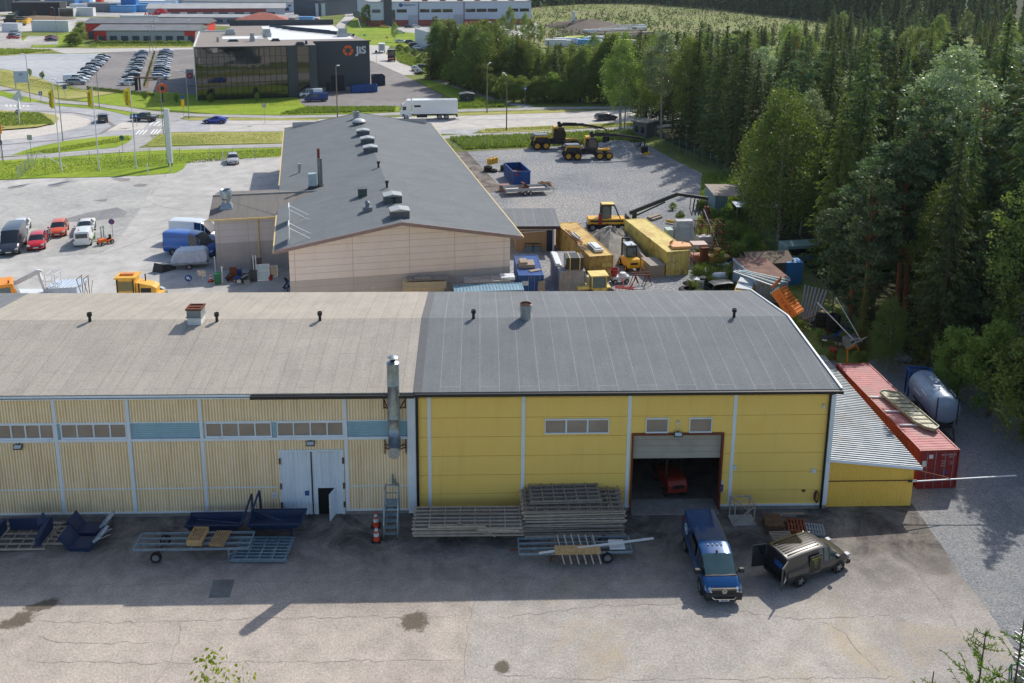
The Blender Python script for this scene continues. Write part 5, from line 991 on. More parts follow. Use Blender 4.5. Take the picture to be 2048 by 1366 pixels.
def car_shell(spec,wins=True):
    st=SPECS[spec]['st'];body,ws,rw,sl_,sr_,tr=M(),M(),M(),M(),M(),M()
    def ring(s):
        x,zb,zs,zt,w,wt=s[:6]
        h=[(w*.88,zb),(w*.99,zb+.14),(w,(zb+zs)/2+.1),(w*.985,zs-.04),(w*.955,zs),(wt,zt-.05 if zt-zs>.2 else zt),(wt*.86,zt),(wt*.45,zt+.02),(0,zt+.03)]
        return[(x,y,z)for y,z in h]+[(x,-y,z)for y,z in h[-2::-1]]
    R_=[ring(s)for s in st];n=len(R_[0])
    for i in range(len(st)-1):
        a,b=R_[i],R_[i+1];dz=st[i+1][3]-st[i][3];sl=abs(dz/(st[i+1][0]-st[i][0]))
        tall=min(st[i][3]-st[i][2],st[i+1][3]-st[i+1][2]);one=max(st[i][3]-st[i][2],st[i+1][3]-st[i+1][2])>.3
        for j in range(n):
            k=(j+1)%n;q=(a[j],a[k],b[k],b[j])
            dst=body
            if wins and j in(4,n-6)and(st[i][6]or(st[i+1][6]and i<4 and tall>.2)):dst=sl_ if j==4 else sr_
            elif wins and 5<=j<=n-7 and one and sl>.42 and st[i][0]>0:dst=ws
            elif wins and 5<=j<=n-7 and one and sl>.42 and st[i][0]<0 and abs(st[i][0])<SPECS[spec]['L']/2-.0 and spec not in('van','hivan','caddy','pickup')and i>0:dst=rw
            dst.add(q,[(0,1,2,3)])
            if one and st[i][6]and j==4 and wins:
                for s,P_0,P_1 in((1,a[4],a[5]),(-1,a[n-5],a[n-6])):tr.bar(P_0,P_1,.07,.05)
    for e in(0,-1):body.add(R_[e],[tuple(range(n))])
    return body,ws,rw,sl_,sr_,tr
def wheel_mesh(r,w=.21,rim=RIM):
    t=M();t.lathe([(r*.62,-w/2),(r*.9,-w/2),(r,-w/3),(r,w/3),(r*.9,w/2),(r*.62,w/2)],22,axis='y')
    q=M();q.lathe([(r*.64,-w/2+.02),(r*.6,-w*.3),(r*.2,-w*.28),(0,-w*.3)],18,axis='y');q.lathe([(r*.64,w/2-.02),(r*.6,w*.3),(r*.2,w*.28),(0,w*.3)],18,axis='y')
    for k in range(5):
        a=k*2*pi/5
        for s in(-1,1):q.bar((0,s*w*.36,0),(r*.62*cos(a),s*w*.4,r*.62*sin(a)),.06,.07)
    return t,q
WM={}
def wheel(par,x,y,r,w=.21,rm=None):
    key=(r,w,rm.name if rm else '')
    if key not in WM:
        t,q=wheel_mesh(r,w);to=t.build('wheel',RUBBER,None,True);qo=q.build('rim',rm or RIM);WM[key]=(to.data,qo.data);bpy.data.objects.remove(to);bpy.data.objects.remove(qo)
    o=bpy.data.objects.new('wheel',WM[key][0]);col.objects.link(o);o.parent=par;o.location=(x,y,r)
    p=bpy.data.objects.new('rim',WM[key][1]);col.objects.link(p);p.parent=o;return o
CARS={}
def car(spec,rgb,x,y,rz,label,group=None,cat=None,name=None,detail=True,z=0):
    """full car with parts; small far ones are copies of one light-weight car"""
    S=SPECS[spec];st=S['st'];hw=max(s[4]for s in st);L=S['L'];pm=pnt(rgb)
    name=name or('van' if spec in('van','hivan','caddy')else 'pickup_truck' if spec=='pickup' else 'car');cat=cat or name.replace('_',' ').replace('pickup truck','pickup')
    t=thing(name,label,cat,(x,y,z),rz,group);key=(spec,rgb)
    if key not in CARS:
        body,ws,rw,sl_,sr_,tr=car_shell(spec);arch=M()
        bo=body.build('body',pm,None,True);tr.k=[];tr.k=[0]*len(tr.f)
        parts=[('body',bo)]
        for nm,mm in(('windscreen',ws),('rear_window',rw),('side_window',sl_),('side_window',sr_)):
            if mm.f:parts.append((nm,mm.build(nm,GL,None,True)))
        if tr.f:parts.append(('pillars',tr.build('pillars',pm)))
        for s in(-1,1):
            for wx_ in S['wb']:parts.append(('wheel_arch',M().lathe([(S['wr']*1.2,s*(hw-.22)),(S['wr']*1.2,s*(hw+.005)),(0,s*(hw+.005))],18,(wx_,0,S['wr']+.02),'y').build('wheel_arch',BLACK)))
            xf_=st[-2][0];parts.append(('headlight',M().box(xf_-.24,xf_+.03,s*(hw-.2)-.17,s*(hw-.2)+.13,st[-2][2]-.02,st[-2][2]+.13).build('headlight',LAMP)))
            parts.append(('tail_light',M().box(-L/2-.02,-L/2+.15,s*(hw-.08)-.1,s*(hw-.08)+.03,st[1][2]-.22,st[1][2]+.02).build('tail_light',REDL)))
        parts.append(('grille',M().box(L/2-.1,L/2+.04,-hw*.62,hw*.62,st[-1][1]+.02,st[-2][2]-.08).build('grille',BLACK)))
        parts.append(('number_plate',M().box(L/2+.03,L/2+.06,-.26,.26,st[-1][1]+.02,st[-1][1]+.13).build('number_plate',WHITE)))
        parts.append(('number_plate',M().box(-L/2-.04,-L/2-.01,-.26,.26,.55,.66).build('number_plate',WHITE)))
        for s in(-1,1):parts.append(('mirror',M().box(st[-4][0]-.25,st[-4][0]-.1,min(s*hw,s*(hw+.2)),max(s*hw,s*(hw+.2)),st[-4][2],st[-4][2]+.17).build('mirror',BLACK if spec in('van','hivan','caddy')else pm)))
        CARS[key]=[(n_,o.data)for n_,o in parts]
        for _,o in parts:bpy.data.objects.remove(o)
    for n_,me in CARS[key]:
        o=bpy.data.objects.new(n_,me);col.objects.link(o);o.parent=t
    for s in(-1,1):
        for wx_ in S['wb']:wheel(t,wx_,s*(hw-.1),S['wr'])
    return t
FARC={}
def farcar(spec,rgb,x,y,rz,label,group,z=0):
    """car a few pixels long in the photo: one mesh with painted body, glass and wheels"""
    key=(spec,rgb)
    if key not in FARC:
        S=SPECS[spec];body,ws,rw,sl_,sr_,tr=car_shell(spec);a=M()
        for i,mm in enumerate((body,tr)):a.mt(0).add(mm.v,mm.f)
        for mm in(ws,rw,sl_,sr_):a.mt(1).add(mm.v,mm.f)
        hw=max(s[4]for s in S['st'])
        for s in(-1,1):
            for wx_ in S['wb']:
                a.mt(2).lathe([(S['wr'],s*(hw-.2)),(S['wr'],s*(hw+.01)),(S['wr']*.6,s*(hw+.012))],12,(wx_,0,S['wr']),'y');a.mt(3).lathe([(S['wr']*.6,s*(hw+.012)),(0,s*(hw+.014))],12,(wx_,0,S['wr']),'y')
            a.mt(3).box(S['L']/2-.3,S['L']/2-.04,s*(hw-.2)-.12,s*(hw-.2)+.1,.62,.74);a.mt(4).box(-S['L']/2-.02,-S['L']/2+.1,s*(hw-.08)-.1,s*(hw-.08)+.02,.75,.95)
        o=a.build('car',[pnt(rgb),GL,RUBBER,RIM,REDL],None,True);FARC[key]=o.data;bpy.data.objects.remove(o)
    nm='parked_car' if spec not in('van','hivan')else 'parked_van'
    o=bpy.data.objects.new(nm,FARC[key]);col.objects.link(o);o.location=(x,y,z);o.rotation_euler=(0,0,rz);return tag(o,label,'van' if 'van' in nm else 'car',group)
def heading(p,q):a,b=at(*p),at(*q);return atan2(b[1]-a[1],b[0]-a[0])
Wt,Sv,Bk,Gy,Bl,Rd_,DB=(226,229,232),(156,160,164),(26,27,30),(84,88,94),(34,74,150),(190,28,34),(28,36,58)
CN={Wt:'white',Sv:'silver',Bk:'black',Gy:'grey',Bl:'blue',Rd_:'red',DB:'dark navy'}
def carrow(p0,p1,cols_,row,ang):
    a,b=Vector(at(*p0)),Vector(at(*p1));n=len(cols_);ordn='nearest second third fourth fifth sixth seventh eighth ninth tenth eleventh twelfth thirteenth fourteenth fifteenth'.split()
    for i,(s,cc)in enumerate(cols_):
        p=a.lerp(b,i/(n-1));w_='nearest' if i==0 else ordn[i]+' nearest'
        farcar(s,cc,p.x,p.y,ang+random.uniform(-.03,.03),f'{CN[cc]} {"van" if s == "van" else s.replace("hatch", "hatchback")}, {w_} in the {row} row of the far car park',f'cars in the {row} row of the far car park',.012)
ca=heading((250,150),(330,148))
carrow((155,169),(208,117),[('suv',Sv),('estate',Wt),('estate',Wt),('hatch',Bk),('sedan',Wt),('estate',Gy),('hatch',Wt),('suv',Bk),('sedan',Sv),('hatch',Wt),('sedan',DB),('hatch',Wt),('hatch',Bk)],'left',ca-.02)
x,y=at(150,163.5);farcar('van',Wt,x,y,ca,'white van with dark rear windows standing behind the front silver car','cars in the left row of the far car park',.012)
carrow((257,170),(284,108),[('suv',Wt),('sedan',Wt),('suv',Bk),('sedan',Wt),('hatch',Bk),('sedan',Wt),('estate',Sv),('hatch',Bk),('estate',Wt),('suv',Gy),('estate',Wt),('hatch',Bl),('hatch',Bk),('sedan',Wt)],'middle',ca+pi-.02)
carrow((321,159),(334,105),[('suv',Wt),('estate',Bl),('hatch',DB),('suv',Bk),('suv',Wt),('hatch',Sv),('estate',Wt),('sedan',Sv),('suv',Wt),('sedan',Bk),('estate',Gy),('suv',Bk),('hatch',Bl),('sedan',Wt)],'right',ca-.02)
for i,(s,cc)in enumerate([('sedan',Rd_),('hatch',Bk),('estate',Wt),('suv',Sv),('sedan',Wt)]):x,y=at(27+i*1.6,77.5-i*3);farcar(s,cc,x,y,ca,f'{CN[cc]} car in the small left-hand lot by the grass corner','cars in the small lot at the far left',.01)
for i,cc in enumerate([DB,Rd_,(96,26,34)]):x,y=at(103+i*.6,82.5-i*2.8);farcar('sedan',cc,x,y,ca,['black','red','maroon'][i]+' car of the three in the middle of the upper left lot','cars in the upper left lot',.01)
for s,cc,px,py,rz,lb in[('sedan',(226,178,60),770,55.5,.1,'yellow car on the white factory forecourt'),('hatch',Bk,817,56,.3,'black car at the loading door of the white factory'),('hatch',Wt,832,55,.4,'white car at the loading door of the white factory'),('estate',Wt,800,67,.2,'white car by the birch at the factory yard fence'),
  ('estate',Wt,802,86,.1,'white car under the weedy bank left of the pale warehouse'),('suv',Bk,822,88,.2,'black off-roader beside the pale warehouse corner'),('suv',(60,52,60),829,94,.3,'maroon car at the pale warehouse wall'),('hatch',Wt,835,99,-.9,'white hatchback at the pale warehouse wall'),('suv',Gy,855,103,-.9,'grey car half hidden by the birches at the warehouse'),
  ('estate',Bk,849,138,.1,'black car parked on the grass edge at the tree belt'),('estate',(96,110,96),832,142,-1.2,'grey-green car pulled up beside the black one at the tree belt'),('sedan',Bk,838,147,-1.2,'small dark car nearest the forecourt at the tree belt'),('sedan',Wt,655,18,.2,'white car by the pylon at the street corner'),('estate',Bl,628,46,.2,'blue car behind the office roof'),('hatch',Rd_,634,42,.2,'red car behind the office roof')]:
    x,y=at(px,py);farcar(s,cc,x,y,rz,lb,None,.01)
x,y=at(206,243);car('suv',(44,44,48),x,y,heading((206,243),(205,230)),'black car driving round the roundabout, seen from behind',z=.02)
x,y=at(289,242);car('pickup',(30,36,42),x,y,heading((300,242),(270,241)),'black double-cab pickup entering the roundabout',z=.02)
x,y=at(431,246);car('coupe',(28,62,160),x,y,heading((440,246),(420,246)),'glossy blue coupe driving on the main road',z=.02)
x,y=at(1212,240);car('estate',(56,62,74),x,y,heading((1200,241),(1230,239)),'dark grey estate car on the main road behind the birch trunks',z=.02)
x,y=at(466,325);car('hatch',(190,190,188),x,y,heading((466,325),(466.5,340)),'silver hatchback parked alone at the lawn edge',z=.0)
jh=J.a+pi
x,y=at(622,194);car('van',Wt,x,y,jh,'white van parked at the office corner',z=.014);x,y=at(632,202.5);car('van',(26,52,122),x,y,jh,'navy blue van parked beside the white van at the office',z=.014)
def yc(spec,rgb,p,q,label,**k):x,y=at(*p);return car(spec,rgb,x,y,heading(p,q),label,**k)
yc('sedan',(228,230,232),(42,463),(30,486),'white sedan behind the dark van in the left yard')
yc('hivan',(62,70,82),(28,498),(14,520),'dark grey high-roof van with bull bar in the left yard')
rc=yc('hatch',(206,30,40),(76,492),(66,520),'bright red hatchback in the left yard')
yc('hatch',(226,92,48),(119,466),(108,492),'orange hatchback parked beside the heating post')
yc('coupe',(232,234,234),(172,462),(162,484),'white car right behind the small white van')
wv=yc('caddy',(226,230,228),(170,484),(180,462),'small white van with green side stripe, rear to the camera')
M().box(-2.24,-2.2,-.6,.6,1.1,1.6).build('rear_window',GL,wv);M().box(-1.2,1.0,-.935,-.91,.5,.62).build('green_stripe',plain('stripe_green',c(120,190,70)),wv);M().tub((-1.6,.3,1.82),(-1.6,.3,1.98),.08).build('beacon',ORL,wv)
whv=yc('hivan',(226,232,236),(395,482),(425,484),'white high-roof van parked beside the annex');blv=yc('hivan',(24,92,178),(385,508),(420,511),'bright blue high-roof van between the white van and the trailer')
x,y=at(857,237.5);hd=heading((910,237),(805,238.5));t=thing('box_truck','white three-axle box truck driving on the main road','truck',(x,y,.02),hd)
M().box(-5.9,3.3,-1.27,1.27,1.15,4.0).build('cargo_box',pnt((236,240,243)),t,bevel=.05);M().box(1.6,2.9,1.27,1.29,2.6,3.0).build('label_panel',DARKST,t)
M().prism([(3.5,.6),(5.6,.6),(5.75,1.3),(5.6,2.2),(5.3,3.0),(4.9,3.35),(4.3,3.95),(3.6,4.0),(3.5,3.9)],'y',-1.22,1.22).build('cab',pnt((236,240,243)),t,bevel=.06)
M().prism([(5.66,2.0),(5.38,2.95),(5.42,2.98),(5.72,2.02)],'y',-1.1,1.1).build('windscreen',GL,t)
for s in(-1,1):M().box(4.5,5.25,s*1.235-.01,s*1.235+.01,2.0,2.75).build('side_window',GL,t);M().box(4.9,5.3,s*1.235-.01,s*1.235+.012,.8,1.2).build('wheel_arch',BLACK,t)
M().box(-5.9,3.4,-.5,.5,.75,1.15).box(-5.9,-5.6,-1.2,1.2,.5,.8).box(.3,2.4,.7,1.2,.45,1.0).build('chassis',DARKST,t)
for wx_ in(4.55,-2.2,-3.6):
    for s in(-1,1):wheel(t,wx_,s*1.08,.5,.3);M().lathe([(.6,s*1.0),(.6,s*1.26)],14,(wx_,0,.5),'y').build('mudguard',WHITE,t)
x,y=at(764,105);t=thing('camper_truck','white box van driving up the side road','truck',(x,y,.01),heading((764,106),(767,92)));M().box(-3,1.2,-1.1,1.1,.8,3.3).build('box_body',WHITE,t);M().box(1.2,2.8,-1,1,.5,2.2).build('cab',WHITE,t);M().box(-3.02,-3,-.8,.8,1,3.0).build('rear_door',GR,t)
for wx_ in(-2,2):[wheel(t,wx_,s*.95,.36)for s in(-1,1)]
x,y=at(783,122);t=thing('tractor_unit','dark blue tractor unit without trailer on the side road','truck',(x,y,.01),heading((784,124),(780,105)))
M().box(.8,3.0,-1.2,1.2,.7,3.6).build('cab',pnt((28,34,60)),t,bevel=.08);M().box(.78,.8,-.9,.9,2,3.2).build('rear_window',GL,t);M().box(-3,.8,-.45,.45,.6,1.0).box(-2.9,-2.7,-1.2,1.2,.5,1).build('chassis',plain('chassis_red',c(110,40,36)),t)
for wx_ in(-2.2,-1.0,2.2):[wheel(t,wx_,s*1.0,.5,.3)for s in(-1,1)]
# ---------- the two vans in the foreground (built with more detail)
BLUEV=mat('van_blue',c(2,78,136),c(2,68,122),.8,.2,.3,0,None,1.);GRYV=mat('van_grey',c(46,47,50),c(40,41,44),.8,.35,.1,0,None,1.)
f0,r0=at(1441,1185),at(1392,1062)
hd=atan2(f0[1]-r0[1],f0[0]-r0[0]);mx_,my_=at(1419,1141)
t=thing('blue_van','shiny blue panel van with silver grille bars, nose towards the camera','van',(mx_,my_,0),hd)
body,ws,rw,sl_,sr_,tr=car_shell('van');body.build('body',BLUEV,t,True);tr.build('pillars',BLUEV,t)
WSG=glass('windscreen_glass',c(70,96,98),.04)
ws.build('windscreen',WSG,t,True);sl_.build('side_window',GL,t,True);sr_.build('side_window',GL,t,True)
M().box(1.02,1.5,-.6,.6,1.9,1.93).build('roof_edge',BLACK,t)if 0 else None
LOW=plain('dark_bumper',c(34,36,40),.5)
M().prism([(2.2,.3),(2.5,.25),(2.7,.3),(2.74,.55),(2.68,.72),(2.2,.72)],'y',-.93,.93).build('bumper',LOW,t,bevel=.04)
M().box(2.55,2.72,-.62,.62,.74,.92).build('grille',BLACK,t)
M().bar((2.7,-.72,.80),(2.7,.72,.80),.035,.035).bar((2.66,-.62,.93),(2.66,.62,.93),.03,.03).build('chrome_bar',plain('chrome',c(210,212,214),.15,1),t);M().path([(2.70,-.62,.52),(2.77,-.5,.44),(2.78,.5,.44),(2.70,.62,.52)],.028).build('lower_chrome',MATS['chrome'],t)
b=M().lathe([(.125,0),(.125,.02),(.1,.02),(.1,0)],24,(2.735,0,.85),'x').build('badge',MATS['chrome'],t)
M().bar((2.75,-.06,.93),(2.75,0,.78),.018).bar((2.75,.06,.93),(2.75,0,.78),.018).bar((2.75,-.085,.9),(2.75,-.035,.79),.016).bar((2.75,.085,.9),(2.75,.035,.79),.016).bar((2.75,-.035,.79),(2.75,0,.87),.016).bar((2.75,.035,.79),(2.75,0,.87),.016).build('emblem',MATS['chrome'],b)
pl=M().box(2.75,2.765,-.27,.27,.3,.41).build('number_plate',WHITE,t);text('FNJ-784',.1,BLACK,pl,(2.77,0,.355),(pi/2,0,pi/2),ext=.002)
for s in(-1,1):
    h=M().add([(2.42,s*.93,.92),(2.66,s*.62,.84),(2.69,s*.62,.74),(2.5,s*.93,.78),(2.36,s*.88,.98),(2.58,s*.6,.93)],[(0,1,2,3),(4,5,1,0),(4,0,3),(5,2,1)]).build('headlight',LAMP,t)
    m_=M().box(1.55,1.75,min(s*1.0,s*1.28),max(s*1.0,s*1.28),1.12,1.36).build('mirror',LOW,t,bevel=.04);M().bar((1.62,s*.93,1.12),(1.65,s*1.05,1.18),.05).build('arm',LOW,m_)
    for wx_ in(-1.7,1.65):M().lathe([(.42,s*.74),(.42,s*.967),(0,s*.967)],20,(wx_,0,.38),'y').build('wheel_arch',BLACK,t);wheel(t,wx_,s*.88,.35)
    M().box(-2.67,-2.5,s*.86-.07,s*.86+.07,1.0,1.5).build('tail_light',REDL,t)
    M().box(-.9,.35,s*.93-.01,s*.93+.012,1.2,1.75).build('side_window',GL,t)
for y in(-.36,-.12,.12,.36):M().cbox(.62,y,2.02,.07,.07,.04).build('roof_marker',LAMP,t)
M().cbox(1.05,0,1.95,.12,.08,.08).build('antenna',BLACK,t)
M().bar((1.98,-.75,1.2),(1.93,-.05,1.23),.03).bar((1.98,.05,1.2),(1.93,.75,1.23),.03).build('wiper',BLACK,t)
M().path([(1.96,-.8,1.19),(2.0,0,1.2),(1.96,.8,1.19)],.04).build('cowl',BLACK,t)
lg=M().lathe([(.3,0),(.3,.006),(.24,.006),(.24,0)],28,(-1.55,-.965,1.45),'y').build('side_logo',WHITE,t);M().bar((-1.65,-.97,1.52),(-1.48,-.97,1.5),.05,.03).bar((-1.6,-.97,1.45),(-1.48,-.97,1.36),.05,.03).build('logo_mark',WHITE,lg)
f0,r0=at(1672,1128),at(1568,1158);hd=heading((1590,1163),(1680,1130));mx_,my_=at(1614,1139)
t=thing('grey_van','small dark grey van with ribbed roof and both rear doors open','van',(mx_,my_,0),hd)
body,ws,rw,sl_,sr_,tr=car_shell('caddy');body.build('body',GRYV,t,True);tr.build('pillars',GRYV,t);ws.build('windscreen',WSG,t,True);sl_.build('side_window',WSG,t,True);sr_.build('side_window',WSG,t,True)
for i in range(7):y=-.54+i*.18;M().bar((-2.0,y,1.845-abs(y)*.02),(.1,y,1.86-abs(y)*.02),.05,.025).build('roof_rib',GRYV,t)
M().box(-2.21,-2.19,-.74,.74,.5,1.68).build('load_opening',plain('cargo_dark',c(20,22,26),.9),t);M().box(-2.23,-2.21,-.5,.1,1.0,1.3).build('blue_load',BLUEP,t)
for s,a in((1,R(100)),(-1,R(-75))):
    d=M().xf((-2.2,s*.82,0),pi/2-(a if s>0 else a)+(0 if s>0 else pi)*0)
    ang=pi+(R(-15)if s>0 else R(28));d=M().xf((-2.2,s*.8,0),ang);d.box(0,.78,-.03,.03,.42,1.72)
    dr=d.build('rear_door',GRYV,t,bevel=.02)
    g_=M().xf((-2.2,s*.8,0),ang).box(.1,.68,-.045,-.03,1.15,1.6).box(.1,.68,.03,.045,1.15,1.6).build('door_window',GL,dr)
    if s<0:M().xf((-2.2,s*.8,0),ang).add([(.18,.05,.75),(.55,.05,.72),(.5,.05,.85),(.38,.05,.9),(.42,.05,1.1),(.3,.05,.92)],[(0,1,2,3,4,5)]).build('decal',WHITE,dr)
M().box(-2.3,-2.15,-.8,.8,.3,.48).build('bumper',BLACK,t);M().prism([(1.95,.28),(2.22,.28),(2.24,.5),(1.95,.52)],'y',-.82,.82).build('bumper',BLACK,t)
for s in(-1,1):
    for wx_ in(-1.3,1.35):M().lathe([(.39,s*.7),(.39,s*.905),(0,s*.905)],20,(wx_,0,.34),'y').build('wheel_arch',BLACK,t);wheel(t,wx_,s*.82,.32)
    M().box(1.95,2.18,s*.68-.12,s*.68+.12,.66,.82).build('headlight',LAMP,t);M().box(1.0,1.15,min(s*.9,s*1.08),max(s*.9,s*1.08),1.02,1.2).build('mirror',BLACK,t)
    M().box(-.75,.05,s*.9-.004,s*.9+.006,.5,1.55).build('sliding_door',GRYV,t)
pn=M().box(-.7,0.0,-.915,-.9,.62,1.5).build('sign_panel',plain('panel_black',c(44,44,42),.5),t);YT=plain('decal_yellow',c(214,206,30),.4)
for i,(tx,sz)in enumerate((('HUOLTO',.15),('METALLI',.075),('040 555',.075),('TYÖT',.075),('LVI',.07))):text(tx,sz,YT,pn,(-.35,-.92,1.38-i*.13),(pi/2,0,0),ext=.002)
M().path([(1.28,-.7,1.06),(1.33,0,1.08),(1.28,.7,1.06)],.035).build('cowl',BLACK,t);M().bar((1.25,-.6,1.1),(1.2,-.05,1.13),.025).bar((1.25,.05,1.1),(1.2,.6,1.13),.025).build('wiper',BLACK,t)
# ---------- forklift inside the hall
def forklift(name,label,x,y,rz,cm,cab=True,s=1.):
    t=thing(name,label,'forklift',(x,y,0),rz);t.scale=(s,)*3
    M().prism([(-1.35,.35),(.9,.3),(1.0,.9),(.2,1.0),(-.2,1.25),(-1.2,1.3),(-1.45,1.0)],'y',-.58,.58).build('body',cm,t,bevel=.1)
    M().prism([(-1.5,.45),(-1.1,.45),(-1.1,1.28),(-1.3,1.25),(-1.55,.95)],'y',-.62,.62).build('counterweight',cm,t,bevel=.12);M().box(-1.57,-1.5,-.35,.35,.78,.98).build('grille',BLACK,t)
    cb=M()
    for px,py in((-.75,-.5),(-.75,.5),(.7,-.5),(.7,.5)):cb.bar((px,py,1.1),(px*.85,py*.9,2.3),.08)
    cb.box(-.75,.7,-.52,.52,2.26,2.36).build('cab_frame',BLACK if cab else DARKST,t)
    if cab:M().box(-.7,.64,-.47,.47,1.2,2.24).build('cab_glass',WSG,t);M().box(-.2,.2,-.2,.2,1.0,1.75).build('seat',REDP,t);M().tub((-.5,0,2.36),(-.5,0,2.5),.06).build('beacon',ORL,t);M().box(-.6,.6,-.45,.45,2.365,2.4).build('roof_panel',LAMP,t)
    ms=M()
    for y_ in(-.32,.32):ms.box(1.05,1.2,y_-.06,y_+.06,.1,2.6)
    for z_ in(.4,1.4,2.5):ms.box(1.05,1.18,-.26,.26,z_,z_+.12)
    ms.build('mast',BLACK,t);M().box(1.25,2.4,-.4,-.26,.08,.14).box(1.25,2.4,.26,.4,.08,.14).box(1.2,1.27,-.5,.5,.1,.7).build('forks',BLACK,t)
    for wx_,r in((.75,.36),(-1.0,.28)):
        for q in(-1,1):wheel(t,wx_,q*.55,r,.26,cm)
    return t
fx,fy=at(1338,972);forklift('forklift','red forklift parked in the dark just inside the open roller door',fx,fy,R(100),mat('forklift_red',c(150,46,30),c(130,38,24),2,.35),False,1.0)
# ---------- ladder frames and hay-rack wagons in front of the halls
GRW=mat('grey_timber',c(206,192,174),c(160,148,134),5,.85,0,.2,None,stretch=(.6,6,6));STL=mat('zinc_tube',c(150,172,188),c(120,140,152),4,.5,.4);NAVY=mat('navy_steel',c(36,56,92),c(28,46,78),2,.45)
def ladder(mm,x0,x1,y0,y1,z,nx,ny,t=.07,over=0.):
    """frame: ny long rails along x, nx cross rungs along y"""
    for i in range(ny):y=y0+(y1-y0)*i/(ny-1);mm.bar((x0,y,z),(x1,y,z),t,t)
    for i in range(nx):x=x0+over+(x1-x0-2*over)*i/(nx-1);mm.bar((x,y0,z+t*.5),(x,y1,z+t*.5),t*.6,t*.6)
    return mm
def rack_on_wheels(name,label,px,py,L,W,h,m,rot=0.,nx=3,ny=4,wheelx=None,legs=True):
    x,y=at(px,py);t=thing(name,label,'rack wagon',(x,y,0),A.a+rot)
    ladder(M(),0,L,0,W,h,nx,ny,.09).build('frame',m,t)
    if wheelx is not None:
        M().bar((wheelx,0,.3),(wheelx,W,.3),.08).bar((wheelx,.2,.3),(wheelx,.2,h),.07).bar((wheelx,W-.2,.3),(wheelx,W-.2,h),.07).build('axle',RUST,t)
        for y_ in(-.05,W+.05):wheel(t,wheelx,y_,.3,.18)
    if legs:M().bar((L*.28,.1,0),(L*.28,.1,h),.08).bar((L*.28,.1,.2),(L*.4,.1,h),.05).bar((L*.28,W-.1,0),(L*.28,W-.1,h),.08).build('leg',RUST,t)
    return t,x,y
def stackframes(name,label,cat,px,py,L,W,n,dz,m,rot=0.,jit=.12,nx=8,ny=7,z0=.1,group=None):
    x,y=at(px,py);t=None
    for k in range(n):
        r_=random.Random(k+int(px));a=A.a+rot+r_.uniform(-.02,.02)*(k>0)
        q=ladder(M(),0,L,0,W,0,nx,ny,.075,.12).build(name,m if not isinstance(m,list)else m[k%len(m)]);q.location=(x+r_.uniform(-jit,jit),y+r_.uniform(-jit,jit)*.5,z0+k*dz);q.rotation_euler=(0,0,a)
        pos='bottom one' if k==0 else 'top one' if k==n-1 else['','second','third','fourth','fifth','sixth','seventh','eighth','ninth','tenth','eleventh','twelfth','thirteenth'][k]+' lowest'
        tag(q,label if n==1 else f'{label}, {pos}',cat,group or(label if n>1 else None))
stackframes('timber_hurdle','grey slatted frame lying under the navy blade at the left edge','slatted frame',-45,1103,3.6,2.3,1,.1,GRW,0,0,6,6,.1)
stackframes('timber_hurdle','small grey slatted frame between the two navy blades','slatted frame',60,1090,2.0,1.9,1,.1,GRW,0,0,4,6,.06)
def blade(name,label,px,py,rz,L,both=False,wrap=False):
    x,y=at(px,py);t=thing(name,label,'steel scoop',(x,y,0),rz)
    prof=[(0,0),(.5,-.05),(.75,.1),(.85,.4),(.78,.42),(.66,.16),(.48,.03),(0,.08)]
    b=M();n=2
    b.prism([(y_,z_+.1)for y_,z_ in prof],'x',-L/2,L/2).build('shell',NAVY,t)
    for s in(-1,1):M().prism([(0,.1),(.75,.1),(.85,.55),(.5,.95),(.35,.9),(.1,.45)],'x',s*L/2-.04,s*L/2+.04).build('end_plate',NAVY,t)
    M().box(-L/2,L/2,-.12,0,.1,.24).build('edge',NAVY,t)
    if wrap:M().xf((L/2,.4,.75),0,.3,.2).cbox(0,0,0,.5,.5,.16).build('plastic_wrap',mat('clear_wrap',c(190,200,208),c(120,130,140),9,.2),t)
    return t
x,y=at(-8,1092);t=thing('plough_frame','large navy U-shaped plough frame standing on a slatted frame at the left edge','plough frame',(x,y,0),A.a)
M().box(.35,2.55,.9,1.05,.35,1.05).build('cross_beam',NAVY,t);M().prism([(-1.2,.35),(1.0,.35),(1.0,1.05),(.6,1.05),(-1.2,.8)],'x',-.05,.15).build('side_plate',NAVY,t);M().prism([(-.6,.35),(.95,.35),(1.1,1.1),(.8,1.2),(-.6,.85)],'x',2.45,2.68).build('side_plate',NAVY,t);M().add([(1.9,.85,1.05),(2.3,.85,1.5),(2.65,.6,1.1),(2.2,.3,1.0)],[(0,1,2,3),(3,2,1,0)]).build('gusset',NAVY,t)
def scoop(label,px,py,rot,z=0.):
    x,y=at(px,py);t=thing('navy_scoop',label,'steel scoop',(x,y,z),rot,'wrapped navy scoops')
    P_=[(-1.1,.75),(-.95,.95),(-.45,.2),(.5,.2),(1.05,.7),(1.15,.62),(.6,.02),(-.5,.02)]
    M().prism(P_,'y',0,1.0).build('shell',NAVY,t);M().prism([(-1.1,.8),(-.9,.95),(-.4,.24),(.5,.24),(1.1,.72),(.6,.0),(-.5,.0)],'y',-.05,0).build('end_plate',NAVY,t)
    M().xf((1.05,.45,.75),0,0,-.75).cbox(0,0,0,.55,1.0,.16).build('plastic_wrap',mat('clear_wrap',c(190,200,208),c(110,122,134),9,.2),t)
scoop('navy scoop with plastic-wrapped end, nearer one of the pair',158,1102,A.a-.05);scoop('navy scoop with plastic-wrapped end, rear one against the wall',172,1072,A.a-.05)
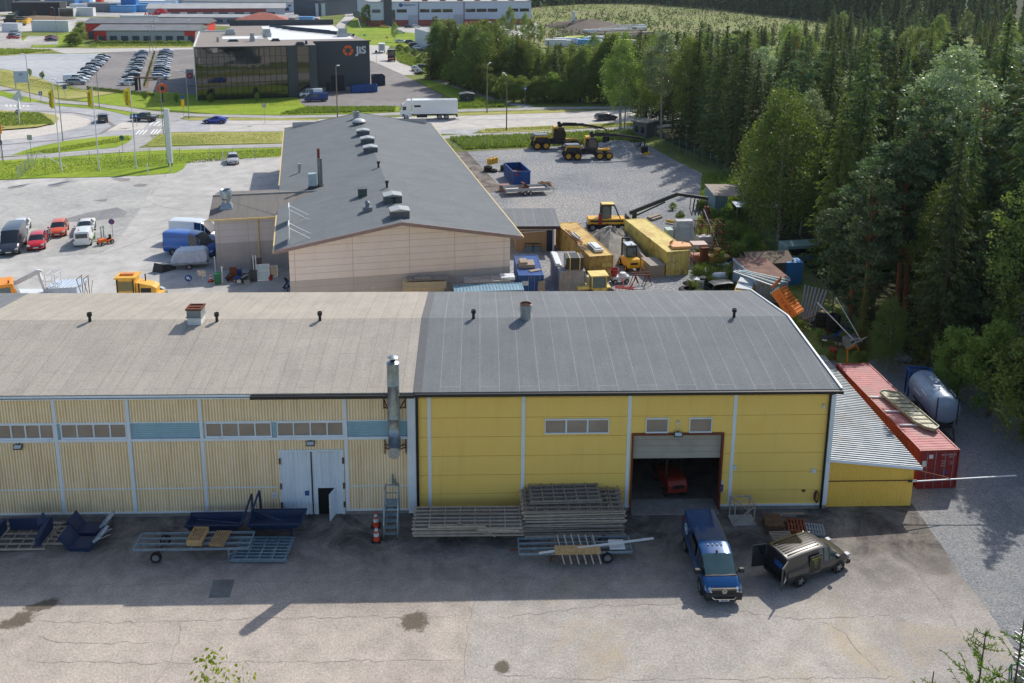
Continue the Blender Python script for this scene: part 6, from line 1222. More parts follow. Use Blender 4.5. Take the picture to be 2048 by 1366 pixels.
x,y=at(212,1070);t=thing('bent_wire','bent pale steel rod lying on the dark asphalt beside the scoops','rod',(x,y,.03));M().path([(-.2,.3,0),(.1,.55,0),(-.1,.2,0),(-.25,-.3,0),(-.1,-.4,0),(.1,-.1,0),(.25,0,0)],.02).build('rod',WHITE,t)
rw_,rx_,ry_=rack_on_wheels('rack_wagon','zinc-coloured rack wagon carrying two pallets',268,1124,6.1,1.4,.72,STL,0,3,4,1.2,False)
M().bar((5.0,.1,0),(5.0,.1,.7),.08).bar((5.0,.1,.25),(5.6,.1,.7),.05).build('leg',STL,rw_)
def pallet(label,x,y,z,rz,m=WOODY,tilt=0,collar=False,L=1.2,W=.8,n=6):
    t=thing('pallet',label,'pallet',(x,y,z),rz);t.rotation_euler=(tilt,0,rz)
    for i in range(n):yy=-W/2+(W-.09)*i/(n-1);M().box(-L/2,L/2,yy,yy+.09,.12,.145).build('deck_board',m,t)
    for xx_ in(-L/2+.05,0,L/2-.05):M().box(xx_-.05,xx_+.05,-W/2,W/2,.0,.118).build('bearer',m,t)
    if collar:M().box(-L/2,L/2,-W/2,-W/2+.03,.146,.34).box(-L/2,L/2,W/2-.03,W/2,.146,.34).box(-L/2,-L/2+.03,-W/2+.031,W/2-.031,.146,.34).box(L/2-.03,L/2,-W/2+.031,W/2-.031,.146,.34).build('collar',m,t)
    return t
px_,py_=at(396,1078,.8);pallet('pallet with a wooden collar on the zinc rack wagon',px_,py_,.80,A.a+pi/2-.05,WOODY,0,True)
px_,py_=at(441,1079,.8);pallet('plain pallet on the zinc rack wagon',px_,py_,.80,A.a+pi/2-.08,mat('used_pallet_wood',c(176,142,100),c(150,118,84),5,.85))
def trough(label,px,py,w_,d_,h,rot=0.):
    x,y=at(px,py);t=thing('navy_trough',label,'steel trough',(x,y,0),A.a+rot,'navy tipping troughs')
    o=.25;z0,z1=h,h+.45;q=M();I=[(0,0),(w_,0),(w_,d_),(0,d_)];lo=[(.25,.2),(w_-.5,.2),(w_-.5,d_-.2),(.25,d_-.2)]
    q.add([(a,b,z1)for a,b in I]+[(a,b,z0)for a,b in lo]+[(a+(.06 if a==0 else-.06),b+(.06 if b==0 else-.06),z1)for a,b in I]+[(a,b,z0+.05)for a,b in lo],
          [(0,1,5,4),(1,2,6,5),(2,3,7,6),(3,0,4,7),(4,5,6,7),(8,12,13,9),(9,13,14,10),(10,14,15,11),(11,15,12,8),(12,15,14,13),(0,8,9,1),(1,9,10,2),(2,10,11,3),(3,11,8,0)]).build('trough',NAVY,t)
    M().bar((0,-.02,z1),(w_,-.02,z1),.08).bar((0,d_,z1),(w_,d_,z1),.08).build('rim',NAVY,t)
    for lx_,ly_ in((.4,.3),(w_-.7,.3),(.4,d_-.3),(w_-.7,d_-.3)):M().bar((lx_,ly_,0),(lx_,ly_,z0),.08).build('leg',NAVY,t)
    return t,w_,z1
t,w_,z1=trough('navy tipping trough, left one of the two',370,1078,3.2,1.2,.35);M().bar((w_-.1,.1,z1),(w_+.25,1.3,z1+1.1),.09).bar((w_+.25,1.3,z1+1.1),(w_+.25,1.3,.3),.09).bar((w_-.1,.1,z1+.02),(.6,.5,z1+.05),.07).build('drawbar',NAVY,t)
t,w_,z1=trough('navy tipping trough, right one nearest the white door',494,1080,3.1,1.4,.5);M().bar((.05,0,z1),(.45,1.4,z1+1.2),.09).bar((.45,1.4,z1+1.2),(.5,1.5,.3),.09).bar((.3,.8,z1+.3),(2.0,.1,z1+.1),.07).build('drawbar',NAVY,t)
stackframes('tube_hurdle','zinc tube frame lying flat on the asphalt right of the pallets','slatted frame',462,1126,3.0,1.9,2,.09,STL,-.02,.1,5,8)
x,y=at(781,1080);t=thing('platform_steps','wheeled aluminium platform steps against the hall wall','steps',(x,y,0),A.a)
q=M()
for s in(-.38,.38):q.bar((s,0,.05),(s,.9,1.55),.05,.12);q.bar((s,1.6,.05),(s,1.6,2.4),.05);q.bar((s,.9,1.5),(s,.9,2.5),.05);q.bar((s,0,.9),(s,.9,2.5),.045);q.bar((s,.9,2.5),(s,1.6,2.5),.045);q.bar((s,0,.1),(s,0,.9),.04);q.bar((s,.0,.1),(s,1.6,.1),.05)
q.bar((-.38,1.6,2.4),(.38,1.6,2.4),.05).bar((-.38,1.6,1.9),(.38,1.6,1.9),.04);q.build('frame',GALV,t)
for k in range(5):M().box(-.36,.36,.1+k*.18,.32+k*.18,.25+k*.28,.29+k*.28).build('step',STL,t)
M().box(-.36,.36,.95,1.58,1.5,1.55).build('platform',STL,t)
for a_,b_ in((-.38,0),(.38,0),(-.38,1.6),(.38,1.6)):M().lathe([(.08,-.02),(.08,.02),(0,.02)],10,(a_,b_,.08),'x').build('castor',RUBBER,t)
x,y=at(790,985);
x,z=A.wall(786,960,-.1);q=M().box(x-.04,x+.04,-.15,-.05,z-.25,z+.35).box(x+.1,x+.16,-.15,-.05,z-.3,z+.05).cbox(x+.2,-.12,z-.28,.14,.1,.14).build('pipe_fitting',GALV,hallc)
CON=plain('cone_orange',c(226,74,26),.5)
def cone(label,px,py,rz=0,s=1.,z=0.):
    x,y=at(px,py,z);t=thing('traffic_cone',label,'traffic cone',(x,y,z),rz);t.scale=(s,)*3
    M().box(-.22,.22,-.22,.22,0,.04).build('base',RUBBER,t);M().lathe([(.16,.04),(.045,.74),(.02,.76)],18).build('cone',CON,t,True)
    M().lathe([(.128,.26),(.103,.42)],18).build('reflective_band',WHITE,t);M().lathe([(.088,.52),(.066,.66)],18).build('reflective_band',WHITE,t)
cone('front traffic cone by the platform steps',753,1081,0,1.2);cone('rear traffic cone close to the wall by the platform steps',752,1052,0,1.2)
DK1=mat('dark_grey_timber',c(166,156,146),c(126,116,108),5,.85,0,.2,None,stretch=(.6,6,6))
rw_,_,_=rack_on_wheels('rack_wagon','low wagon under the long grey timber frames left of the tall pile',835,1070,6.0,1.7,.55,STL,0,5,4,4.6,False)
x,y=at(826,1076,.65)
stackframes('timber_hurdle','long grey timber frame on the left wagon','slatted frame',822,1093,6.1,2.0,5,.1,[GRW,DK1],-.01,.14,8,7,.68)
for k,(dx,dy,a_,L_)in enumerate([(2.4,1.1,-.5,2.4),(.8,.7,.02,3.2),(1.0,1.9,0.01,4.),(3.6,.4,.0,2.2)]):
    q=M().box(0,L_,0,.12,0,.05).build('loose_board',[WOODG,GRW,DK1,GRW][k]);q.location=(x+dx,y+dy-.6,1.2+k*.01);q.rotation_euler=(0,0,a_);tag(q,['slanting','front','rear','short right-hand'][k]+' loose board on the left timber frames','board','loose boards on the left timber frames')
stackframes('timber_hurdle','grey timber frame in the tall pile by the yellow wall','slatted frame',1046,1075,5.7,2.5,14,.115,[GRW,DK1,GRW],.015,.16,10,7,.12)
stackframes('timber_hurdle','smaller grey frame lying on top of the tall pile','slatted frame',1060,1062,4.1,2.3,2,.11,DK1,.03,.05,7,7,1.72)
rw_,_,_=rack_on_wheels('rack_wagon','zinc rack wagon in front of the tall timber pile',1038,1127,6.1,1.35,.55,STL,.01,4,4,4.75,True)
M().box(4.9,5.75,.15,.95,.61,.66).build('deck_plate',WHITE,rw_);M().tub((-.1,.5,.5),(-.5,.5,.45),.05).build('hitch',RUST,rw_)
x,y=at(1110,1108,.7);q=M().box(0,2.45,0,.5,0,.22).build('timber_pack',WOODY);q.location=(x,y,.63);q.rotation_euler=(0,0,A.a+.01);tag(q,'pack of fresh yellow timber lying across the front rack wagon','timber')
for k in range(6):
    x,y=at(1128+k*14.6,1116,.6);q=M().bar((0,0,0),(0,2.0,.35),.06,.06).build('rack_bar',GRW);q.location=(x,y-.35,.5);q.rotation_euler=(0,0,A.a+.12);tag(q,'thin grey bar, '+['first','second','third','fourth','fifth','sixth'][k]+' from the left under the timber pack','bar','bars under the timber pack')
x,y=at(1080,1103,.8);q=M().bar((0,0,0),(6.3,.95,.12),.12,.06).build('long_plank',WHITE);q.location=(x-.05,y-.1,.78);q.rotation_euler=(0,0,A.a);tag(q,'long pale plank laid obliquely over the front rack wagon','plank')
x,y=at(1468,1050);t=thing('timber_cage','open timber transport cage on a board base by the yellow wall','cage',(x,y,0),A.a+.03);q=M()
W3,D3,H3=1.15,.9,1.25
for a_,b_ in((0,0),(W3,0),(0,D3),(W3,D3)):q.bar((a_,b_,0),(a_,b_,H3),.07)
for z_ in(H3,):q.bar((0,0,z_),(W3,0,z_),.07).bar((0,D3,z_),(W3,D3,z_),.07).bar((0,0,z_),(0,D3,z_),.07).bar((W3,0,z_),(W3,D3,z_),.07)
q.bar((0,0,.2),(W3,0,H3-.1),.06).bar((0,D3,H3),(W3,D3,.3),.06).bar((0,0,H3),(W3,D3,H3+.01),.06);q.build('frame',GRW,t);M().box(-.1,W3+.15,-.12,D3,.0,.05).build('base_board',plain('pale_board2',c(176,178,176),.8),t)
BRW=mat('brown_pallet_wood',c(132,100,76),c(96,70,54),5,.85,0,.2);RBW=mat('red_brown_pallet',c(156,84,56),c(110,60,44),5,.8)
for k in range(4):x,y=at(1545,1058);pallet(('lowest','second','third','topmost')[k]+' brown pallet of the pile beside the timber cage',x,y,k*.15,A.a-.15+pi/2+k*.02,BRW,0,False,1.2,1.0,8)
for k in range(2):x,y=at(1592,1058);pallet(('lower','upper')[k]+' reddish pallet right of the brown pile',x,y,k*.15,A.a-.2+pi/2,RBW,0,False,1.25,1.0,6)
for k in range(3):x,y=at(1562,1085);pallet(('bottom','middle','top')[k]+' grey pallet right behind the grey van roof',x,y,k*.15,A.a+.02,WOODG,0,False,1.2,.8,6)
x,y=at(1630,1062);pallet('bleached grey pallet lying alone near the wall corner',x,y,.02,A.a-.22+pi/2,plain('bleached',c(150,158,164),.8),0,False,1.0,1.0,7)
x,y=at(1575,1033);q=M().box(0,1.1,0,.3,0,.08).box(.3,1.6,.05,.25,.08,.14).build('plank_bundle',WOODG);q.location=(x-.6,y-.1,.01);q.rotation_euler=(0,0,A.a);tag(q,'short planks lying against the plinth behind the pallets','planks')
# ---------- containers
def container(name,label,px,py,rz,L=12.19,W=2.44,H=2.59,m=None,z=0,top=None,doorm=None,marks=None,cat='container',world=None,nm='container'):
    x,y=world or at(px,py);t=thing(name,label,cat,(x,y,z),rz);t_=M()
    t_.corr((0,.12,.16),(0,1,0),L-.24,(0,0,1),H-.3,.28,.045,(1,0,0),True);t_.corr((W,.12,.16),(0,1,0),L-.24,(0,0,1),H-.3,.28,.045,(-1,0,0),True);t_.corr((.1,L,.16),(1,0,0),W-.2,(0,0,1),H-.3,.28,.04,(0,-1,0),True);t_.build('side_panel',m,t)
    t_=M();t_.corr((.06,.1,H-.05),(0,1,0),L-.2,(1,0,0),W-.12,.3,.025,(0,0,1),True);t_.build('roof',top or m,t)
    f_=M()
    for a_ in(0,W):
        for b_ in(0,L):f_.box(a_-.04,a_+.08 if a_==0 else a_+.04,b_-(.02 if b_==0 else .1),b_+(.1 if b_==0 else .02),0,H)
    f_.box(-.02,.06,.1,L-.1,0,.16).box(W-.06,W+.02,.1,L-.1,0,.16).box(-.02,.07,.1,L-.1,H-.14,H+.01).box(W-.07,W+.02,.1,L-.1,H-.14,H+.01)
    f_.box(.08,W-.08,-.02,.1,0,.16).box(.08,W-.08,-.02,.1,H-.14,H+.012).box(.08,W-.08,L-.1,L+.02,H-.14,H+.012).build('frame',doorm or m,t)
    for k in range(2):
        x0=.09+k*(W/2-.08);d=M().box(x0,x0+W/2-.1,.0,.05,.17,H-.15);
        for z_ in(.35,.95,1.6,2.1):d.box(x0+.06,x0+W/2-.16,-.02,0,z_,z_+.28)
        dr=d.build('door',doorm or m,t)
        for u in(.3,.78):M().tub((x0+u*(W/2-.1),-.05,.1),(x0+u*(W/2-.1),-.05,H-.1),.02,.02,6).build('lock_rod',GALV,dr)
    return t
REDC=mat('container_red',c(176,76,62),c(150,62,50),1.2,.6,dirt=c(140,84,70));REDT=mat('container_red_roof',c(198,132,132),c(176,108,110),1.2,.65,dirt=c(160,132,126),dscale=.5);ORC=mat('container_front_red',c(150,44,42),c(128,36,36),1.5,.5)
cp=at(1835,972);rc_=container('shipping_container','long faded red shipping container beside the lean-to shed',0,0,.0735,m=REDC,top=REDT,doorm=ORC,world=(25.12,50.07))
for i,(tx,xx_,zz_,sz)in enumerate((('CLHU 390851 0',1.78,2.28,.14),('45G1',1.95,2.12,.12),('30 480',1.5,1.85,.1),('3 870',1.5,1.7,.1),('26 610',1.5,1.55,.1),('67 CU',2.0,1.8,.09),('2 390',2.0,1.66,.09))):text(tx,sz,WHITE,rc_,(xx_,-.03,zz_),(pi/2,0,0),ext=.002)
M().box(.55,.8,-.024,-.02,2.05,2.3).build('sticker',WHITE,rc_);M().box(.15,.45,-.03,-.021,1.5,1.9).build('sticker',WHITE,rc_);M().box(1.5,1.75,-.03,-.021,1.0,1.2).build('sticker',BLUEP,rc_)
x,y=at(1812,820,2.75);t=thing('steel_tray','pale grey coffin-shaped steel tray lying on the red container roof','steel tray',(x,y,2.62),.0)
q=M();PLT=mat('stained_plate',c(182,182,162),c(130,128,106),2.5,.6,.2,dirt=c(96,96,88),dscale=1.2)
P_=[(-.1,-2.5),(.35,-2.75),(.8,-2.35),(.75,2.2),(-.15,2.6),(-.55,2.3),(-.4,-1.7)];P_=[(a_+.1*0-b_*.12,b_)for a_,b_ in P_]
q.prism(P_,'z',.1,.22);q.build('tray',PLT,t)
for k in range(8):yy=-1.9+k*.52;M().bar((-.4-yy*.12,yy,.25),(.7-yy*.12,yy,.25),.05).build('cross_rib',PLT,t)
e_=M()
for i in range(7):a_,b_=P_[i],P_[(i+1)%7];e_.bar((*a_,.26),(*b_,.26),.06,.1)
e_.build('edge',PLT,t)
for i,(yy,z_)in enumerate(((-1.8,0),(0.,0),(2.0,0))):q=M().bar((-1.4,yy,.05),(.9,yy,.05),.09).build('bearer_bar',WHITE);q.location=(x-yy*.12,y,2.60);tag(q,['nearest','middle','farthest'][i]+' white bar under the steel tray on the red container','bar','bars under the steel tray')
x,y=at(1888,872);x2_,y2_=at(1838,808);hd=atan2(y2_-y,x2_-x);t=thing('tanker_trailer','blue-grey tank trailer with a blue cradle parked under the trees','tank trailer',((x+x2_)/2,(y+y2_)/2,0),hd);Lh=math.hypot(x2_-x,y2_-y)/2
TK=mat('tank_blue_grey',c(150,170,192),c(128,150,174),1,.4,.1,dirt=c(120,134,150));r=1.05;zc_=1.8;pr_=[(0,-Lh-.1)]+[(r*sin(a_),-Lh+.35-.45*cos(a_))for a_ in(.3,.7,1.1,1.57)]+[(r*sin(a_),Lh-.35+.45*cos(a_))for a_ in(1.57,1.1,.7,.3)]+[(0,Lh+.1)]
M().lathe(pr_,32,(0,0,zc_),'x').build('tank',TK,t,True);M().box(-Lh*.3,Lh*.7,-.35,.35,zc_+r-.08,zc_+r+.02).path([(-Lh*.3,-.3,zc_+r+.06),(Lh*.7,-.3,zc_+r+.06)],.03).tub((0,0,zc_+r),(0,0,zc_+r+.15),.3).build('walkway',TK,t)
for s in(-1,1):M().path([(-Lh*.5,s*1.0,zc_+.6),(-Lh*.1,s*1.0,zc_+.62)],.03).path([(-Lh*.2,s*1.12,zc_+.2),(Lh*.3,s*1.12,zc_+.2)],.03).build('hand_rail',WHITE,t)
M().box(-Lh,Lh,-.5,.5,.6,.85).bar((-Lh-.3,-.4,.7),(-Lh-1.6,0,.5),.1).bar((-Lh-.3,.4,.7),(-Lh-1.6,0,.5),.1).build('chassis',DARKST,t);M().bar((-Lh-.05,-.7,.9),(-Lh-.05,-.7,2.9),.06).bar((-Lh-.05,.7,.9),(-Lh-.05,.7,2.9),.06).build('ladder',DARKST,t)
q=M();
for s in(-.8,.8):q.bar((Lh+.2,s,.5),(Lh+.2,s,2.5),.12).bar((Lh+.8,s,.5),(Lh+.8,s,2.5),.12).bar((Lh+.2,s,2.5),(Lh+.8,s,2.5),.12)
q.bar((Lh+.2,-.8,2.5),(Lh+.2,.8,2.5),.12).bar((Lh+.8,-.8,2.5),(Lh+.8,.8,2.5),.12).box(Lh+.15,Lh+.25,-.8,.8,1.2,2.3).build('blue_cradle',BLUEP,t)
for wx_ in(-.6,.7):[wheel(t,wx_,s*.95,.5,.3)for s in(-1,1)]
for k in range(7):
    x,y=at(2030,1262+k*14,.25+k*.0);q=M()
    L_=6.;q.bar((0,0,0),(L_,0,0),.05,.1).bar((0,.42,0),(L_,.42,0),.05,.1)
    for i in range(18):q.bar((.2+i*.33,0,0),(.2+i*.33,.42,0),.04)
    q=q.build('aluminium_ladder',plain('aluminium',c(150,154,158),.5,.4));q.location=(x,y,.2+(k%3)*.14);q.rotation_euler=(0,0,R(-62+k));tag(q,'aluminium ladder at the right picture edge, '+['rearmost','second rearmost','third rearmost','middle','third nearest','second nearest','nearest'][k]+' of the stack','ladder','ladders stacked at the right edge')
x,y=at(2040,1345);t=thing('green_trestle','green trestle under the ladders at the right edge','trestle',(x,y,0),.2);M().bar((-.5,0,.5),(.8,0,.5),.07).bar((-.5,0,.5),(-.7,-.3,0),.06).bar((-.5,0,.5),(-.3,.3,0),.06).bar((.8,0,.5),(1,-.3,0),.06).bar((.8,0,.5),(.6,.3,0),.06).build('frame',plain('trestle_green',c(30,120,80)),t)
# ---------- containers and machines behind the halls
YC1=mat('old_container_yellow',c(206,172,92),c(172,138,70),1.2,.65,dirt=c(130,84,44),dscale=.9);YC1T=mat('old_container_roof',c(226,196,118),c(196,160,90),1,.7,dirt=c(160,100,54),dscale=.7)
YC2=mat('container_yellow',c(222,204,118),c(204,184,100),1.2,.6,dirt=c(150,130,62),dscale=.9);YC2T=mat('container_yellow_roof',c(232,214,132),c(216,192,108),1,.65,dirt=c(188,152,84),dscale=.5)
GC=mat('container_grey',c(160,162,168),c(136,138,144),1.2,.6,dirt=c(150,120,96));TEALC=mat('container_teal',c(124,158,176),c(106,140,158),1.2,.5)
ca_=container('shipping_container','rust-streaked ochre container with pipes on its roof',0,0,.236,m=YC1,top=YC1T,doorm=YC1,world=(7.94,86.7))
cb_=container('shipping_container','clean pale yellow container behind the grey crate',0,0,.2387,m=YC2,top=YC2T,doorm=YC2,world=(16.0,88.45))
for z_ in(1.1,1.6,2.1):M().cbox(.75,-.05,z_,.12,.04,.12).build('sticker',WHITE,cb_)
for a_,z_ in((1.5,.9),(2.05,.9),(1.5,1.6),(2.05,1.6)):M().cbox(a_,-.04,z_,.42,.03,.42).build('patch',YC2,ca_)
gp=at(1120,543,2.59);container('shipping_container','short light grey container carrying a black box',0,0,.1,6.06,m=GC,world=gp)
bp=at(1037.5,551,2.5);container('site_cabin','royal blue container with a white panel left of the grey container',0,0,.07,6.06,2.35,2.5,BLUEP,world=bp,cat='container',nm='cabin')
tp=at(905,580,2.4);container('shipping_container','pale blue ribbed container against the gable wall, roof piled with sheets',0,0,-pi/2+.12,6.3,1.9,2.45,TEALC,world=(tp[0]+.0,tp[1]+1.2))
def on(px,py,z):return(*at(px,py,z),z)
def mesh_thing(name,label,cat,loc,rz,m,M_,group=None,smooth=False):
    o=M_.build(name,m,None,smooth);o.location=loc if len(loc)==3 else(*loc,0);o.rotation_euler=(0,0,rz);return tag(o,label,cat,group)
x,y,z=on(1158,472,2.62);
for i in range(9):mesh_thing('steel_pipe','rusty or white pipe of the bundle on the ochre container roof','pipe',(x+(i%5)*.17-.9,y+.4*(i%3)-.5+(i//5)*0,z+.06+.12*(i//5)),.236+.03,[RUST,WHITE,GALV][i%3],M().tub((0,-2.2 if i%3==0 else-1.5,0),(0,2.4 if i%3==0 else .6,0),.06,.06,8),'pipes on the ochre container')
x,y,z=on(1194,499,2.62);mesh_thing('white_bundle','white wrapped bundle on the ochre container roof','bundle',(x,y,z),.25,WHITE,M().box(-.5,.4,-.9,1.6,.0,.28).box(-.35,.3,-.6,1.3,.28,.4))
x,y,z=on(1175,497,2.62);q=M();ladder(q,-.6,.6,-.9,.9,.15,4,5,.06);mesh_thing('steel_grille','dark steel grille lying beside the white bundle on the ochre container','grille',(x-.3,y,z),.3,DARKST,q)
x,y,z=on(1361,494,2.62);mesh_thing('tan_tank_lid','tan metal lid lying on the near end of the pale yellow container','lid',(x,y,z),.2,plain('tan_metal',c(222,168,116),.6),M().prism([(-1.1,-.6),(.9,-.75),(1.1,.3),(.3,1.1),(-.9,.9)],'z',.05,.28).tub((-.8,.8,.3),(-.6,.6,.55),.12).tub((.4,.5,.28),(.4,.5,.4),.08))
x,y,z=on(1143,537,2.62);t=thing('black_crate','black strapped box on the roof of the short grey container','crate',(x+.2,y,z),.1);M().box(-.85,.85,-.7,.9,.12,1.3).build('box',plain('black_tarp',c(34,36,38),.4),t)
for a_ in(-.5,.45):M().box(a_,a_+.07,-.72,.92,.1,1.32).build('strap',YC2T,t)
M().box(-.8,.8,-.65,-.5,0,.12).box(-.8,.8,.6,.75,0,.12).build('pallet',WOODG,t)
x,y,z=on(1112,522,2.62);mesh_thing('panel_sections','long white panel sections beside the black box on the grey container','panel',(x+.1,y,z),.08,WHITE,M().box(-.35,.3,-1.6,2.4,0,.12).box(-.3,.1,-1.5,2.3,.12,.24))
x,y,z=on(1052,532,2.5);mesh_thing('board_pack','pack of pale boards on the blue cabin roof','board pack',(x,y,z),.1,WOODG,M().box(-.7,.8,-.7,.9,.0,.35).box(-.6,.1,-.5,.8,.35,.55))
x,y,z=on(1070,541,2.5);mesh_thing('flat_board','single flat board lying askew on the blue cabin roof','board',(x,y,z),.5,WOODG,M().box(-.6,.6,-.25,.25,0,.05))
M().box(.3,.95,-.06,-.03,1.5,1.95).build('white_notice',WHITE,bpy.data.objects['site_cabin'])
mesh_thing('leaning_board','weathered board leaning against the right front of the blue cabin','board',(bp[0]+2.1,bp[1]-.35,0),.07,WOODG,M().add([(-.35,0,0),(.35,0,0),(.45,.3,2.0),(-.25,.3,2.0),(-.35,-.05,0),(.35,-.05,0),(.45,.25,2.0),(-.25,.25,2.0)],[(0,1,2,3),(4,7,6,5),(0,3,7,4),(1,5,6,2),(2,6,7,3)]))
x,y,z=on(975,563,2.5);mesh_thing('sheet_pile','grey sheets and battens piled on the pale blue container','sheets',(x-2.2,y,z),.12,plain('fibre_sheet',c(178,172,166),.8),M().box(0,4.2,-.5,.8,0,.12).bar((.3,-.4,.2),(2.5,.7,.22),.07).bar((1.5,.7,.2),(3.8,-.4,.22),.07).bar((2.6,-.5,.2),(2.7,.9,.2),.08))
x,y,z=on(1018,556,2.6);mesh_thing('foam_block','bright white foam slab on the right end of the pale blue container','foam slab',(x,y,z),.12,WHITE,M().box(-.8,.5,-.5,.6,0,.25))
for k,(px,py,w_,z_,lb)in enumerate([(805,578,3.9,1.6,'lower'),(805,565,4.1,2.3,'upper')]):
    x,y,z=on(px,py,z_);q=M()
    for i in range(5):q.box(0,w_-.12*(i%2),0,1.2,-z_+i*z_/5 if k==0 else-.7+i*.14,(-z_+(i+1)*z_/5-.05)if k==0 else-.7+(i+1)*.14-.03)
    mesh_thing('board_stack',f'{lb} pack of pale building boards stacked by the beige gable','board stack',(x,y,z),.12,plain('insulation_board',c(220,204,172),.8),q)
x,y,z=on(835,562,2.45);mesh_thing('grey_sheets','grey sheets with a strapped bundle on top of the board stack','sheets',(x-.6,y,z),.12,plain('grey_sheet',c(150,146,144),.7),M().box(-.4,3.4,0,1.2,0,.08).box(.3,1.9,.1,.8,.1,.3).bar((.8,0,.32),(.8,1,.32),.06))
for i in range(5):x,y,z=on(715+i*14,577-i*.5,1.4);mesh_thing('white_tube','white plastic-wrapped tube of the bundle left of the board stack','tube',(x-1.0,y+i*.1,z-.1*(i%2)),.1+.05*i,[WHITE,GALV][i%2],M().tub((0,0,0),(2.6,0,0),.09,.09,8),'tubes left of the board stack')
x,y=at(1050,504);q=thing('crate_pair','two dark wire crates stacked at the garage wall','crates',(x,y,0),.1)
for a_ in(0,.95):M().box(a_,a_+.85,0,.8,.0,.55).build('grey_box',plain('crate_grey',c(110,130,140),.6),q);q2=M();ladder(q2,a_,a_+.85,.0,.8,.9,4,4,.04);[q2.bar((a_+u,v,.5),(a_+u,v,.95),.05)for u in(0,.85)for v in(0,.8)];q2.build('wire_frame',DARKST,q)
x,y=at(1150,463);x2,y2=at(1250,456);gf=Frame(x,y,atan2(y2-y,x2-x));gl=math.hypot(x2-x,y2-y);t=thing('white_gate','low white painted tube gate behind the gravel heap','gate',(x,y,0),gf.a);q=M().bar((0,0,1.05),(gl,0,1.05),.12).bar((0,0,.2),(gl,0,.2),.1)
for i in range(5):q.bar((gl*i/4,0,0),(gl*i/4,0,1.1),.1)
q.bar((gl*.45,0,.2),(gl*.52,0,1.0),.06).bar((gl*.6,0,.2),(gl*.52,0,1.0),.06).build('frame',WHITE,t)
pa=Vector(on(1250,462,1.2)[:2]);pb=Vector(on(1290,515,1.2)[:2]);d=pb-pa;mesh_thing('retaining_panel','long concrete panel standing along the pale yellow container','concrete panel',(*pa,0),atan2(d.y,d.x),CONC,M().box(0,d.length,-.15,.15,0,1.2))
def heap(name,label,cat,pts,h,m,seed=1):
    w2=[np.array(at(*p))for p in pts];ce=np.mean(w2,0);rs=np.random.RandomState(seed);V=[(ce[0],ce[1],h)];n=40;K=9;ang=[math.atan2(*(p-ce)[::-1])for p in w2];rad=[np.linalg.norm(p-ce)for p in w2];od=np.argsort(ang);A2=np.array(ang)[od];R2=np.array(rad)[od]
    for j in range(1,K+1):
        for i in range(n):
            a_=-pi+2*pi*i/n;r_=np.interp(a_,A2,R2,period=2*pi)*j/K;V.append((ce[0]+cos(a_)*r_+rs.normal()*.05,ce[1]+sin(a_)*r_+rs.normal()*.05,max(-.05,h*(1-(j/K)**1.25)+(rs.normal()*.05*h if j<K else-.1))))
    F=[(0,1+i,1+(i+1)%n)for i in range(n)]+[(1+(j-1)*n+i,1+j*n+i,1+j*n+(i+1)%n,1+(j-1)*n+(i+1)%n)for j in range(1,K)for i in range(n)]
    o=M().add(V,F).build(name,m,None,True);return tag(o,label,cat)
heap('gravel_heap','tall grey heap of crushed gravel between the two yellow containers','gravel heap',[(1178,476),(1208,462),(1245,468),(1256,500),(1240,528),(1218,540),(1196,520)],2.5,gmat('crushed_grit',[c(138,134,128),c(164,160,152)],.6,3,16,.8,1,.3))
heap('sand_heap','low pinkish heap of sand and rubble before the black hall','sand heap',[(38,43),(52,35),(90,33),(112,41),(95,45),(60,46)],2.2,G_SOIL,2)
heap('gravel_mound','low mound of earth at the lot corner below the forest hut','earth mound',[(1180,300),(1215,284),(1262,284),(1290,300),(1270,318),(1220,316)],1.5,G_GRAV,3)
heap('bark_heap','dark heap of bark on the clearing edge','bark heap',[(1150,58),(1165,45),(1190,46),(1215,58),(1190,70),(1160,72)],4.5,plain('dark_bark',c(86,74,64),.9),4)
x,y=at(1257,535);forklift('forklift','yellow forklift with glazed cab between gravel heap and crate',x,y,1.78,mat('forklift_yellow',c(248,186,32),c(236,170,26),2,.35),True,1.12)
x,y=at(1265,573);t=thing('steel_trestle','rusty steel trestle table standing before the yellow forklift','trestle',(x,y,0),.1);q=M().box(0,1.9,0,.12,1.1,1.2).box(0,1.9,.75,.87,1.1,1.2)
for a_ in(.3,1.6):
    for b_ in(0.05,.8):q.bar((a_,b_,1.1),(a_-.45,b_-.2,0),.06).bar((a_,b_,1.1),(a_+.45,b_+.2,0),.06)
    q.bar((a_-.2,0,.5),(a_+.2,.9,.5),.05)
q.build('frame',RUST,t)
x,y=at(1301,556);t=thing('grey_crate','weathered grey plywood crate against the pale yellow container','crate',(x,y,0),.24);M().box(0,1.5,0,2.6,0,1.25).build('box',WOODG,t);M().box(-.05,1.55,-.05,2.65,1.25,1.32).build('lid',plain('grey_ply',c(150,142,132),.8),t);M().box(-.02,0,1.6,2.55,.3,1.1).build('yellow_side',YC2,t)
x,y=at(1181,592);t=thing('loader_tractor','small yellow tractor with square cab roof behind the dark roof ridge','tractor',(x,y,0),.15);t.scale=(.88,)*3;M().box(-.2,2.2,-.5,.7,.4,1.1).build('body',YC2,t,bevel=.05)
for a_,b_ in((0,-.6),(1.6,-.6),(0,.8),(1.6,.8)):M().bar((a_,b_,1.0),(a_,b_,2.45),.1).build('cab_post',YC2T,t)
M().box(.05,1.55,-.55,.75,1.1,2.4).build('cab_glass',WSG,t);M().box(-.2,1.8,-.8,1.0,2.45,2.58).build('cab_roof',YC2T,t);[wheel(t,u,v,.5,.3)for u in(-.2,2.1)for v in(-.7,.9)];M().box(-1.6,-.3,-.6,.6,1.0,1.3).build('hood',YC2T,t)
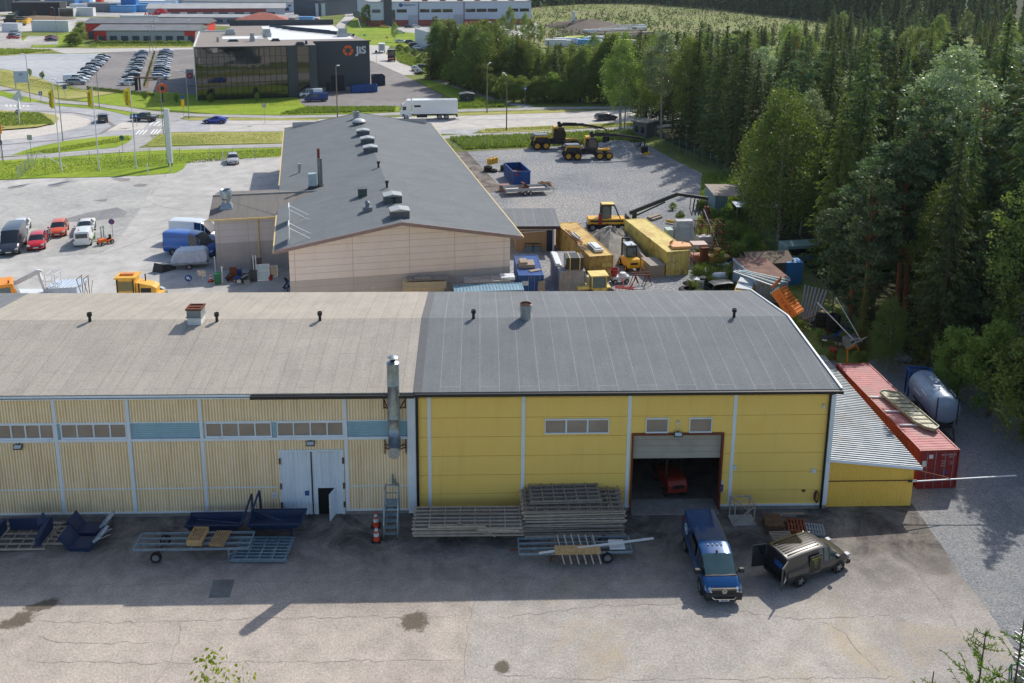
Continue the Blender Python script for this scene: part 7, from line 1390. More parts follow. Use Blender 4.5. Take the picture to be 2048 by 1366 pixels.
x,y=at(1173,575);t=thing('ibc_tank','white caged liquid tank behind the grey container corner','caged tank',(x,y,0),.1)
def ibc(t,m=WHITE):M().box(.05,1.05,.05,.95,.15,1.05).build('tank',m,t,bevel=.06);q=M();[q.bar((u,v,0),(u,v,1.1),.03)for u in(0,.27,.55,.83,1.1)for v in(0,1.0)];[q.bar((0,v,z_),(1.1,v,z_),.03)for v in(0,1.0)for z_ in(.15,.5,.8,1.1)];[q.bar((u,0,z_),(u,1,z_),.03)for u in(0,1.1)for z_ in(.15,.5,.8,1.1)];q.build('cage',GALV,t)
ibc(t,plain('old_white',c(210,206,170),.5))
x,y=at(1228,566);t=thing('red_hopper','red and white wheeled machine near the ochre container doors','machine',(x,y,0),.2);M().lathe([(.2,.5),(.45,1.5),(.4,1.5)],12).build('hopper',REDP,t);M().box(-.2,1.5,-.4,.4,.3,.75).lathe([(.0,.7),(.5,.75),(.3,1.05),(0,1.1)],12,(.9,0,0)).build('body',WHITE,t);[wheel(t,u,v,.25,.15)for u in(0,1.2)for v in(-.4,.4)]
x,y=at(1248,588);t=thing('red_cultivator','small red cultivator half hidden by the dark roof ridge','cultivator',(x,y,0),-.2);q=M().bar((-.9,0,.6),(.9,0,.6),.12).bar((-.9,.6,.5),(.9,.6,.5),.12).bar((0,0,.6),(-.3,.9,1.3),.1).bar((.5,0,.6),(.9,.7,1.2),.08)
for i in range(6):q.bar((-.8+i*.32,0,.6),(-.8+i*.32,-.2,0),.05)
q.build('frame',REDP,t)
def harvester(label,px,py,hd,s=1.,crane=True,cab_open=False,name='forest_harvester',tipd=9.):
    x,y=at(px,py);t=thing(name,label,'forest machine',(x,y,0),hd,'yellow and black forest machines');t.scale=(s,)*3
    BK_=plain('machine_black',c(34,36,42),.4)
    M().prism([(-4.4,1.2),(-1.6,1.1),(-1.5,1.9),(-2.0,2.35),(-4.0,2.45),(-4.6,2.2),(-4.7,1.6)],'y',-1.0,1.0).build('engine_hood',BK_,t,bevel=.12);M().box(-4.2,-2.0,-.7,.7,2.42,2.5).build('hood_top',plain('hood_grey',c(120,130,140),.4),t)
    for q_ in(-1,1):M().prism([(-4.55,1.55),(-4.35,1.5),(-4.1,2.1),(-2.2,2.1),(-1.7,1.75),(-1.7,2.0),(-2.15,2.36),(-4.25,2.36)],'y',q_*1.02-.02,q_*1.02+.02).build('yellow_stripe',YEL,t)
    M().box(-1.6,3.4,-.5,.5,.8,1.3).tub((-.9,0,1.0),(-.9,0,1.7),.5).build('chassis',BK_,t)
    M().prism([(-.9,1.5),(.9,1.4),(1.1,2.4),(.7,3.6),(-.6,3.7),(-1.1,2.6)],'y',-.75,.75).build('cab',BK_,t,bevel=.08);M().box(-.95,-.2,-.78,.78,3.5,3.74).box(-1.12,-.98,-.6,.6,2.0,3.5).build('cab_trim',YEL,t)
    M().prism([(-.5,2.0),(.85,2.0),(.75,3.3),(-.4,3.4)],'y',-.77,.77).build('cab_glass',glass('cab_glass',c(70,66,50),.1),t)
    for wx_ in(-3.9,-2.4,1.3,2.8):
        for q_ in(-1,1):wheel(t,wx_,q_*1.1,.68,.6,YEL)
    M().box(1.2,3.2,-.3,.3,1.3,1.6).bar((1.0,.5,1.4),(3.2,.2,1.8),.12).build('front_frame',YEL,t)
    if crane:
        q=M().bar((.2,0,3.4),(.2,0,4.0),.5).bar((-.2,0,4.0),(4.2,0,3.95),.34,.42).bar((.6,0,4.3),(3.0,0,4.2),.14).bar((4.0,0,3.95),(tipd-1.4,0,3.3),.26,.34).bar((4.2,.1,3.6),(tipd-2.0,.1,3.1),.12).bar((tipd-1.4,0,3.3),(tipd-.6,0,3.0),.2)
        q.tub((0,-.2,4.25),(0,.2,4.25),.3).build('crane',BK_,t)
        q=M()
        for k in range(4):q.path([(tipd-2.5+k*.3,.1*k,3.1),(tipd-2.3+k*.25,.1*k,1.9-.2*(k%2)),(tipd-1.6+k*.15,.1*k,2.0),(tipd-1.0,0,2.8)],.04,5)
        q.build('hoses',BK_,t)
        M().box(tipd-1.1,tipd-.1,-.4,.4,.8,1.9).bar((tipd-.6,0,1.9),(tipd-.6,0,3.0),.14).build('harvester_head',BK_,t);M().box(tipd-.7,tipd+.3,-.45,.45,.55,1.0).build('head_cover',YEL,t)
    return t
hh_=heading((1090,305),(1170,303));harvester('black and yellow harvester on the gravel, rear one of the pair',1117,296,hh_,1.03,tipd=8.8);harvester('black and yellow harvester on the gravel, front one of the pair',1181,317,hh_-.05,1.0,tipd=9.6)
x,y=at(1212,458);t=thing('forwarder','yellow and black tracked machine with a frame cab behind the white gate','forest machine',(x,y,0),.05);t.scale=(.88,)*3
M().box(-2.6,2.5,-.9,.9,.9,1.7).build('body',YEL,t,bevel=.08);M().box(-2.3,2.2,-.93,-.9,1.25,1.5).build('black_band',BLACK,t);M().box(-2.7,3.8,-.8,.8,.25,.9).build('undercarriage',DARKST,t)
q=M();[q.bar((a_,b_,1.7),(a2,b_*.8,3.5),.12)for a_,a2 in((-.8,-.7),(.5,.5),(1.8,1.0))for b_ in(-.8,.8)];q.bar((-.8,-.65,3.5),(1.0,-.65,3.5),.12).bar((-.8,.65,3.5),(1.0,.65,3.5),.12).build('cab_frame',BLACK,t);M().box(-.75,1.0,-.6,.6,3.5,3.7).build('cab_roof',YC2T,t);M().box(-.7,.45,-.6,.6,1.75,3.4).build('cab_glass',WSG,t)
M().box(-1.2,-.75,-1.1,-.7,.9,2.4).build('red_post',plain('deep_red',c(150,36,40)),t);M().add([(2.6,-.8,1.0),(3.9,-.8,1.0),(2.7,-.8,2.1),(2.6,.8,1.0),(3.9,.8,1.0),(2.7,.8,2.1)],[(0,1,2),(3,5,4),(0,2,5,3),(1,4,5,2),(0,3,4,1)]).build('sloping_hood',DARKST,t);[wheel(t,u,v,.5,.4)for u in(-2,0,2)for v in(-1,1)]
p=on(1272,437,2.4);p2=on(1333,402,5.2);t=thing('loader_crane','grey knuckle-boom crane with hanging grapple behind the pale yellow container','crane',(p[0],p[1]+1.5,0),0)
M().bar((0,0,0),(0,0,3.0),.5).build('column',DARKST,t);M().bar((-.6,0,2.6),(5.0,0,5.0),.32,.4).bar((.2,.1,2.3),(3.6,.1,4.0),.16).build('main_boom',DARKST,t);M().bar((4.9,0,5.0),(8.6,0,4.5),.28,.34).build('outer_boom',DARKST,t)
q=M();[q.path([(6.6+k*.5,0,4.6),(6.5+k*.45,0,3.2),(6.8+k*.4,0,2.4),(7.0+k*.4,0,4.4)],.05,5)for k in range(3)];q.build('hoses',BLACK,t);M().bar((8.5,0,4.5),(8.5,0,3.4),.14).tub((8.5,0,3.5),(8.5,0,2.9),.3,.4).add([(8.0,-.3,3.0),(9.0,-.3,3.0),(8.8,0,2.0),(8.2,0,2.0),(8.0,.3,3.0),(9.0,.3,3.0)],[(0,1,2,3),(4,3,2,5),(0,3,4),(1,5,2)]).build('grapple',RUST,t)
def skip(name,label,px,py,rz,L,W,H,m,cargo=None):
    x,y=at(px,py);t=thing(name,label,'skip',(x,y,0),rz);q=M()
    for(o_,u,l_,n_)in(((0,0,.1),(1,0,0),W,(0,-1,0)),((0,L,.1),(1,0,0),W,(0,1,0)),((0,0,.1),(0,1,0),L,(-1,0,0)),((W,0,.1),(0,1,0),L,(1,0,0))):q.corr(o_,u,l_,(0,0,1),H,.55,.07,n_,True)
    q.box(0,W,0,L,.1,.2).build('shell',m,t);q=M();[q.bar(a_,b_,.12)for a_,b_ in(((0,0,H+.1),(W,0,H+.1)),((0,L,H+.1),(W,L,H+.1)),((0,0,H+.1),(0,L,H+.1)),((W,0,H+.1),(W,L,H+.1)))];q.build('rim',m,t)
    if cargo:M().box(.15,W-.15,.3,L-.5,.2,H*.55).build('scrap_load',cargo,t)
    return t
s_=skip('blue_skip','open blue steel skip on the gravel lot with rusty scrap inside',1027,371,.24,6.0,2.5,1.9,BLUEP,RUST);M().cbox(.45,-.1,1.6,.35,.03,.4).build('red_label',REDP,s_)
skip('blue_skip','long low blue skip full of rubble at the office wall',706,184,J.a-pi/2+pi,6.2,2.4,1.6,BLUEP,WOODG);bpy.data.objects['blue_skip.001'].location.x+=6.;skip('dark_skip','dark blue closed skip behind the office corner',748,172,J.a,4.2,2.9,2.4,plain('skip_navy',c(44,56,84)),plain('skip_lid',c(60,72,100)))
x,y=at(1052,387);t=thing('flat_trailer','grey tandem-axle flat trailer in front of the blue skip','trailer',(x,y,0),heading((1020,387),(1085,384)));L2=3.1
M().box(-L2,L2,-1.05,1.05,.62,.7).build('deck',plain('trailer_deck',c(196,188,184),.7),t);M().box(-L2,L2,-1.1,-1.05,.6,1.02).box(-L2,L2,1.05,1.1,.6,1.02).box(-L2,-L2+.05,-1.05,1.05,.6,1.02).box(L2-.05,L2,-1.05,1.05,.6,1.02).build('side_board',GALV,t)
[wheel(t,u,v,.3,.2)for u in(-.4,.4)for v in(-1.15,1.15)];M().bar((L2,-.5,.55),(L2+1.4,0,.5),.08).bar((L2,.5,.55),(L2+1.4,0,.5),.08).tub((L2+.9,.1,.1),(L2+.9,.1,.8),.04).build('drawbar',GALV,t)
x,y,z=on(1050,380,.72);mesh_thing('rusty_bucket','brown digger bucket lying on the flat trailer','digger bucket',(x-.5,y,z),.4,RUST,M().prism([(0,0),(1.1,0),(1.2,.3),(.6,.9),(.35,.85),(.9,.3),(.8,.12),(.1,.12)],'y',0,1.1).prism([(0,0),(1.1,0),(1.2,.3),(.6,.9)],'y',-.03,0))
x,y=at(1012,384);mesh_thing('board_crate','brown board crate at the left end of the flat trailer','crate',(x-.8,y,0),.2,plain('crate_brown',c(146,116,106),.8),M().box(0,1.3,0,.9,0,.9).box(-.05,1.35,-.05,.95,.9,.96))
rs=np.random.RandomState(31);q=M();[q.bar((rs.uniform(-.9,.9),rs.uniform(-.8,.8),rs.uniform(.1,.8)),(rs.uniform(-.9,.9)+.5,rs.uniform(-.8,.8),rs.uniform(.1,.8)),.08)for _ in range(70)];x,y=at(1086,374);mesh_thing('brush_heap','heap of brown offcuts behind the flat trailer','offcuts',(x,y,0),0,mat('bark_strip',c(158,116,76),c(120,84,54),5,.9),q)
def tyre(m_,o,r=.6,w=.4,ax='z'):return m_.lathe([(r*.55,-w/2),(r*.85,-w/2),(r,-w*.35),(r,w*.35),(r*.85,w/2),(r*.55,w/2),(r*.5,0)],20,o,ax)
for i,(px,py,r,k,lb)in enumerate([(976,343,.65,2,'left'),(987,344,.6,1,'front left'),(1010,341,.75,2,'middle'),(1037,346,.85,2,'right')]):
    x,y=at(px,py);t=thing('tyre_stack',f'{lb} pile of black tractor tyres behind the blue skip','tyres',(x,y,0))
    for j in range(k):tyre(M(),(0,0,.22+.42*j),r,.42).build('tyre',RUBBER,t)
for i in range(3):x,y=at(979+i*6,340-i*1.5);mesh_thing('yellow_drum',['left','middle','right'][i]+' yellow drum standing among the tyre piles','drum',(x,y,.9),0,YEL,M().lathe([(0,0),(.42,0),(.42,.9),(.38,.92),(.38,.85),(0,.85)],14))
x,y=at(1023,343);mesh_thing('white_cube','white plastic block between the tyre piles','block',(x,y,0),.1,WHITE,M().box(-.5,.5,-.4,.4,0,1.0).box(-.4,.4,-.3,.3,1,1.05))
x,y=at(1368,498);t=thing('truck_shell','pale stained truck body shell tipped on end in the scrap yard','truck body',(x,y,0),.1);M().add([(-1.2,0,0),(1.4,0,0),(1.2,.9,3.0),(-.7,.9,3.0),(-1.2,1.9,0),(1.4,1.9,0),(1.2,1.9,3.0),(-.7,1.9,3.0)],[(0,1,2,3),(4,7,6,5),(0,3,7,4),(1,5,6,2),(2,6,7,3)]).build('shell',mat('stained_white',c(206,210,212),c(160,166,170),2,.5,dirt=c(150,140,120),dscale=1),t)
M().add([(-.6,.1,.95),(.8,.1,.95),(.75,.63,2.3),(-.45,.63,2.3)],[(0,1,2,3)]).build('window_panel',plain('dull_panel',c(176,184,188),.3),t);M().box(-2.0,-1.25,.2,1.4,0,2.2).build('door',plain('green_grey',c(176,196,190),.5),t)
def rackframe(name,label,px,py,w_,d_,h_,m,rz=.1,nz=4,nx=4):
    x,y=at(px,py);q=M()
    for u in np.linspace(0,w_,nx):
        for v in(0,d_):q.bar((u,v,0),(u,v,h_),.09)
    for z_ in np.linspace(.3,h_,nz):
        for v in(0,d_):q.bar((-.3,v,z_),(w_+.5,v,z_),.08)
        for u in np.linspace(0,w_,nx):q.bar((u,-.2,z_),(u,d_+.3,z_),.07)
    return mesh_thing(name,label,'steel rack',(x,y,0),rz,m,q)
rackframe('steel_rack','tall rusty steel rack in the weeds of the scrap yard',1398,502,2.6,2.0,3.0,RUST);rackframe('steel_rack','lower rusty rack right of the tall one',1412,520,2.4,1.2,1.6,RUST,-.1,3,3)
mesh_thing('leaning_tube','long pale tube leaning over the rusty racks','tube',(*at(1432,500),0),0,WHITE,M().tub((.4,0,.1),(-1.2,2.0,4.2),.06))
x,y=at(1398,508);mesh_thing('white_cabinet','white topped metal cabinet among the rusty racks','cabinet',(x,y,0),.3,plain('cabinet',c(196,192,188),.5),M().box(0,1.6,0,1.0,.4,1.9))
x,y=at(1386,528);t=thing('cage_machine','pinkish machine with a cage frame behind the pale yellow container doors','machine',(x,y,0),.1);M().box(0,1.4,0,1.2,0,.9).build('body',plain('faded_red',c(176,120,104),.7),t);q=M();[q.bar((u,v,.9),(u,v,2.1),.09)for u in(0,1.4)for v in(0,1.2)];q.box(-.1,1.5,-.1,1.3,2.1,2.18).build('canopy',plain('dusty_pink',c(206,184,174),.7),t)
x,y=at(1403,532);mesh_thing('rust_column','rusty boxed column standing beside the cage machine','column',(x,y,0),.2,RUST,M().box(0,.7,0,.6,0,1.9).box(-.08,.78,-.08,.68,1.9,2.0))
x,y=at(1418,532);t=thing('dull_digger','dull yellow scrapped engine unit among the weeds','machine',(x,y,0),0);M().box(0,2.2,0,1.2,.2,1.0).lathe([(0,1.2),(.4,1.2),(.4,1.8),(0,1.9)],10,(.9,.5,0)).build('body',mat('dull_yellow',c(170,134,50),c(110,86,44),3,.7),t);tyre(M(),(2.4,-.1,.5),.5,.3,'y').build('tyre',RUBBER,t)
rs=np.random.RandomState(41);SCR=[('rusty beam',RUST),('dark steel profile',DARKST),('grey plank',WOODG),('black tube',BLACK),('blue sheet',BLUEP),('pale board',WHITE)];ordw=['leftmost','second','third','fourth','fifth','sixth','seventh','eighth','ninth','tenth','eleventh','last']
for zone,(poly,n)in{'in the junk between container and blue cabin':([(1390,545),(1475,530),(1480,575),(1395,578)],12),'in the rusty junk beyond the pale yellow container':([(1385,515),(1450,500),(1465,530),(1395,540)],10),'in the junk beside the dark roof slope':([(1600,640),(1680,640),(1720,700),(1640,690)],8),'by the annex wall':([(452,566),(500,562),(500,556),(452,558)],7)}.items():
    P4=[np.array(at(*p))for p in poly]
    for i in range(n):
        u,v=(i+.5)/n,rs.rand();p=(P4[0]*(1-u)+P4[1]*u)*(1-v)+(P4[3]*(1-u)+P4[2]*u)*v;nm,mm_=SCR[(i*5+n)%6];L_=rs.uniform(1.0,2.6)*(.6 if 'annex' in zone else 1);q=M();a_=rs.uniform(0,6.3);tl=rs.uniform(0,.9)
        for k in range(rs.randint(2,5)):q.bar((0,k*.16,.08+.05*k),(L_,k*.16+rs.uniform(-.2,.2),.08+tl+.05*k),.1 if 'board' not in nm and 'sheet' not in nm else .35,.08 if 'board' not in nm and 'sheet' not in nm else .04)
        mesh_thing(nm.replace(' ','_'),f'{nm}s {zone}, {ordw[i]} from left','scrap',(p[0],p[1],0),a_,mm_,q)
x,y=at(1378,590);q=M();tyre(q,(0,0,.35),1.05,.65).build('x',RUBBER);o_=bpy.data.objects['x'];o_.name='machine_tyre';o_.location=(x,y,0);tag(o_,'big dusty machine tyre lying at the dark roof ridge','tyre')
for i in range(2):x,y=at(1372+i*12,572);mesh_thing('tyre',['left','right'][i]+' small tyre behind the big machine tyre','tyre',(x,y,.1),0,RUBBER,tyre(M(),(0,0,.2),.35,.22))
x,y=at(1385,580);t=thing('ibc_tank','white caged tank with a black tarpaulin behind the machine tyre','caged tank',(x,y,0),-.4);ibc(t);M().box(.6,1.15,.3,1.1,.3,1.25).build('tarpaulin',BLACK,t)
x,y=at(1440,562);mesh_thing('white_tank','white cylindrical tank on its side in the junk','tank',(x,y,.5),.2,WHITE,M().lathe([(0,-.8),(.35,-.75),(.42,-.6),(.42,.6),(.35,.75),(0,.8)],16,axis='x'),None,True)
x,y=at(1452,590);t=thing('wrecked_car','dark wrecked car body half hidden by the roof ridge','car wreck',(x,y,0),.3);b_=car_shell('hatch');b_[0].build('body',DARKST,t,True);b_[1].build('windscreen',GL,t)
x,y=at(1490,604);t=thing('yellow_cabin_van','yellow van with pale roof beside the blue-grey cabin','van',(x,y,0),1.2);b_=car_shell('van');b_[0].build('body',YEL,t,True);b_[1].build('windscreen',GL,t);M().box(-2.2,1.0,-.7,.7,2.0,2.1).build('roof_panel',plain('pale_roof_panel',c(190,200,206)),t)
p=at(1509,612);t=thing('site_cabin','pale blue metal cabin with a rusty flat roof and junk on top','cabin',(*p,0),.12);CABB=mat('cabin_blue',c(150,172,190),c(126,146,164),1.5,.5,dirt=c(130,110,96))
q=M();q.corr((0,0,.2),(1,0,0),3.2,(0,0,1),2.4,.2,.03,(0,-1,0));q.corr((0,0,.2),(0,1,0),6.0,(0,0,1),2.4,.3,.02,(-1,0,0));q.corr((3.2,0,.2),(0,1,0),6.0,(0,0,1),2.4,.3,.02,(1,0,0));q.box(0,3.2,5.95,6,.2,2.6).build('wall',CABB,t);M().box(-.05,3.25,-.05,6.05,2.6,2.7).build('roof',mat('rusty_flat_roof',c(136,100,86),c(100,76,68),1.2,.85),t);M().box(-.04,0,1.2,2.8,.6,2.0).build('window',RUST,t);M().box(-.07,3.27,-.08,-.05,2.5,2.74).box(-.08,-.05,-.05,6.05,2.5,2.74).build('edge_trim',plain('cab_trim',c(160,190,214)),t)
p2=on(1525,558,2.75)
for i in range(6):mesh_thing('metal_profile','long pale metal profile, '+ordw[i]+' from the left of those across the blue cabin roof','metal profile',(p2[0]-.9+i*.28,p2[1]+(i%2)*.3,2.74+.04*i),-.95+.06*i,[WHITE,plain('pale_teal',c(150,186,196)),GALV][i%3],M().box(-2.4,2.2,0,.16,0,.06),'metal profiles on the blue cabin')
p=at(1500,570);t=thing('brown_shed','small shed with brown pitched roof behind the blue cabin','shed',(*p,0),.15);M().box(0,4.2,0,3,0,2.4).build('wall',plain('brown_wall',c(110,96,84),.8),t);M().add([(-.3,-.3,2.3),(4.5,-.3,2.3),(4.5,1.5,3.0),(-.3,1.5,3.0),(-.3,3.3,2.3),(4.5,3.3,2.3)],[(0,1,2,3),(3,2,5,4)]).build('roof',plain('brown_roof',c(124,108,94),.85),t)
p=at(1572,570);mesh_thing('blue_box','bright blue metal box wall behind the orange container','box',(*p,0),.1,plain('mid_blue',c(56,130,190)),M().box(0,1.6,0,1.4,0,2.3).box(-.05,1.65,-.05,1.45,2.3,2.36))
ORB=plain('orange_body',c(232,128,34),.5);p=on(1556,585,2.6);p2=on(1594,632,.9);t=thing('orange_container','orange swap body tipped nose-down beside the blue cabin','orange container',(p[0],p[1],0),0)
d=Vector((p2[0]-p[0],p2[1]-p[1],-1.9));M().bar((0,0,2.9),(d.x,d.y,2.9+d.z),1.35,.95).build('body',ORB,t);n_=d.normalized();a_=n_.cross(Vector((0,0,1))).normalized();b_=a_.cross(n_)
for k in range(9):q_=Vector((0,0,2.9))+d*(k+.5)/9;M().bar(q_+a_*.7+b_*.49,q_-a_*.7+b_*.49,.06).bar(q_+a_*.69-b_*.45,q_+a_*.69+b_*.5,.05).build('rib',ORB,t)
M().bar(Vector((0,0,2.9))-n_*.15,Vector((0,0,2.9)),1.4,1.0).build('end_frame',GALV,t);m_=Matrix((d.normalized(),b_,a_)).transposed().to_4x4();lt=text('CITY SIVA',.45,REDP,t,(0,0,0),(0,0,0),ext=.01);lt.matrix_local=Matrix.Translation(Vector((0,0,2.9))+d*.5+a_*.7)@m_
mesh_thing('orange_flap','orange tailgate sticking up above the orange swap body','tailgate',(p[0]-.1,p[1]+.3,3.2),.6,ORB,M().xf((0,0,0),0,.4,-.5).box(-.6,.7,0,.08,0,.55))
for i in range(7):x,y=at(1600+i*5,636+i*2);mesh_thing('concrete_post',ordw[i]+' grey post of the sheaf leaning by the fence','post',(x,y,0),0,plain('post_grey',c(150,152,156),.7),M().bar((0,0,0),(.8+.1*i,1.6,2.6),.16),'posts leaning by the fence')
for i,(px,py,k)in enumerate([(1644,652,4),(1665,662,5)]):
    x,y=at(px,py);t=thing('tyre_stack',['left','right'][i]+' tall stack of truck tyres in the shade by the fence','tyres',(x,y,0));[tyre(M(),(0,0,.18+.3*j),.6,.3).build('tyre',RUBBER,t)for j in range(k)]
    if i==0:M().lathe([(0,1.3),(.35,1.35)],12).build('tan_disc',WOODY,t)
x,y=at(1618,640);mesh_thing('blue_bags','pile of pale blue bags beside the tyre stacks','bags',(x,y,0),.3,plain('pale_bag',c(150,178,200)),M().box(0,.9,0,.6,0,.2).box(.1,1.0,.1,.6,.2,.4).box(0,.8,0,.5,.4,.55))
x,y=at(1640,694);t=thing('dark_bench_table','dark plank bench table with two white tags in the shade','table',(x,y,0),-.3);M().box(0,1.6,0,.9,.72,.8).box(0,1.6,1.0,1.4,.45,.5).build('planks',DARKST,t);M().bar((.2,.1,0),(.2,.8,.72),.07).bar((1.4,.1,0),(1.4,.8,.72),.07).build('leg',DARKST,t);M().box(.1,.5,-.03,-.01,.6,.75).build('white_tag',WHITE,t)
x,y=at(1700,706);t=thing('boxed_winch','grey box with white toothed rim and an orange disc by the fence end','machine',(x,y,0),.4);M().box(0,1.2,0,1.0,.3,1.1).build('box',plain('box_grey',c(130,136,134)),t);M().lathe([(0,0),(.55,0),(.55,.12),(0,.12)],18,(1.5,.4,1.1),'y').build('orange_disc',CON,t);M().box(-.05,1.25,-.05,.03,1.1,1.2).build('white_rim',WHITE,t);mesh_thing('white_stay','long white stay leaning from the fence over the boxed winch','stay',(x,y,0),0,WHITE,M().tub((.5,0,.9),(-2.3,2.2,3.6),.05));mesh_thing('white_stay','thinner white stay crossing to the fence post top','stay',(x,y,0),0,WHITE,M().tub((.9,0,1.0),(-.6,2.6,3.9),.035))
x,y=at(1706,724);t=thing('loader_wreck','orange bent loader frame with a brown board in front of the red container end','frame',(x,y,0),.2);M().path([(-.5,0,0),(-.6,0,1.1),(.3,.2,1.4),(.9,.2,.2)],.07).build('frame',plain('orange_frame_paint',c(240,140,30)),t);M().bar((-.7,.1,1.2),(1.3,.4,1.9),.16,.06).build('board',WOODG,t)
x,y=at(1665,716);mesh_thing('orange_drum','orange drum at the far end of the lean-to shed','drum',(x,y,0),0,REDP,M().lathe([(0,0),(.3,0),(.3,.85),(0,.85)],14))
p=at(1428,432);t=thing('green_shelter','teal corrugated shelter under the weeping birch','shelter',(*p,0),.0);M().corr((0,0,0),(1,0,0),1.5,(0,0,1),2.6,.28,.05,(0,-1,0),True).box(0,1.6,.05,6,0,2.55).build('wall',plain('shelter_teal',c(104,134,142),.6),t);M().box(-.1,5.5,-.1,6.1,2.6,2.7).build('roof',plain('shelter_roof',c(150,140,128),.8),t);M().box(2.0,7.5,-3.2,-.4,2.0,2.1).build('awning',plain('pale_awning',c(190,204,216),.5),t)
for a_ in(2.1,7.3):M().bar((a_,-3.1,0),(a_,-3.1,2.0),.1).build('awning_post',WOODG,t)
x,y=at(1600,525);t=thing('old_bus','pale green derelict van body in the dark of the woods','van wreck',(x,y,0),.2);M().box(-2.2,2.2,-1,1,.4,2.3).build('body',plain('bus_green',c(140,164,160),.5),t,bevel=.15);M().box(-2.0,2.0,-1.02,-1,1.2,1.9).build('window',GL,t)
x,y=at(1343,443);mesh_thing('plank_pile','pile of brown planks beyond the pale yellow container','planks',(x-2.3,y,0),.8,WOODG,M().box(0,2.0,0,.3,0,.3).box(0,2.2,.4,.7,.1,.4).box(.2,2.3,.8,1.1,0,.35));x,y=at(1333,446);mesh_thing('yellow_beam','yellow round beam lying in the grass beyond the pale yellow container','beam',(x,y,.3),-.5,YEL,M().tub((0,0,0),(2.4,0,0),.2))
# ---------- fences
def fence(label,pts,h=1.9,step=3.0,green=True,name='mesh_fence'):
    w2=[Vector(at(*p))for p in pts];o=w2[0];t=thing(name,label,'fence',(o.x,o.y,0));q=M();mm_=M();np_=0
    fm=plain('fence_green',c(70,110,100),.5)if green else GALV
    for a_,b_ in zip(w2[:-1],w2[1:]):
        L_=(b_-a_).length;n=max(1,int(L_/step));d=(b_-a_)/n
        for i in range(n):
            p=a_+d*i-o;r_=a_+d*(i+1)-o
            if np_<95:M().bar((p.x,p.y,0),(p.x,p.y,h+.1),.07).build('post',GALV,t);np_+=1
            for z_ in np.linspace(.1,h,6):mm_.bar((p.x,p.y,z_),(r_.x,r_.y,z_),.012)
            k=8
            for j in range(k):s_=p+(r_-p)*(j+.5)/k;mm_.bar((s_.x,s_.y,.05),(s_.x,s_.y,h),.012)
    mm_.build('wire_mesh',fm,t)
fence('wire fence between the gravel lot and the road verge',[(905,296),(930,297),(1085,290),(1170,284)],1.9,3.2,False);fence('dark wire fence along the forest edge',[(1290,262),(1330,290),(1420,335),(1480,380),(1520,470),(1570,540),(1640,600),(1690,660),(1715,695)],2.2,3.0)
fence('green wire fence on the lawn behind the flagpoles',[(56,326),(92,337),(180,327),(300,321),(420,320),(556,316)],1.9,3.2);fence('short double-gate fence at the left end of the lawn',[(36,358),(44,354),(60,338),(70,330)],1.9,2.0,False);fence('fence on the grassy slope above the street',[(720,74),(760,78),(800,72),(832,72)],1.9,4,False)
x,y=at(64,337);mesh_thing('white_stay','white angled stay pole at the lawn fence corner','stay',(x,y,0),0,WHITE,M().tub((0,0,0),(1.2,0,2.6),.06).tub((1.2,0,2.6),(5.0,.5,.2),.05))
# ---------- left yard
x,y=at(383,533);t=thing('box_trailer','silver rounded enclosed trailer in front of the blue van','trailer',(x,y,0),heading((350,535),(418,531)));SL=mat('trailer_silver',c(206,214,226),c(184,192,206),2,.35,0)
M().prism([(-1.9,.6),(1.6,.6),(1.75,1.0),(1.7,1.7),(1.4,2.0),(-1.0,2.0),(-1.5,1.75),(-1.95,1.0)],'y',-.85,.85).build('hood',SL,t,bevel=.15);M().box(-1.98,1.75,-.92,.92,.5,.68).build('frame',GALV,t)
for k in range(5):M().box(-1.0+k*.5,-.95+k*.5,-.88,.88,.7,2.03).build('hood_rib',SL,t)
[wheel(t,-.1,v,.28,.18)for v in(-.95,.95)];M().bar((-1.9,-.5,.5),(-3.0,0,.5),.07).bar((-1.9,.5,.5),(-3.0,0,.5),.07).build('drawbar',GALV,t)
x,y=at(328,541);t=thing('snow_plough','dark folded V-plough lying on the asphalt by the trailer','plough',(x,y,0),.1);M().add([(-1.1,-.3,0),(0,-.8,0),(.1,-.7,.9),(-.9,-.1,.9),(1.2,.1,.1),(1.1,.2,.5)],[(0,1,2,3),(3,2,1,0),(1,4,5,2),(2,5,4,1)]).build('blade',DARKST,t);M().bar((0,0,.3),(1.1,.5,.3),.14).build('beam',YEL,t)
def sign_post(name,label,px,py,h,disc,m,rz=0,sq=False,r=.35,sym=None,pole=GALV):
    x,y=at(px,py);t=thing(name,label,'road sign',(x,y,0),rz);M().tub((0,0,0),(0,0,h),.04,.04,6).build('pole',pole,t)
    q=M().box(-r,r,-.08,-.05,h-r*2,h)if sq else M().lathe([(0,-.05),(r,-.05),(r,-.08),(0,-.08)],18,(0,0,h-r),'y');d_=q.build('sign_plate',m,t)
    if sym:sym(d_,h-r)
    return t
def arrow(d_,z):M().xf((0,-.09,z),0,0,.6).prism([(-.25,0),(0,.18),(0,.06),(.22,.06),(.22,-.06),(0,-.06),(0,-.18)],'y',-.01,0).build('arrow',WHITE,d_)
def slash(d_,z):M().lathe([(.26,-.085),(.33,-.085)],18,(0,0,z),'y').build('red_ring',REDP,d_);M().xf((0,-.09,z),0,0,.78).box(-.28,.28,-.005,0,-.035,.035).build('red_bar',REDP,d_)
def ped(d_,z):M().add([(-.24,-.09,z-.2),(.24,-.09,z-.2),(0,-.09,z+.24)],[(0,1,2)]).build('white_triangle',WHITE,d_)
sign_post('arrow_sign','round blue sign with white arrow tipped against junk by the trailer',378,568,1.0,1,SIGNB,.1,sym=arrow,r=.36);sign_post('no_parking_sign','round blue and red no-parking sign in the left yard',226,474,2.2,1,SIGNB,.1,sym=slash,r=.34)
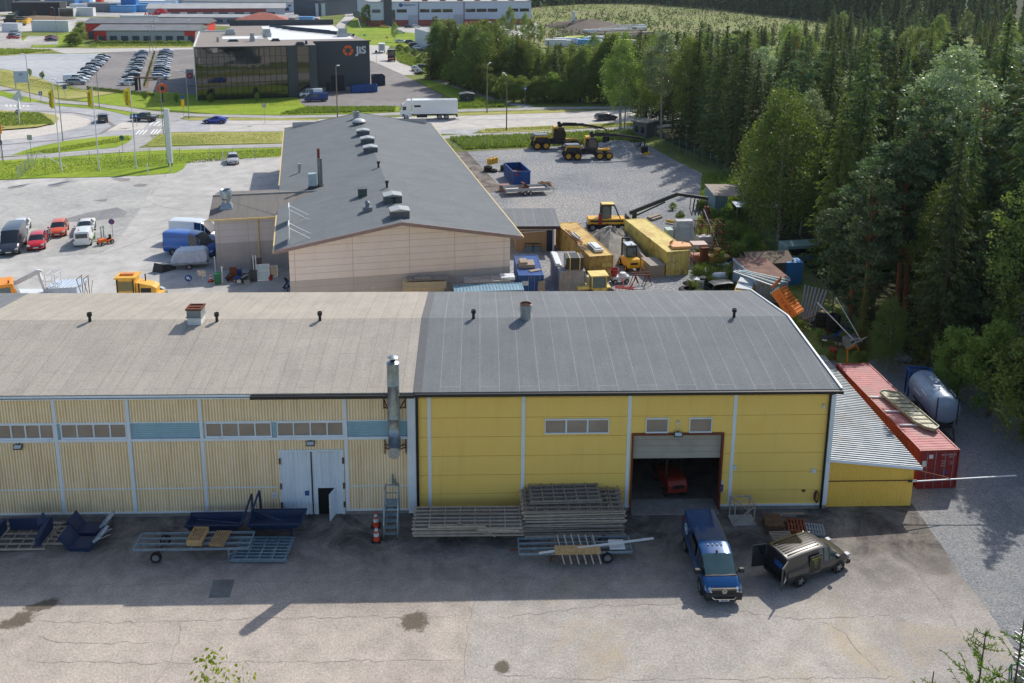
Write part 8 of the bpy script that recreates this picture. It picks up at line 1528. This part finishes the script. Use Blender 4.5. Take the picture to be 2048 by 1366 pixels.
x,y=at(405,566);mesh_thing('white_board','grubby white sign board leaning by the silver trailer','board',(x,y,.7),-.1,mat('grubby_white',c(214,204,196),c(150,140,132),5,.7),M().xf((0,0,0),0,.2).box(-.42,.42,0,.04,0,.65).box(-.04,.04,.04,.08,-.6,.3))
cone('traffic cone by the green bin at the annex',422,563,0,1.2);x,y=at(436,567);t=thing('waste_bin','dark green waste bin at the annex wall','bin',(x,y,0),.2);GRN=plain('bin_green',c(14,104,66),.5);M().prism([(-.26,.08),(.26,.08),(.3,1.0),(-.32,1.0)],'y',-.3,.3).build('body',GRN,t);M().box(-.36,.36,-.34,.34,1.0,1.08).build('lid',GRN,t)
ax_=lambda px,py:at(px,py)
for i,(px,py,w_,d_,h_,m_,lb)in enumerate([(430,548,.1,.1,1.8,WHITE,'white post'),(444,566,.1,.1,1.6,WHITE,'white post'),(460,562,.7,.3,1.3,RUST,'brown cupboard'),(474,566,.6,.5,.5,WHITE,'white box'),(482,566,.5,.5,.8,DARKST,'dark box'),(488,568,.6,.5,.35,GALV,'grey box'),(474,558,.5,.4,.9,BLUEP,'blue box'),(500,564,.7,.4,1.1,plain('dark_slate',c(64,66,72)),'dark cabinet'),(505,560,1.0,.15,2.2,plain('dark_purple',c(76,66,76)),'dark door')]):x,y=at(px,py);mesh_thing(lb.replace(' ','_'),f'{lb} in the junk row at the annex, {ordw[i]} from the left','junk',(x,y,0),B.a,m_,M().box(0,w_,0,d_,0,h_).box(-.02,w_+.02,-.02,d_+.02,h_,h_+.04))
for i,(px,py,w_,h_,gc)in enumerate([(512,563,1.35,1.7,plain('pale_pane',c(170,200,214),.1)),(536,556,1.0,1.25,GL)]):
    x,y=at(px,py);t=thing('window_frame',['pale large','dark smaller'][i]+' white framed window leaning on the annex wall','window',(x,y,0),B.a);t.rotation_euler=(-.25,0,B.a);q=M().box(0,w_,0,.08,0,.1).box(0,w_,0,.08,h_-.1,h_).box(0,.1,0,.08,.1,h_-.1).box(w_-.1,w_,0,.08,.1,h_-.1);(q.box(.1,w_-.1,.01,.07,h_*.55,h_*.6)if i==0 else q).build('frame',WHITE,t);M().box(.1,w_-.1,.03,.05,.1,h_-.1).build('pane',gc,t)
for i,a_ in enumerate((509,514)):x,y=at(a_,562);mesh_thing('white_batten',['left','right'][i]+' tall white batten beside the leaning windows','batten',(x,y,0),B.a,WHITE,M().bar((0,0,0),(-.05,.3,2.6),.1))
x,y=at(541,560);mesh_thing('red_can','red can on the ground under the leaning windows','can',(x,y,0),0,REDP,M().lathe([(0,0),(.2,0),(.2,.4),(0,.42)],10))
x,y=at(572,580);mesh_thing('junk_pile','dark pile of hoses and a blue pipe in the gap left of the gable','junk',(x,y,0),0,DARKST,M().path([(-.3,0,.2),(.2,.3,.8),(.0,-.2,1.3),(.3,.1,.3),(-.2,.2,.1)],.09));mesh_thing('blue_pipe','short blue pipe standing in the gap left of the gable','pipe',(x+.2,y-.4,0),0,BLUEP,M().tub((0,0,0),(.15,.1,1.1),.06))
def riding_mower():
    x,y=at(212,488);t=thing('ride_on_mower','small orange ride-on mower by the no-parking sign','mower',(x,y,0),-2.2);OM=plain('mower_orange',c(232,110,30),.4)
    M().box(.0,.85,-.28,.28,.3,.72).build('hood',OM,t,bevel=.06);M().box(-.75,0,-.4,.4,.3,.5).build('fender',OM,t,bevel=.04);M().box(-.5,-.1,-.22,.22,.5,.62).box(-.58,-.48,-.22,.22,.55,1.0).build('seat',BLACK,t);M().tub((.1,0,.7),(-.05,0,.95),.03).build('steering',BLACK,t)
    for u,r_ in((.65,.19),(-.5,.26)):[wheel(t,u,v,r_,.18)for v in(-.42,.42)]
riding_mower()
for i,(px,py)in enumerate([(203,476),(208,474),(98,482),(102,480)]):x,y=at(px,py);mesh_thing('heating_post',['left post of the pair by the mower','right post of the pair by the mower','left post of the pair by the orange car','right post of the pair by the orange car'][i]+', white capped','post',(x,y,0),0,GALV,M().box(-.05,.05,-.05,.05,0,1.2).box(-.1,.1,-.08,.08,1.2,1.35))
x,y=at(262,612);t=thing('road_grader','yellow wheeled loader with beacon bar seen over the pale roof ridge','loader',(x,y,0),.1);LY=mat('loader_yellow',c(236,184,74),c(214,162,60),3,.5)
M().prism([(-.9,1.3),(.7,1.3),(.75,2.9),(-.7,2.9),(-.95,2.2)],'y',-.75,.75).build('cab',LY,t,bevel=.05);M().box(-.72,.55,-.78,.78,1.75,2.65).box(-.97,-.85,-.6,.6,1.7,2.7).build('cab_glass',glass('tinted_glass',c(120,110,50),.1),t);M().box(-1.05,.9,-.85,.85,2.9,3.05).build('cab_roof',LY,t);M().prism([(.75,1.2),(2.5,1.2),(2.6,1.9),(2.2,2.15),(.75,2.5)],'y',-.62,.62).build('engine_hood',LY,t,bevel=.06);M().box(1.2,2.1,-.64,-.62,1.5,1.95).box(1.0,1.1,-.7,-.62,1.2,2.4).build('vent_grille',BLACK,t);M().tub((1.4,.3,2.3),(1.4,.3,3.0),.06).build('exhaust',BLACK,t);M().bar((-.8,-.82,1.2),(-.8,-.82,2.9),.08).bar((.6,-.8,1.2),(.6,-.8,2.9),.08).build('cab_pillar',BLACK,t);M().box(-.5,.5,-.2,.2,3.05,3.2).box(-.7,-.5,-.15,.15,3.05,3.2).build('beacon_bar',ORL,t);M().box(-.4,3,-.6,.6,.7,1.3).build('chassis',LY,t)
[wheel(t,u,v,.65,.45)for u in(-.3,2.3)for v in(-1,1)];M().lathe([(.8,.8),(.8,1.25)],14,(2.3,0,.65),'y').build('mudguard',GALV,t)
x,y=at(8,640);t=thing('mobile_crane','orange cabbed crane truck at the left edge over the roof ridge','crane truck',(x,y,0),.5);OC=plain('crane_orange',c(240,152,44),.4)
M().prism([(-1.2,1.0),(1.3,1.0),(1.45,1.8),(1.0,3.6),(-1.0,3.6),(-1.25,2.5)],'y',-1.1,1.1).build('cab',OC,t,bevel=.06);M().box(-.6,.8,-1.13,1.13,2.1,3.3).prism([(1.42,1.95),(1.02,3.35),(1.08,3.35),(1.5,1.95)],'y',-.95,.95).build('cab_glass',WSG,t);M().tub((.7,-.8,3.6),(.7,-.8,3.85),.07).build('beacon',REDL,t);M().box(-4,1.4,-1,1,.5,1.0).build('chassis',DARKST,t);[wheel(t,u,v,.5,.35)for u in(-2.5,.6)for v in(-1,1)]
x,y=at(8,612);t=thing('boom_lift','white boom lift with a cage basket over the pale roof ridge','boom lift',(x,y,0),0);M().bar((0,0,1.6),(3.0,.9,3.1),.36,.42).build('boom',WHITE,t);M().bar((3.0,.9,3.1),(3.5,.9,1.2),.25).bar((2.9,.9,3.2),(3.4,.9,3.1),.2).build('knuckle',WHITE,t);q=M()
for u in(0,.9):
    for v in(0,1.1):q.bar((3.8+u,.5+v,1.7),(3.8+u,.5+v,2.9),.06)
for z_ in(1.7,2.3,2.9):q.bar((3.8,.5,z_),(4.7,.5,z_),.05).bar((3.8,1.6,z_),(4.7,1.6,z_),.05).bar((3.8,.5,z_),(3.8,1.6,z_),.05).bar((4.7,.5,z_),(4.7,1.6,z_),.05)
q.build('basket',WHITE,t);M().box(-.8,4.2,.2,1.6,.4,1.1).build('carrier',WHITE,t);[wheel(t,u,v,.35,.2)for u in(0,3.4)for v in(.1,1.7)]
x,y=at(118,608);mesh_thing('ribbed_cover','blue and white striped metal cover on a low trailer past the roof ridge','cover',(x-1.2,y,0),.15,plain('cover_stripe',c(190,204,220),.4),M().corr((0,0,1.5),(1,0,0),2.8,(.25,1,.1),1.8,.35,.08,(0,0,1),True).box(0,2.8,0,.1,.4,1.45).box(0,.1,.1,1.8,.4,1.45).box(2.7,2.8,.1,1.8,.4,1.45))
for i in range(2):x,y=at(168+i*13,606);q=M().bar((0,0,0),(0,0,2.6),.05).bar((0,0,.2),(-.65,.3,2.2),.04).bar((-.65,.3,2.2),(0,.2,2.7),.05).bar((0,0,.2),(.1,.6,2.0),.03);mesh_thing('thin_trestle',['left','right'][i]+' thin grey folding trestle standing past the roof ridge','trestle',(x,y,0),0,DARKST,q)
x,y=at(300,604);mesh_thing('white_tube_pack','white tube lying behind the yellow loader past the roof ridge','tube',(x-.8,y,1.3),.1,WHITE,M().tub((0,0,0),(1.8,0,0),.14))
# ---------- flagpoles, pylon, lamps, signs
YF=plain('flag_yellow',c(246,222,30),.6)
for i,(px,py,tp)in enumerate([(123,343,168),(199,341,166),(273,337,166)]):
    x,y=at(px,py);h=13.2;t=thing('flagpole',['left','middle','right'][i]+' white flagpole on the front lawn with a hanging yellow flag','flagpole',(x,y,0),0,'flagpoles on the front lawn');M().tub((0,0,0),(0,0,h),.11,.05,8).tub((0,0,0),(0,0,.4),.16).lathe([(0,h),(.09,h+.08),(0,h+.18)],10).build('pole',WHITE,t)
    q=M();W_,Hf=.95,3.1;n=8;vs=[]
    for j in range(n+1):
        for k in range(6):u=k/5;vs.append((-.07-W_*u*(.75 if i<2 else 1)*(1-.25*(j/n>.8)),.12*sin(u*6+j*.8+i),h-.5-Hf*j/n-.7*u*(1-j/n)))
    q.add(vs,[(j*6+k,j*6+k+1,(j+1)*6+k+1,(j+1)*6+k)for j in range(n)for k in range(5)]);fl=q.build('flag',YF,t,True);text('PONSSE',.62,BLACK,fl,(-.52,-.16,h-2.3),(pi/2,pi/2+pi,0),'flag_lettering',.01);M().box(-.07,.0,-.02,.02,h-3.8,h-.45).build('black_sleeve',BLACK,t)
x,y=at(341,332);t=thing('advert_pylon','tall white slab pylon leaning out of the lawn edge','pylon',(x,y,0),-.35);M().box(-.45,.45,-.14,.14,.5,9.0).build('slab',WHITE,t);M().box(-.5,-.45,-.15,.15,.4,9.0).build('dark_edge',DARKST,t);M().tub((-.3,0,0),(-.3,0,.6),.08).tub((.3,0,0),(.3,0,.6),.08).build('foot',DARKST,t)
for i,(px,py)in enumerate([(296,348),(341,344)]):x,y=at(px,py);mesh_thing('lawn_bollard',['left','right'][i]+' slim white bollard at the lawn edge','bollard',(x,y,0),0,WHITE,M().tub((0,0,0),(0,0,1.4),.08).lathe([(.1,1.4),(.1,1.55),(0,1.6)],8))
x,y=at(466,320);mesh_thing('lawn_bollard','slim white bollard beside the lone silver car','bollard',(x-1.6,y,0),0,WHITE,M().tub((0,0,0),(0,0,1.2),.06).lathe([(.1,1.2),(.1,1.35),(0,1.4)],8))
def lamp(label,px,py,h,arm=(0,1),double=False,wood=False):
    x,y=at(px,py);t=thing('street_lamp',label,'street lamp',(x,y,0),0,None);M().tub((0,0,0),(0,0,h),.13 if wood else .09,.09 if wood else .05,8).build('pole',mat('pole_wood',c(128,120,104),c(108,100,88),4,.8)if wood else plain('lamp_steel',c(140,146,150),.45,.3),t)
    for s in((1,-1)if double else(1,)):a_=Vector((arm[0],arm[1],0)).normalized()*s;q=M().tub((0,0,h-.1),(a_.x*1.4,a_.y*1.4,h+.35),.05,.04,6).build('arm',GALV,t);e=Vector((a_.x*1.7,a_.y*1.7,h+.33));M().cbox(e.x,e.y,e.z,.25+.5*abs(a_.x),.25+.5*abs(a_.y),.12).build('lamp_head',WHITE,t)
for lb,px,py,h,arm,dbl,wd in[('wooden lamp post in the road verge right of the truck',974,226,10.2,(.3,.8),0,1),('tall lamp post nearest the gravel lot on the south verge',1013,260,10.4,(-.4,1),0,1),('wooden lamp post at the ridge end of the middle hall',675,236,10.6,(.5,-1),0,1),('short park lamp on the forest path',945,183,5.0,(.8,0),0,0),
   ('lamp post on the south side of the roundabout behind the left flagpole',126,283,10.5,(-.6,.6),0,0),('lamp post by the cycle path left of the right flagpole',199,217,10.4,(-.8,.4),0,0),('lamp post at the zebra crossing',327,268,10.4,(.7,.5),0,0),('lamp post at the corner of the glass office',378,238,9.4,(-.9,.1),0,0),('lamp post on the left grass slope by the information board',61,203,10.2,(-.5,.4),0,0),
   ('double-headed lamp in the car park median, nearest',300,107,9,(1,0),1,0),('double-headed lamp in the car park median, middle',306,101,10,(1,0),1,0),('double-headed lamp in the car park median, farthest',312,98,13,(1,0),1,0),('lamp post beside the right end of the garage row',378,84,8,(0,1),0,0),('lamp post left of the garage row',170,92,9,(-1,0),0,0),('lamp post beside the small upper left lot',114,70,11,(-.6,.3),0,0),('lamp post at the far left in front of the black hall',13,24,9,(1,.2),0,0)]:lamp(lb,px,py,h,arm,dbl,wd)
x,y=at(31,157.6);sign_post('blue_path_sign','round blue cycle-path sign on the left slope',83,206,2.6,1,SIGNB,sq=True,r=.4,sym=ped)
for lb,px,py,h,m_,sq,sy in[('blue pedestrian-crossing sign on the median, left of the pair',267,254,2.6,SIGNB,True,ped),('blue pedestrian-crossing sign on the median, right of the pair',274,254,2.6,SIGNB,True,ped),('round teal sign back on the path by the right flagpole',246,306,3.0,plain('sign_teal',c(60,110,110)),False,None),('blue round keep-right sign on the roundabout island',38,250,3.0,SIGNB,False,arrow),('blue round sign at the left picture edge',4,322,3.4,SIGNB,False,arrow),
   ('blue cycle-path sign beside the tree belt',1050,212,4.4,SIGNB,False,ped),('dark round sign back beside the side road',753,126,4,DARKST,False,None),('blue sign near the car park entrance',131,197,3,SIGNB,True,None),('grey post sign on the lawn fence line',64,319,4,GALV,True,None),('thin marker sign on the median before the coupe',530,247,4.0,GALV,True,None),('teal sign plate on the slope above the street',729,78,2,plain('sign_teal2',c(40,170,160)),True,None),('orange sign on the slope above the street',774,84,2.2,plain('sign_orange',c(250,150,20)),True,None)]:sign_post('road_sign',lb,px,py,h,1,m_,0,sq,.4,sy)
x,y=at(368,239);t=thing('yellow_signal_sign','yellow and blue sign mast near the office lawn','road sign',(x,y,0));M().tub((0,0,0),(0,0,5.2),.05).build('pole',GALV,t);M().cbox(0,-.08,3.3,.6,.06,1.5).build('yellow_plate',plain('plate_yellow',c(250,190,20)),t);M().cbox(0,-.08,4.6,.5,.06,.9).build('blue_plate',SIGNB,t)
x,y=at(2,326);t=thing('yellow_signal_sign','orange and yellow sign mast at the left picture edge','road sign',(x-.2,y+1,0));M().tub((0,0,0),(0,0,6.2),.06).build('pole',DARKST,t);M().cbox(0,-.08,5.2,.7,.06,1.4).build('orange_plate',plain('sign_orange',c(250,150,20)),t)
for i,(px,py)in enumerate([(37,232),(40,252)]):x,y=at(px,py);t=thing('white_windsock_sculpture',['rear','front'][i]+' tilted white paper-plane sculpture on the roundabout','sculpture',(x,y,0),[.2,-.9][i]);M().tub((0,0,0),(.3,0,3.2),.08).build('mast',WHITE,t);M().add([(.2,0,3.0),(-.9,0,3.6),(.6,.2,5.6),(1.2,0,3.4),(.2,.5,3.2)],[(0,1,2),(0,2,3),(4,2,1),(4,3,2),(0,4,1),(0,3,4)]).build('wing',WHITE,t)
x,y=at(326,204);t=thing('orange_ring_sign','black and orange ring-shaped sign standing on the office lawn','sign',(x,y,0),.2);M().box(-.5,.5,-.5,.5,0,.15).bar((0,0,0),(0,0,2.4),.2).build('stand',BLACK,t);M().lathe([(.55,-.15),(1.05,-.15),(1.1,.15),(.55,.15),(.55,-.15)],20,(0,0,3.1),'y').build('ring',plain('ring_orange',c(240,100,40)),t);M().lathe([(0,-.1),(.5,-.1),(.5,.1)],14,(0,0,3.1),'y').build('hub',BLACK,t)
x,y=at(45,178);t=thing('information_board','pale blue information board on two legs on the left slope','sign',(x,y,0),.1);M().box(-1.7,1.7,-.1,.1,1.6,4.4).build('board',plain('board_blue',c(186,202,220)),t);M().bar((-1.5,0,0),(-1.5,0,1.6),.15).bar((1.5,0,0),(1.5,0,1.6),.15).build('leg',GALV,t);text('JiS',.9,SIGNB,t,(0,-.13,3.6),(pi/2,0,0),ext=.01)
x,y=at(268,181);t=thing('entrance_canopy','brown timber canopy over the car park entrance','canopy',(x,y,0),.05);M().box(0,6.0,0,1.2,2.9,3.2).build('roof_beam',plain('canopy_brown',c(96,66,54)),t);M().box(.2,.8,.2,.8,0,2.9).box(1.2,1.5,.2,.6,0,2.9).build('pillar',BLACK,t)
for i in range(26):px,py=176+i*5.2,179+i*.55;x,y=at(px,py);tree(f'shr{i % 3}',x,y,1.0,'planted along the car park edge','low shrubs along the car park edge',1.0)
for px,py in((420,205),(424,205),(514,203),(60,152),(85,158),(290,200),(353,205)):x,y=at(px,py);tree('shr1',x,y,2.4,'as a staked young tree on the office lawns','staked young trees',.6)
for i in range(14):x,y=at(200+i*13.5,90.5);tree(f'shr{i % 3}',x,y,2.0,'in the hedge before the garage row','hedge bushes before the garage row',1.9)
q=[at(*p)for p in[(287,176),(296,176),(311,104),(308,104)]];sheet('car_park_median',q,.03,G_SOIL,True)
for i in range(18):t_=i/17;px,py=289+20*t_,172-66*t_;x,y=at(px,py);tree(f'shr{i % 3}',x,y,.9,'in the soil strip of the car park median','low plants in the car park median',1.0)
# ---------- far industrial clutter
def block(name,label,cat,px,py,L,W,H,m,rz=0,roofm=None,z=0):
    x,y=at(px,py);t=thing(name,label,cat,(x,y,z),rz);M().box(0,L,0,W,0,H).build('body',m,t);M().box(-.1,L+.1,-.1,W+.1,H,H+.15).build('roof',roofm or m,t);q=M().box(.3,L-.3,-.05,0,.3,H-.4);q.build('front_panel',roofm or m,t);return t
FB=plain('far_blue',c(30,120,190),.5);FB2=plain('far_light_blue',c(110,170,220),.5);FW=plain('far_white',c(222,226,230),.5);FG=plain('far_grey',c(120,126,130),.6);FR=plain('far_red',c(210,60,50),.5)
lst=[(220,25,14,5,4,FB,FB2),(243,23,9,5,7,FB,FB),(252,24,13,5,4,FB,FB2),(276,19,20,5,4,FB,FB2),(222,15,36,6,3,FB2,FB2),(262,11,30,6,3,FB2,FW),(176,24,18,5,5,FG,FG),(140,20,16,6,3.5,FW,FW),(166,16,16,5,3.5,FW,FG),(192,12,4,4,6,FR,FR),(118,33,8,4,4.6,FW,GL),(146,32,11,4,4.4,FW,FW),(90,12,20,6,4,FB,FG),(104,10,14,5,3,FR,FG),(120,9,20,6,3,FB2,FB2),(60,13,22,5,3,FG,FG),(130,4,20,6,4,FG,FW),(150,6,12,6,3,FW,FW),(108,5,22,4,3,FW,FB2),(176,5,8,5,4,FR,FW),(330,24,12,5,3,FW,GL),(584,43,11,4,2.4,FB2,FB2),(600,48,10,4,1.6,WOODG,WOODG),(540,3,24,4,3,FB,FW),(560,2,14,5,4,FW,FW),(40,10,14,8,4,WOODG,FG)]
ordw2=['lying under the blue stack','tall one of the row','beside the tall one','longest of the near row','long flat one behind the near row','widest of the rear row','by the white crates','right of the black hall roof','behind the white crates','small upright one','with glass front beside the black hall','second right of the black hall','above the black hall roof','with grey lid above the black hall','right of the red one above the hall','left above the black hall roof','at the top edge centre left','at the top edge behind it','thin one at the top edge','red topped at the top edge','with dark glass before the maroon hall','beside the dark blue hall foot','low timber stack by the street','on the long grey hall roof line','white one left of the dark blue hall','brown one at far left']
for i,(px,py,L,W,H,m_,rm)in enumerate(lst):block('stored_container',["pale blue","white","grey","red","bright blue","brown"][[FB2,FW,FG,FR,FB,WOODG].index(m_)]+' box in the far yard, '+ordw2[i],'container',px,py,L,W,H,m_,.03*(i%3),rm)
x,y=at(322,42);t=thing('cable_reel','big red cable reel standing behind the garage row','cable reel',(x,y,0),0);M().lathe([(1.2,-1),(3.2,-1),(3.2,-.8),(1.2,-.8)],22,(0,0,3.2),'y').lathe([(1.2,-.8),(1.2,.8)],22,(0,0,3.2),'y').lathe([(1.2,.8),(3.2,.8),(3.2,1),(1.2,1)],22,(0,0,3.2),'y').build('drum',plain('reel_red',c(200,40,60)),t)
for k in range(3):x,y=at(286+k*8,43);mesh_thing('red_machine',ordw[k]+' red machine frame left of the cable reel','frame',(x,y,0),.3,FR,M().bar((0,0,0),(1.5,0,4.5),.4).bar((3,0,0),(1.5,0,4.5),.4).bar((.5,0,2),(2.5,0,2),.3))
block('white_tarp_boat','long white covered load behind the garage row roof','covered load',240,43,26,5,3.0,FW,.02);block('billboard_trailer','white trailer with a picture panel on the gravel yard','trailer',64,63,16,3,4.6,FW,.0,FW);block('small_shed','small white tented booth at the far left edge','booth',4,64,7,4,3.6,FW,0,FW)
for i,(px,py)in enumerate([(12,47),(8,51)]):x,y=at(px,py);t=thing('wheel_loader',['rear','front'][i]+' black and yellow loader parked on the gravel yard at far left','loader',(x,y,0),0);M().box(0,9,0,3,1.2,3.2).build('body',BLACK,t);M().box(6,11,-.1,3.1,1,2.6).build('yellow_part',YEL,t);M().box(1.5,4.5,.2,2.8,3.2,5).build('cab',GL,t);[wheel(t,u,v,1.0,.6)for u in(2,8)for v in(0,3)]
for i in range(9):x,y=at(1090+i*22 if i<7 else 1105+i*9,96-(i%3)*3);t=thing('parked_truck',ordw[i]+' white vehicle roof showing over the tree belt','truck',(x,y,0),.2*(i%3));M().box(0,8,0,2.6,.8,3.2).build('box_body',[FW,FW,plain('lime',c(220,226,80)),FB2][i%4],t);M().box(8,9.8,.1,2.5,.8,3.0).build('cab',FW,t)
rs=np.random.RandomState(51)
for i in range(12):x,y=at(1195+rs.uniform(-35,30),60+rs.uniform(0,24));mesh_thing('log_pile','long stack of logs under a pale sheet on the clearing edge','log pile',(x,y,0),.5,[WOODG,WHITE][i%3==0],M().box(0,26,0,2.2,0,1.6).box(0,26,.4,1.8,1.6,2.2),'log piles on the clearing edge')
x,y=at(1147,56);t=thing('blue_silo','thin blue and white mast at the clearing edge','mast',(x,y,0));M().tub((0,0,0),(0,0,4),.7).build('base',FB2,t);M().tub((0,0,4),(0,0,8),.7).build('top',FW,t)
x,y=at(667,20);t=thing('advert_pylon','yellow and purple pylon at the street junction','pylon',(x,y,0));M().box(-3.2,3.2,-.5,.5,0,14).build('slab',plain('pylon_yellow',c(200,186,60)),t);M().box(-1.8,1.8,-.55,-.5,3,14).build('purple_panel',plain('pylon_purple',c(70,66,100)),t)
x,y=at(722,60);t=thing('round_dish_sign','grey round disc on a leaning mast above the street','sign',(x,y,0));M().bar((0,0,0),(-1.6,0,6.4),.25).build('mast',WHITE,t);M().lathe([(0,0),(1.7,0),(1.7,.2),(0,.2)],20,(-1.8,-.2,7.2),'y').build('disc',plain('disc_grey',c(100,106,110)),t)
for i in range(16):x,y=at(950+rs.uniform(-22,30),50+rs.uniform(-3,12));mesh_thing('stacked_goods','red and white goods stacked outside the white factory','goods',(x,y,0),rs.uniform(0,1),[FR,FW,BRK,FG][i%4],M().box(0,3,0,2,0,1.5).box(.3,2.6,.2,1.8,1.5,2.2),'goods outside the white factory')
# ---------- seams and cracks in the front yard
def crack(pts,w_=.015,m_=None,nm='asphalt_crack'):
    out=[];rs=np.random.RandomState(int(pts[0][0])+3)
    w2=[np.array(at(*p))for p in pts];P2=[]
    for a_,b_ in zip(w2[:-1],w2[1:]):
        n=max(2,int(np.linalg.norm(b_-a_)/.35));P2+=[a_+(b_-a_)*i/n+rs.normal(size=2)*.06 for i in range(n)]
    P2.append(w2[-1]);q=M()
    for a_,b_ in zip(P2[:-1],P2[1:]):d=b_-a_;d=d/max(np.linalg.norm(d),1e-6);nn=np.array([-d[1],d[0]])*w_/2*rs.uniform(.5,1.3);q.add([(*(a_+nn),.012),(*(a_-nn),.012),(*(b_-nn),.012),(*(b_+nn),.012)],[(0,1,2,3)])
    tag(q.build(nm,m_ or plain('crack_dark',c(128,120,111),.9)),kind='structure')
for cc in([(0,1172),(200,1172),(470,1166),(760,1160),(960,1158)],[(20,1243),(240,1246),(420,1240),(640,1236),(920,1232)],[(60,1322),(240,1326),(520,1324),(920,1320)],[(80,1272),(90,1280),(150,1286),(300,1285)],[(960,1082),(955,1120),(946,1190),(936,1260),(925,1366)],[(1000,1098),(1180,1094),(1350,1100),(1450,1112)],[(1000,1238),(1160,1214),(1360,1208),(1600,1240),(1780,1230)],[(1823,1133),(1870,1188),(1908,1240),(1926,1266)],[(1000,1352),(1300,1360),(1800,1356)],[(1640,1240),(1690,1266),(1710,1300),(1760,1345)],[(360,1250),(340,1330),(310,1366)],[(640,1200),(700,1206),(930,1204)]):crack(cc)
# ---------- thin summer haze
hm=bpy.data.materials.new('haze');hm.use_nodes=True;nt=hm.node_tree;nt.nodes.clear();out=nt.nodes.new('ShaderNodeOutputMaterial');pv=nt.nodes.new('ShaderNodeVolumePrincipled')
pv.inputs['Color'].default_value=(.78,.88,1,1);pv.inputs['Density'].default_value=.00006;pv.inputs['Anisotropy'].default_value=.2;nt.links.new(pv.outputs[0],out.inputs['Volume'])
hz_=M().box(-1300,1300,-70,1600,-1.5,34).build('haze',hm);tag(hz_,kind='stuff',label='thin bluish summer haze over the whole place')
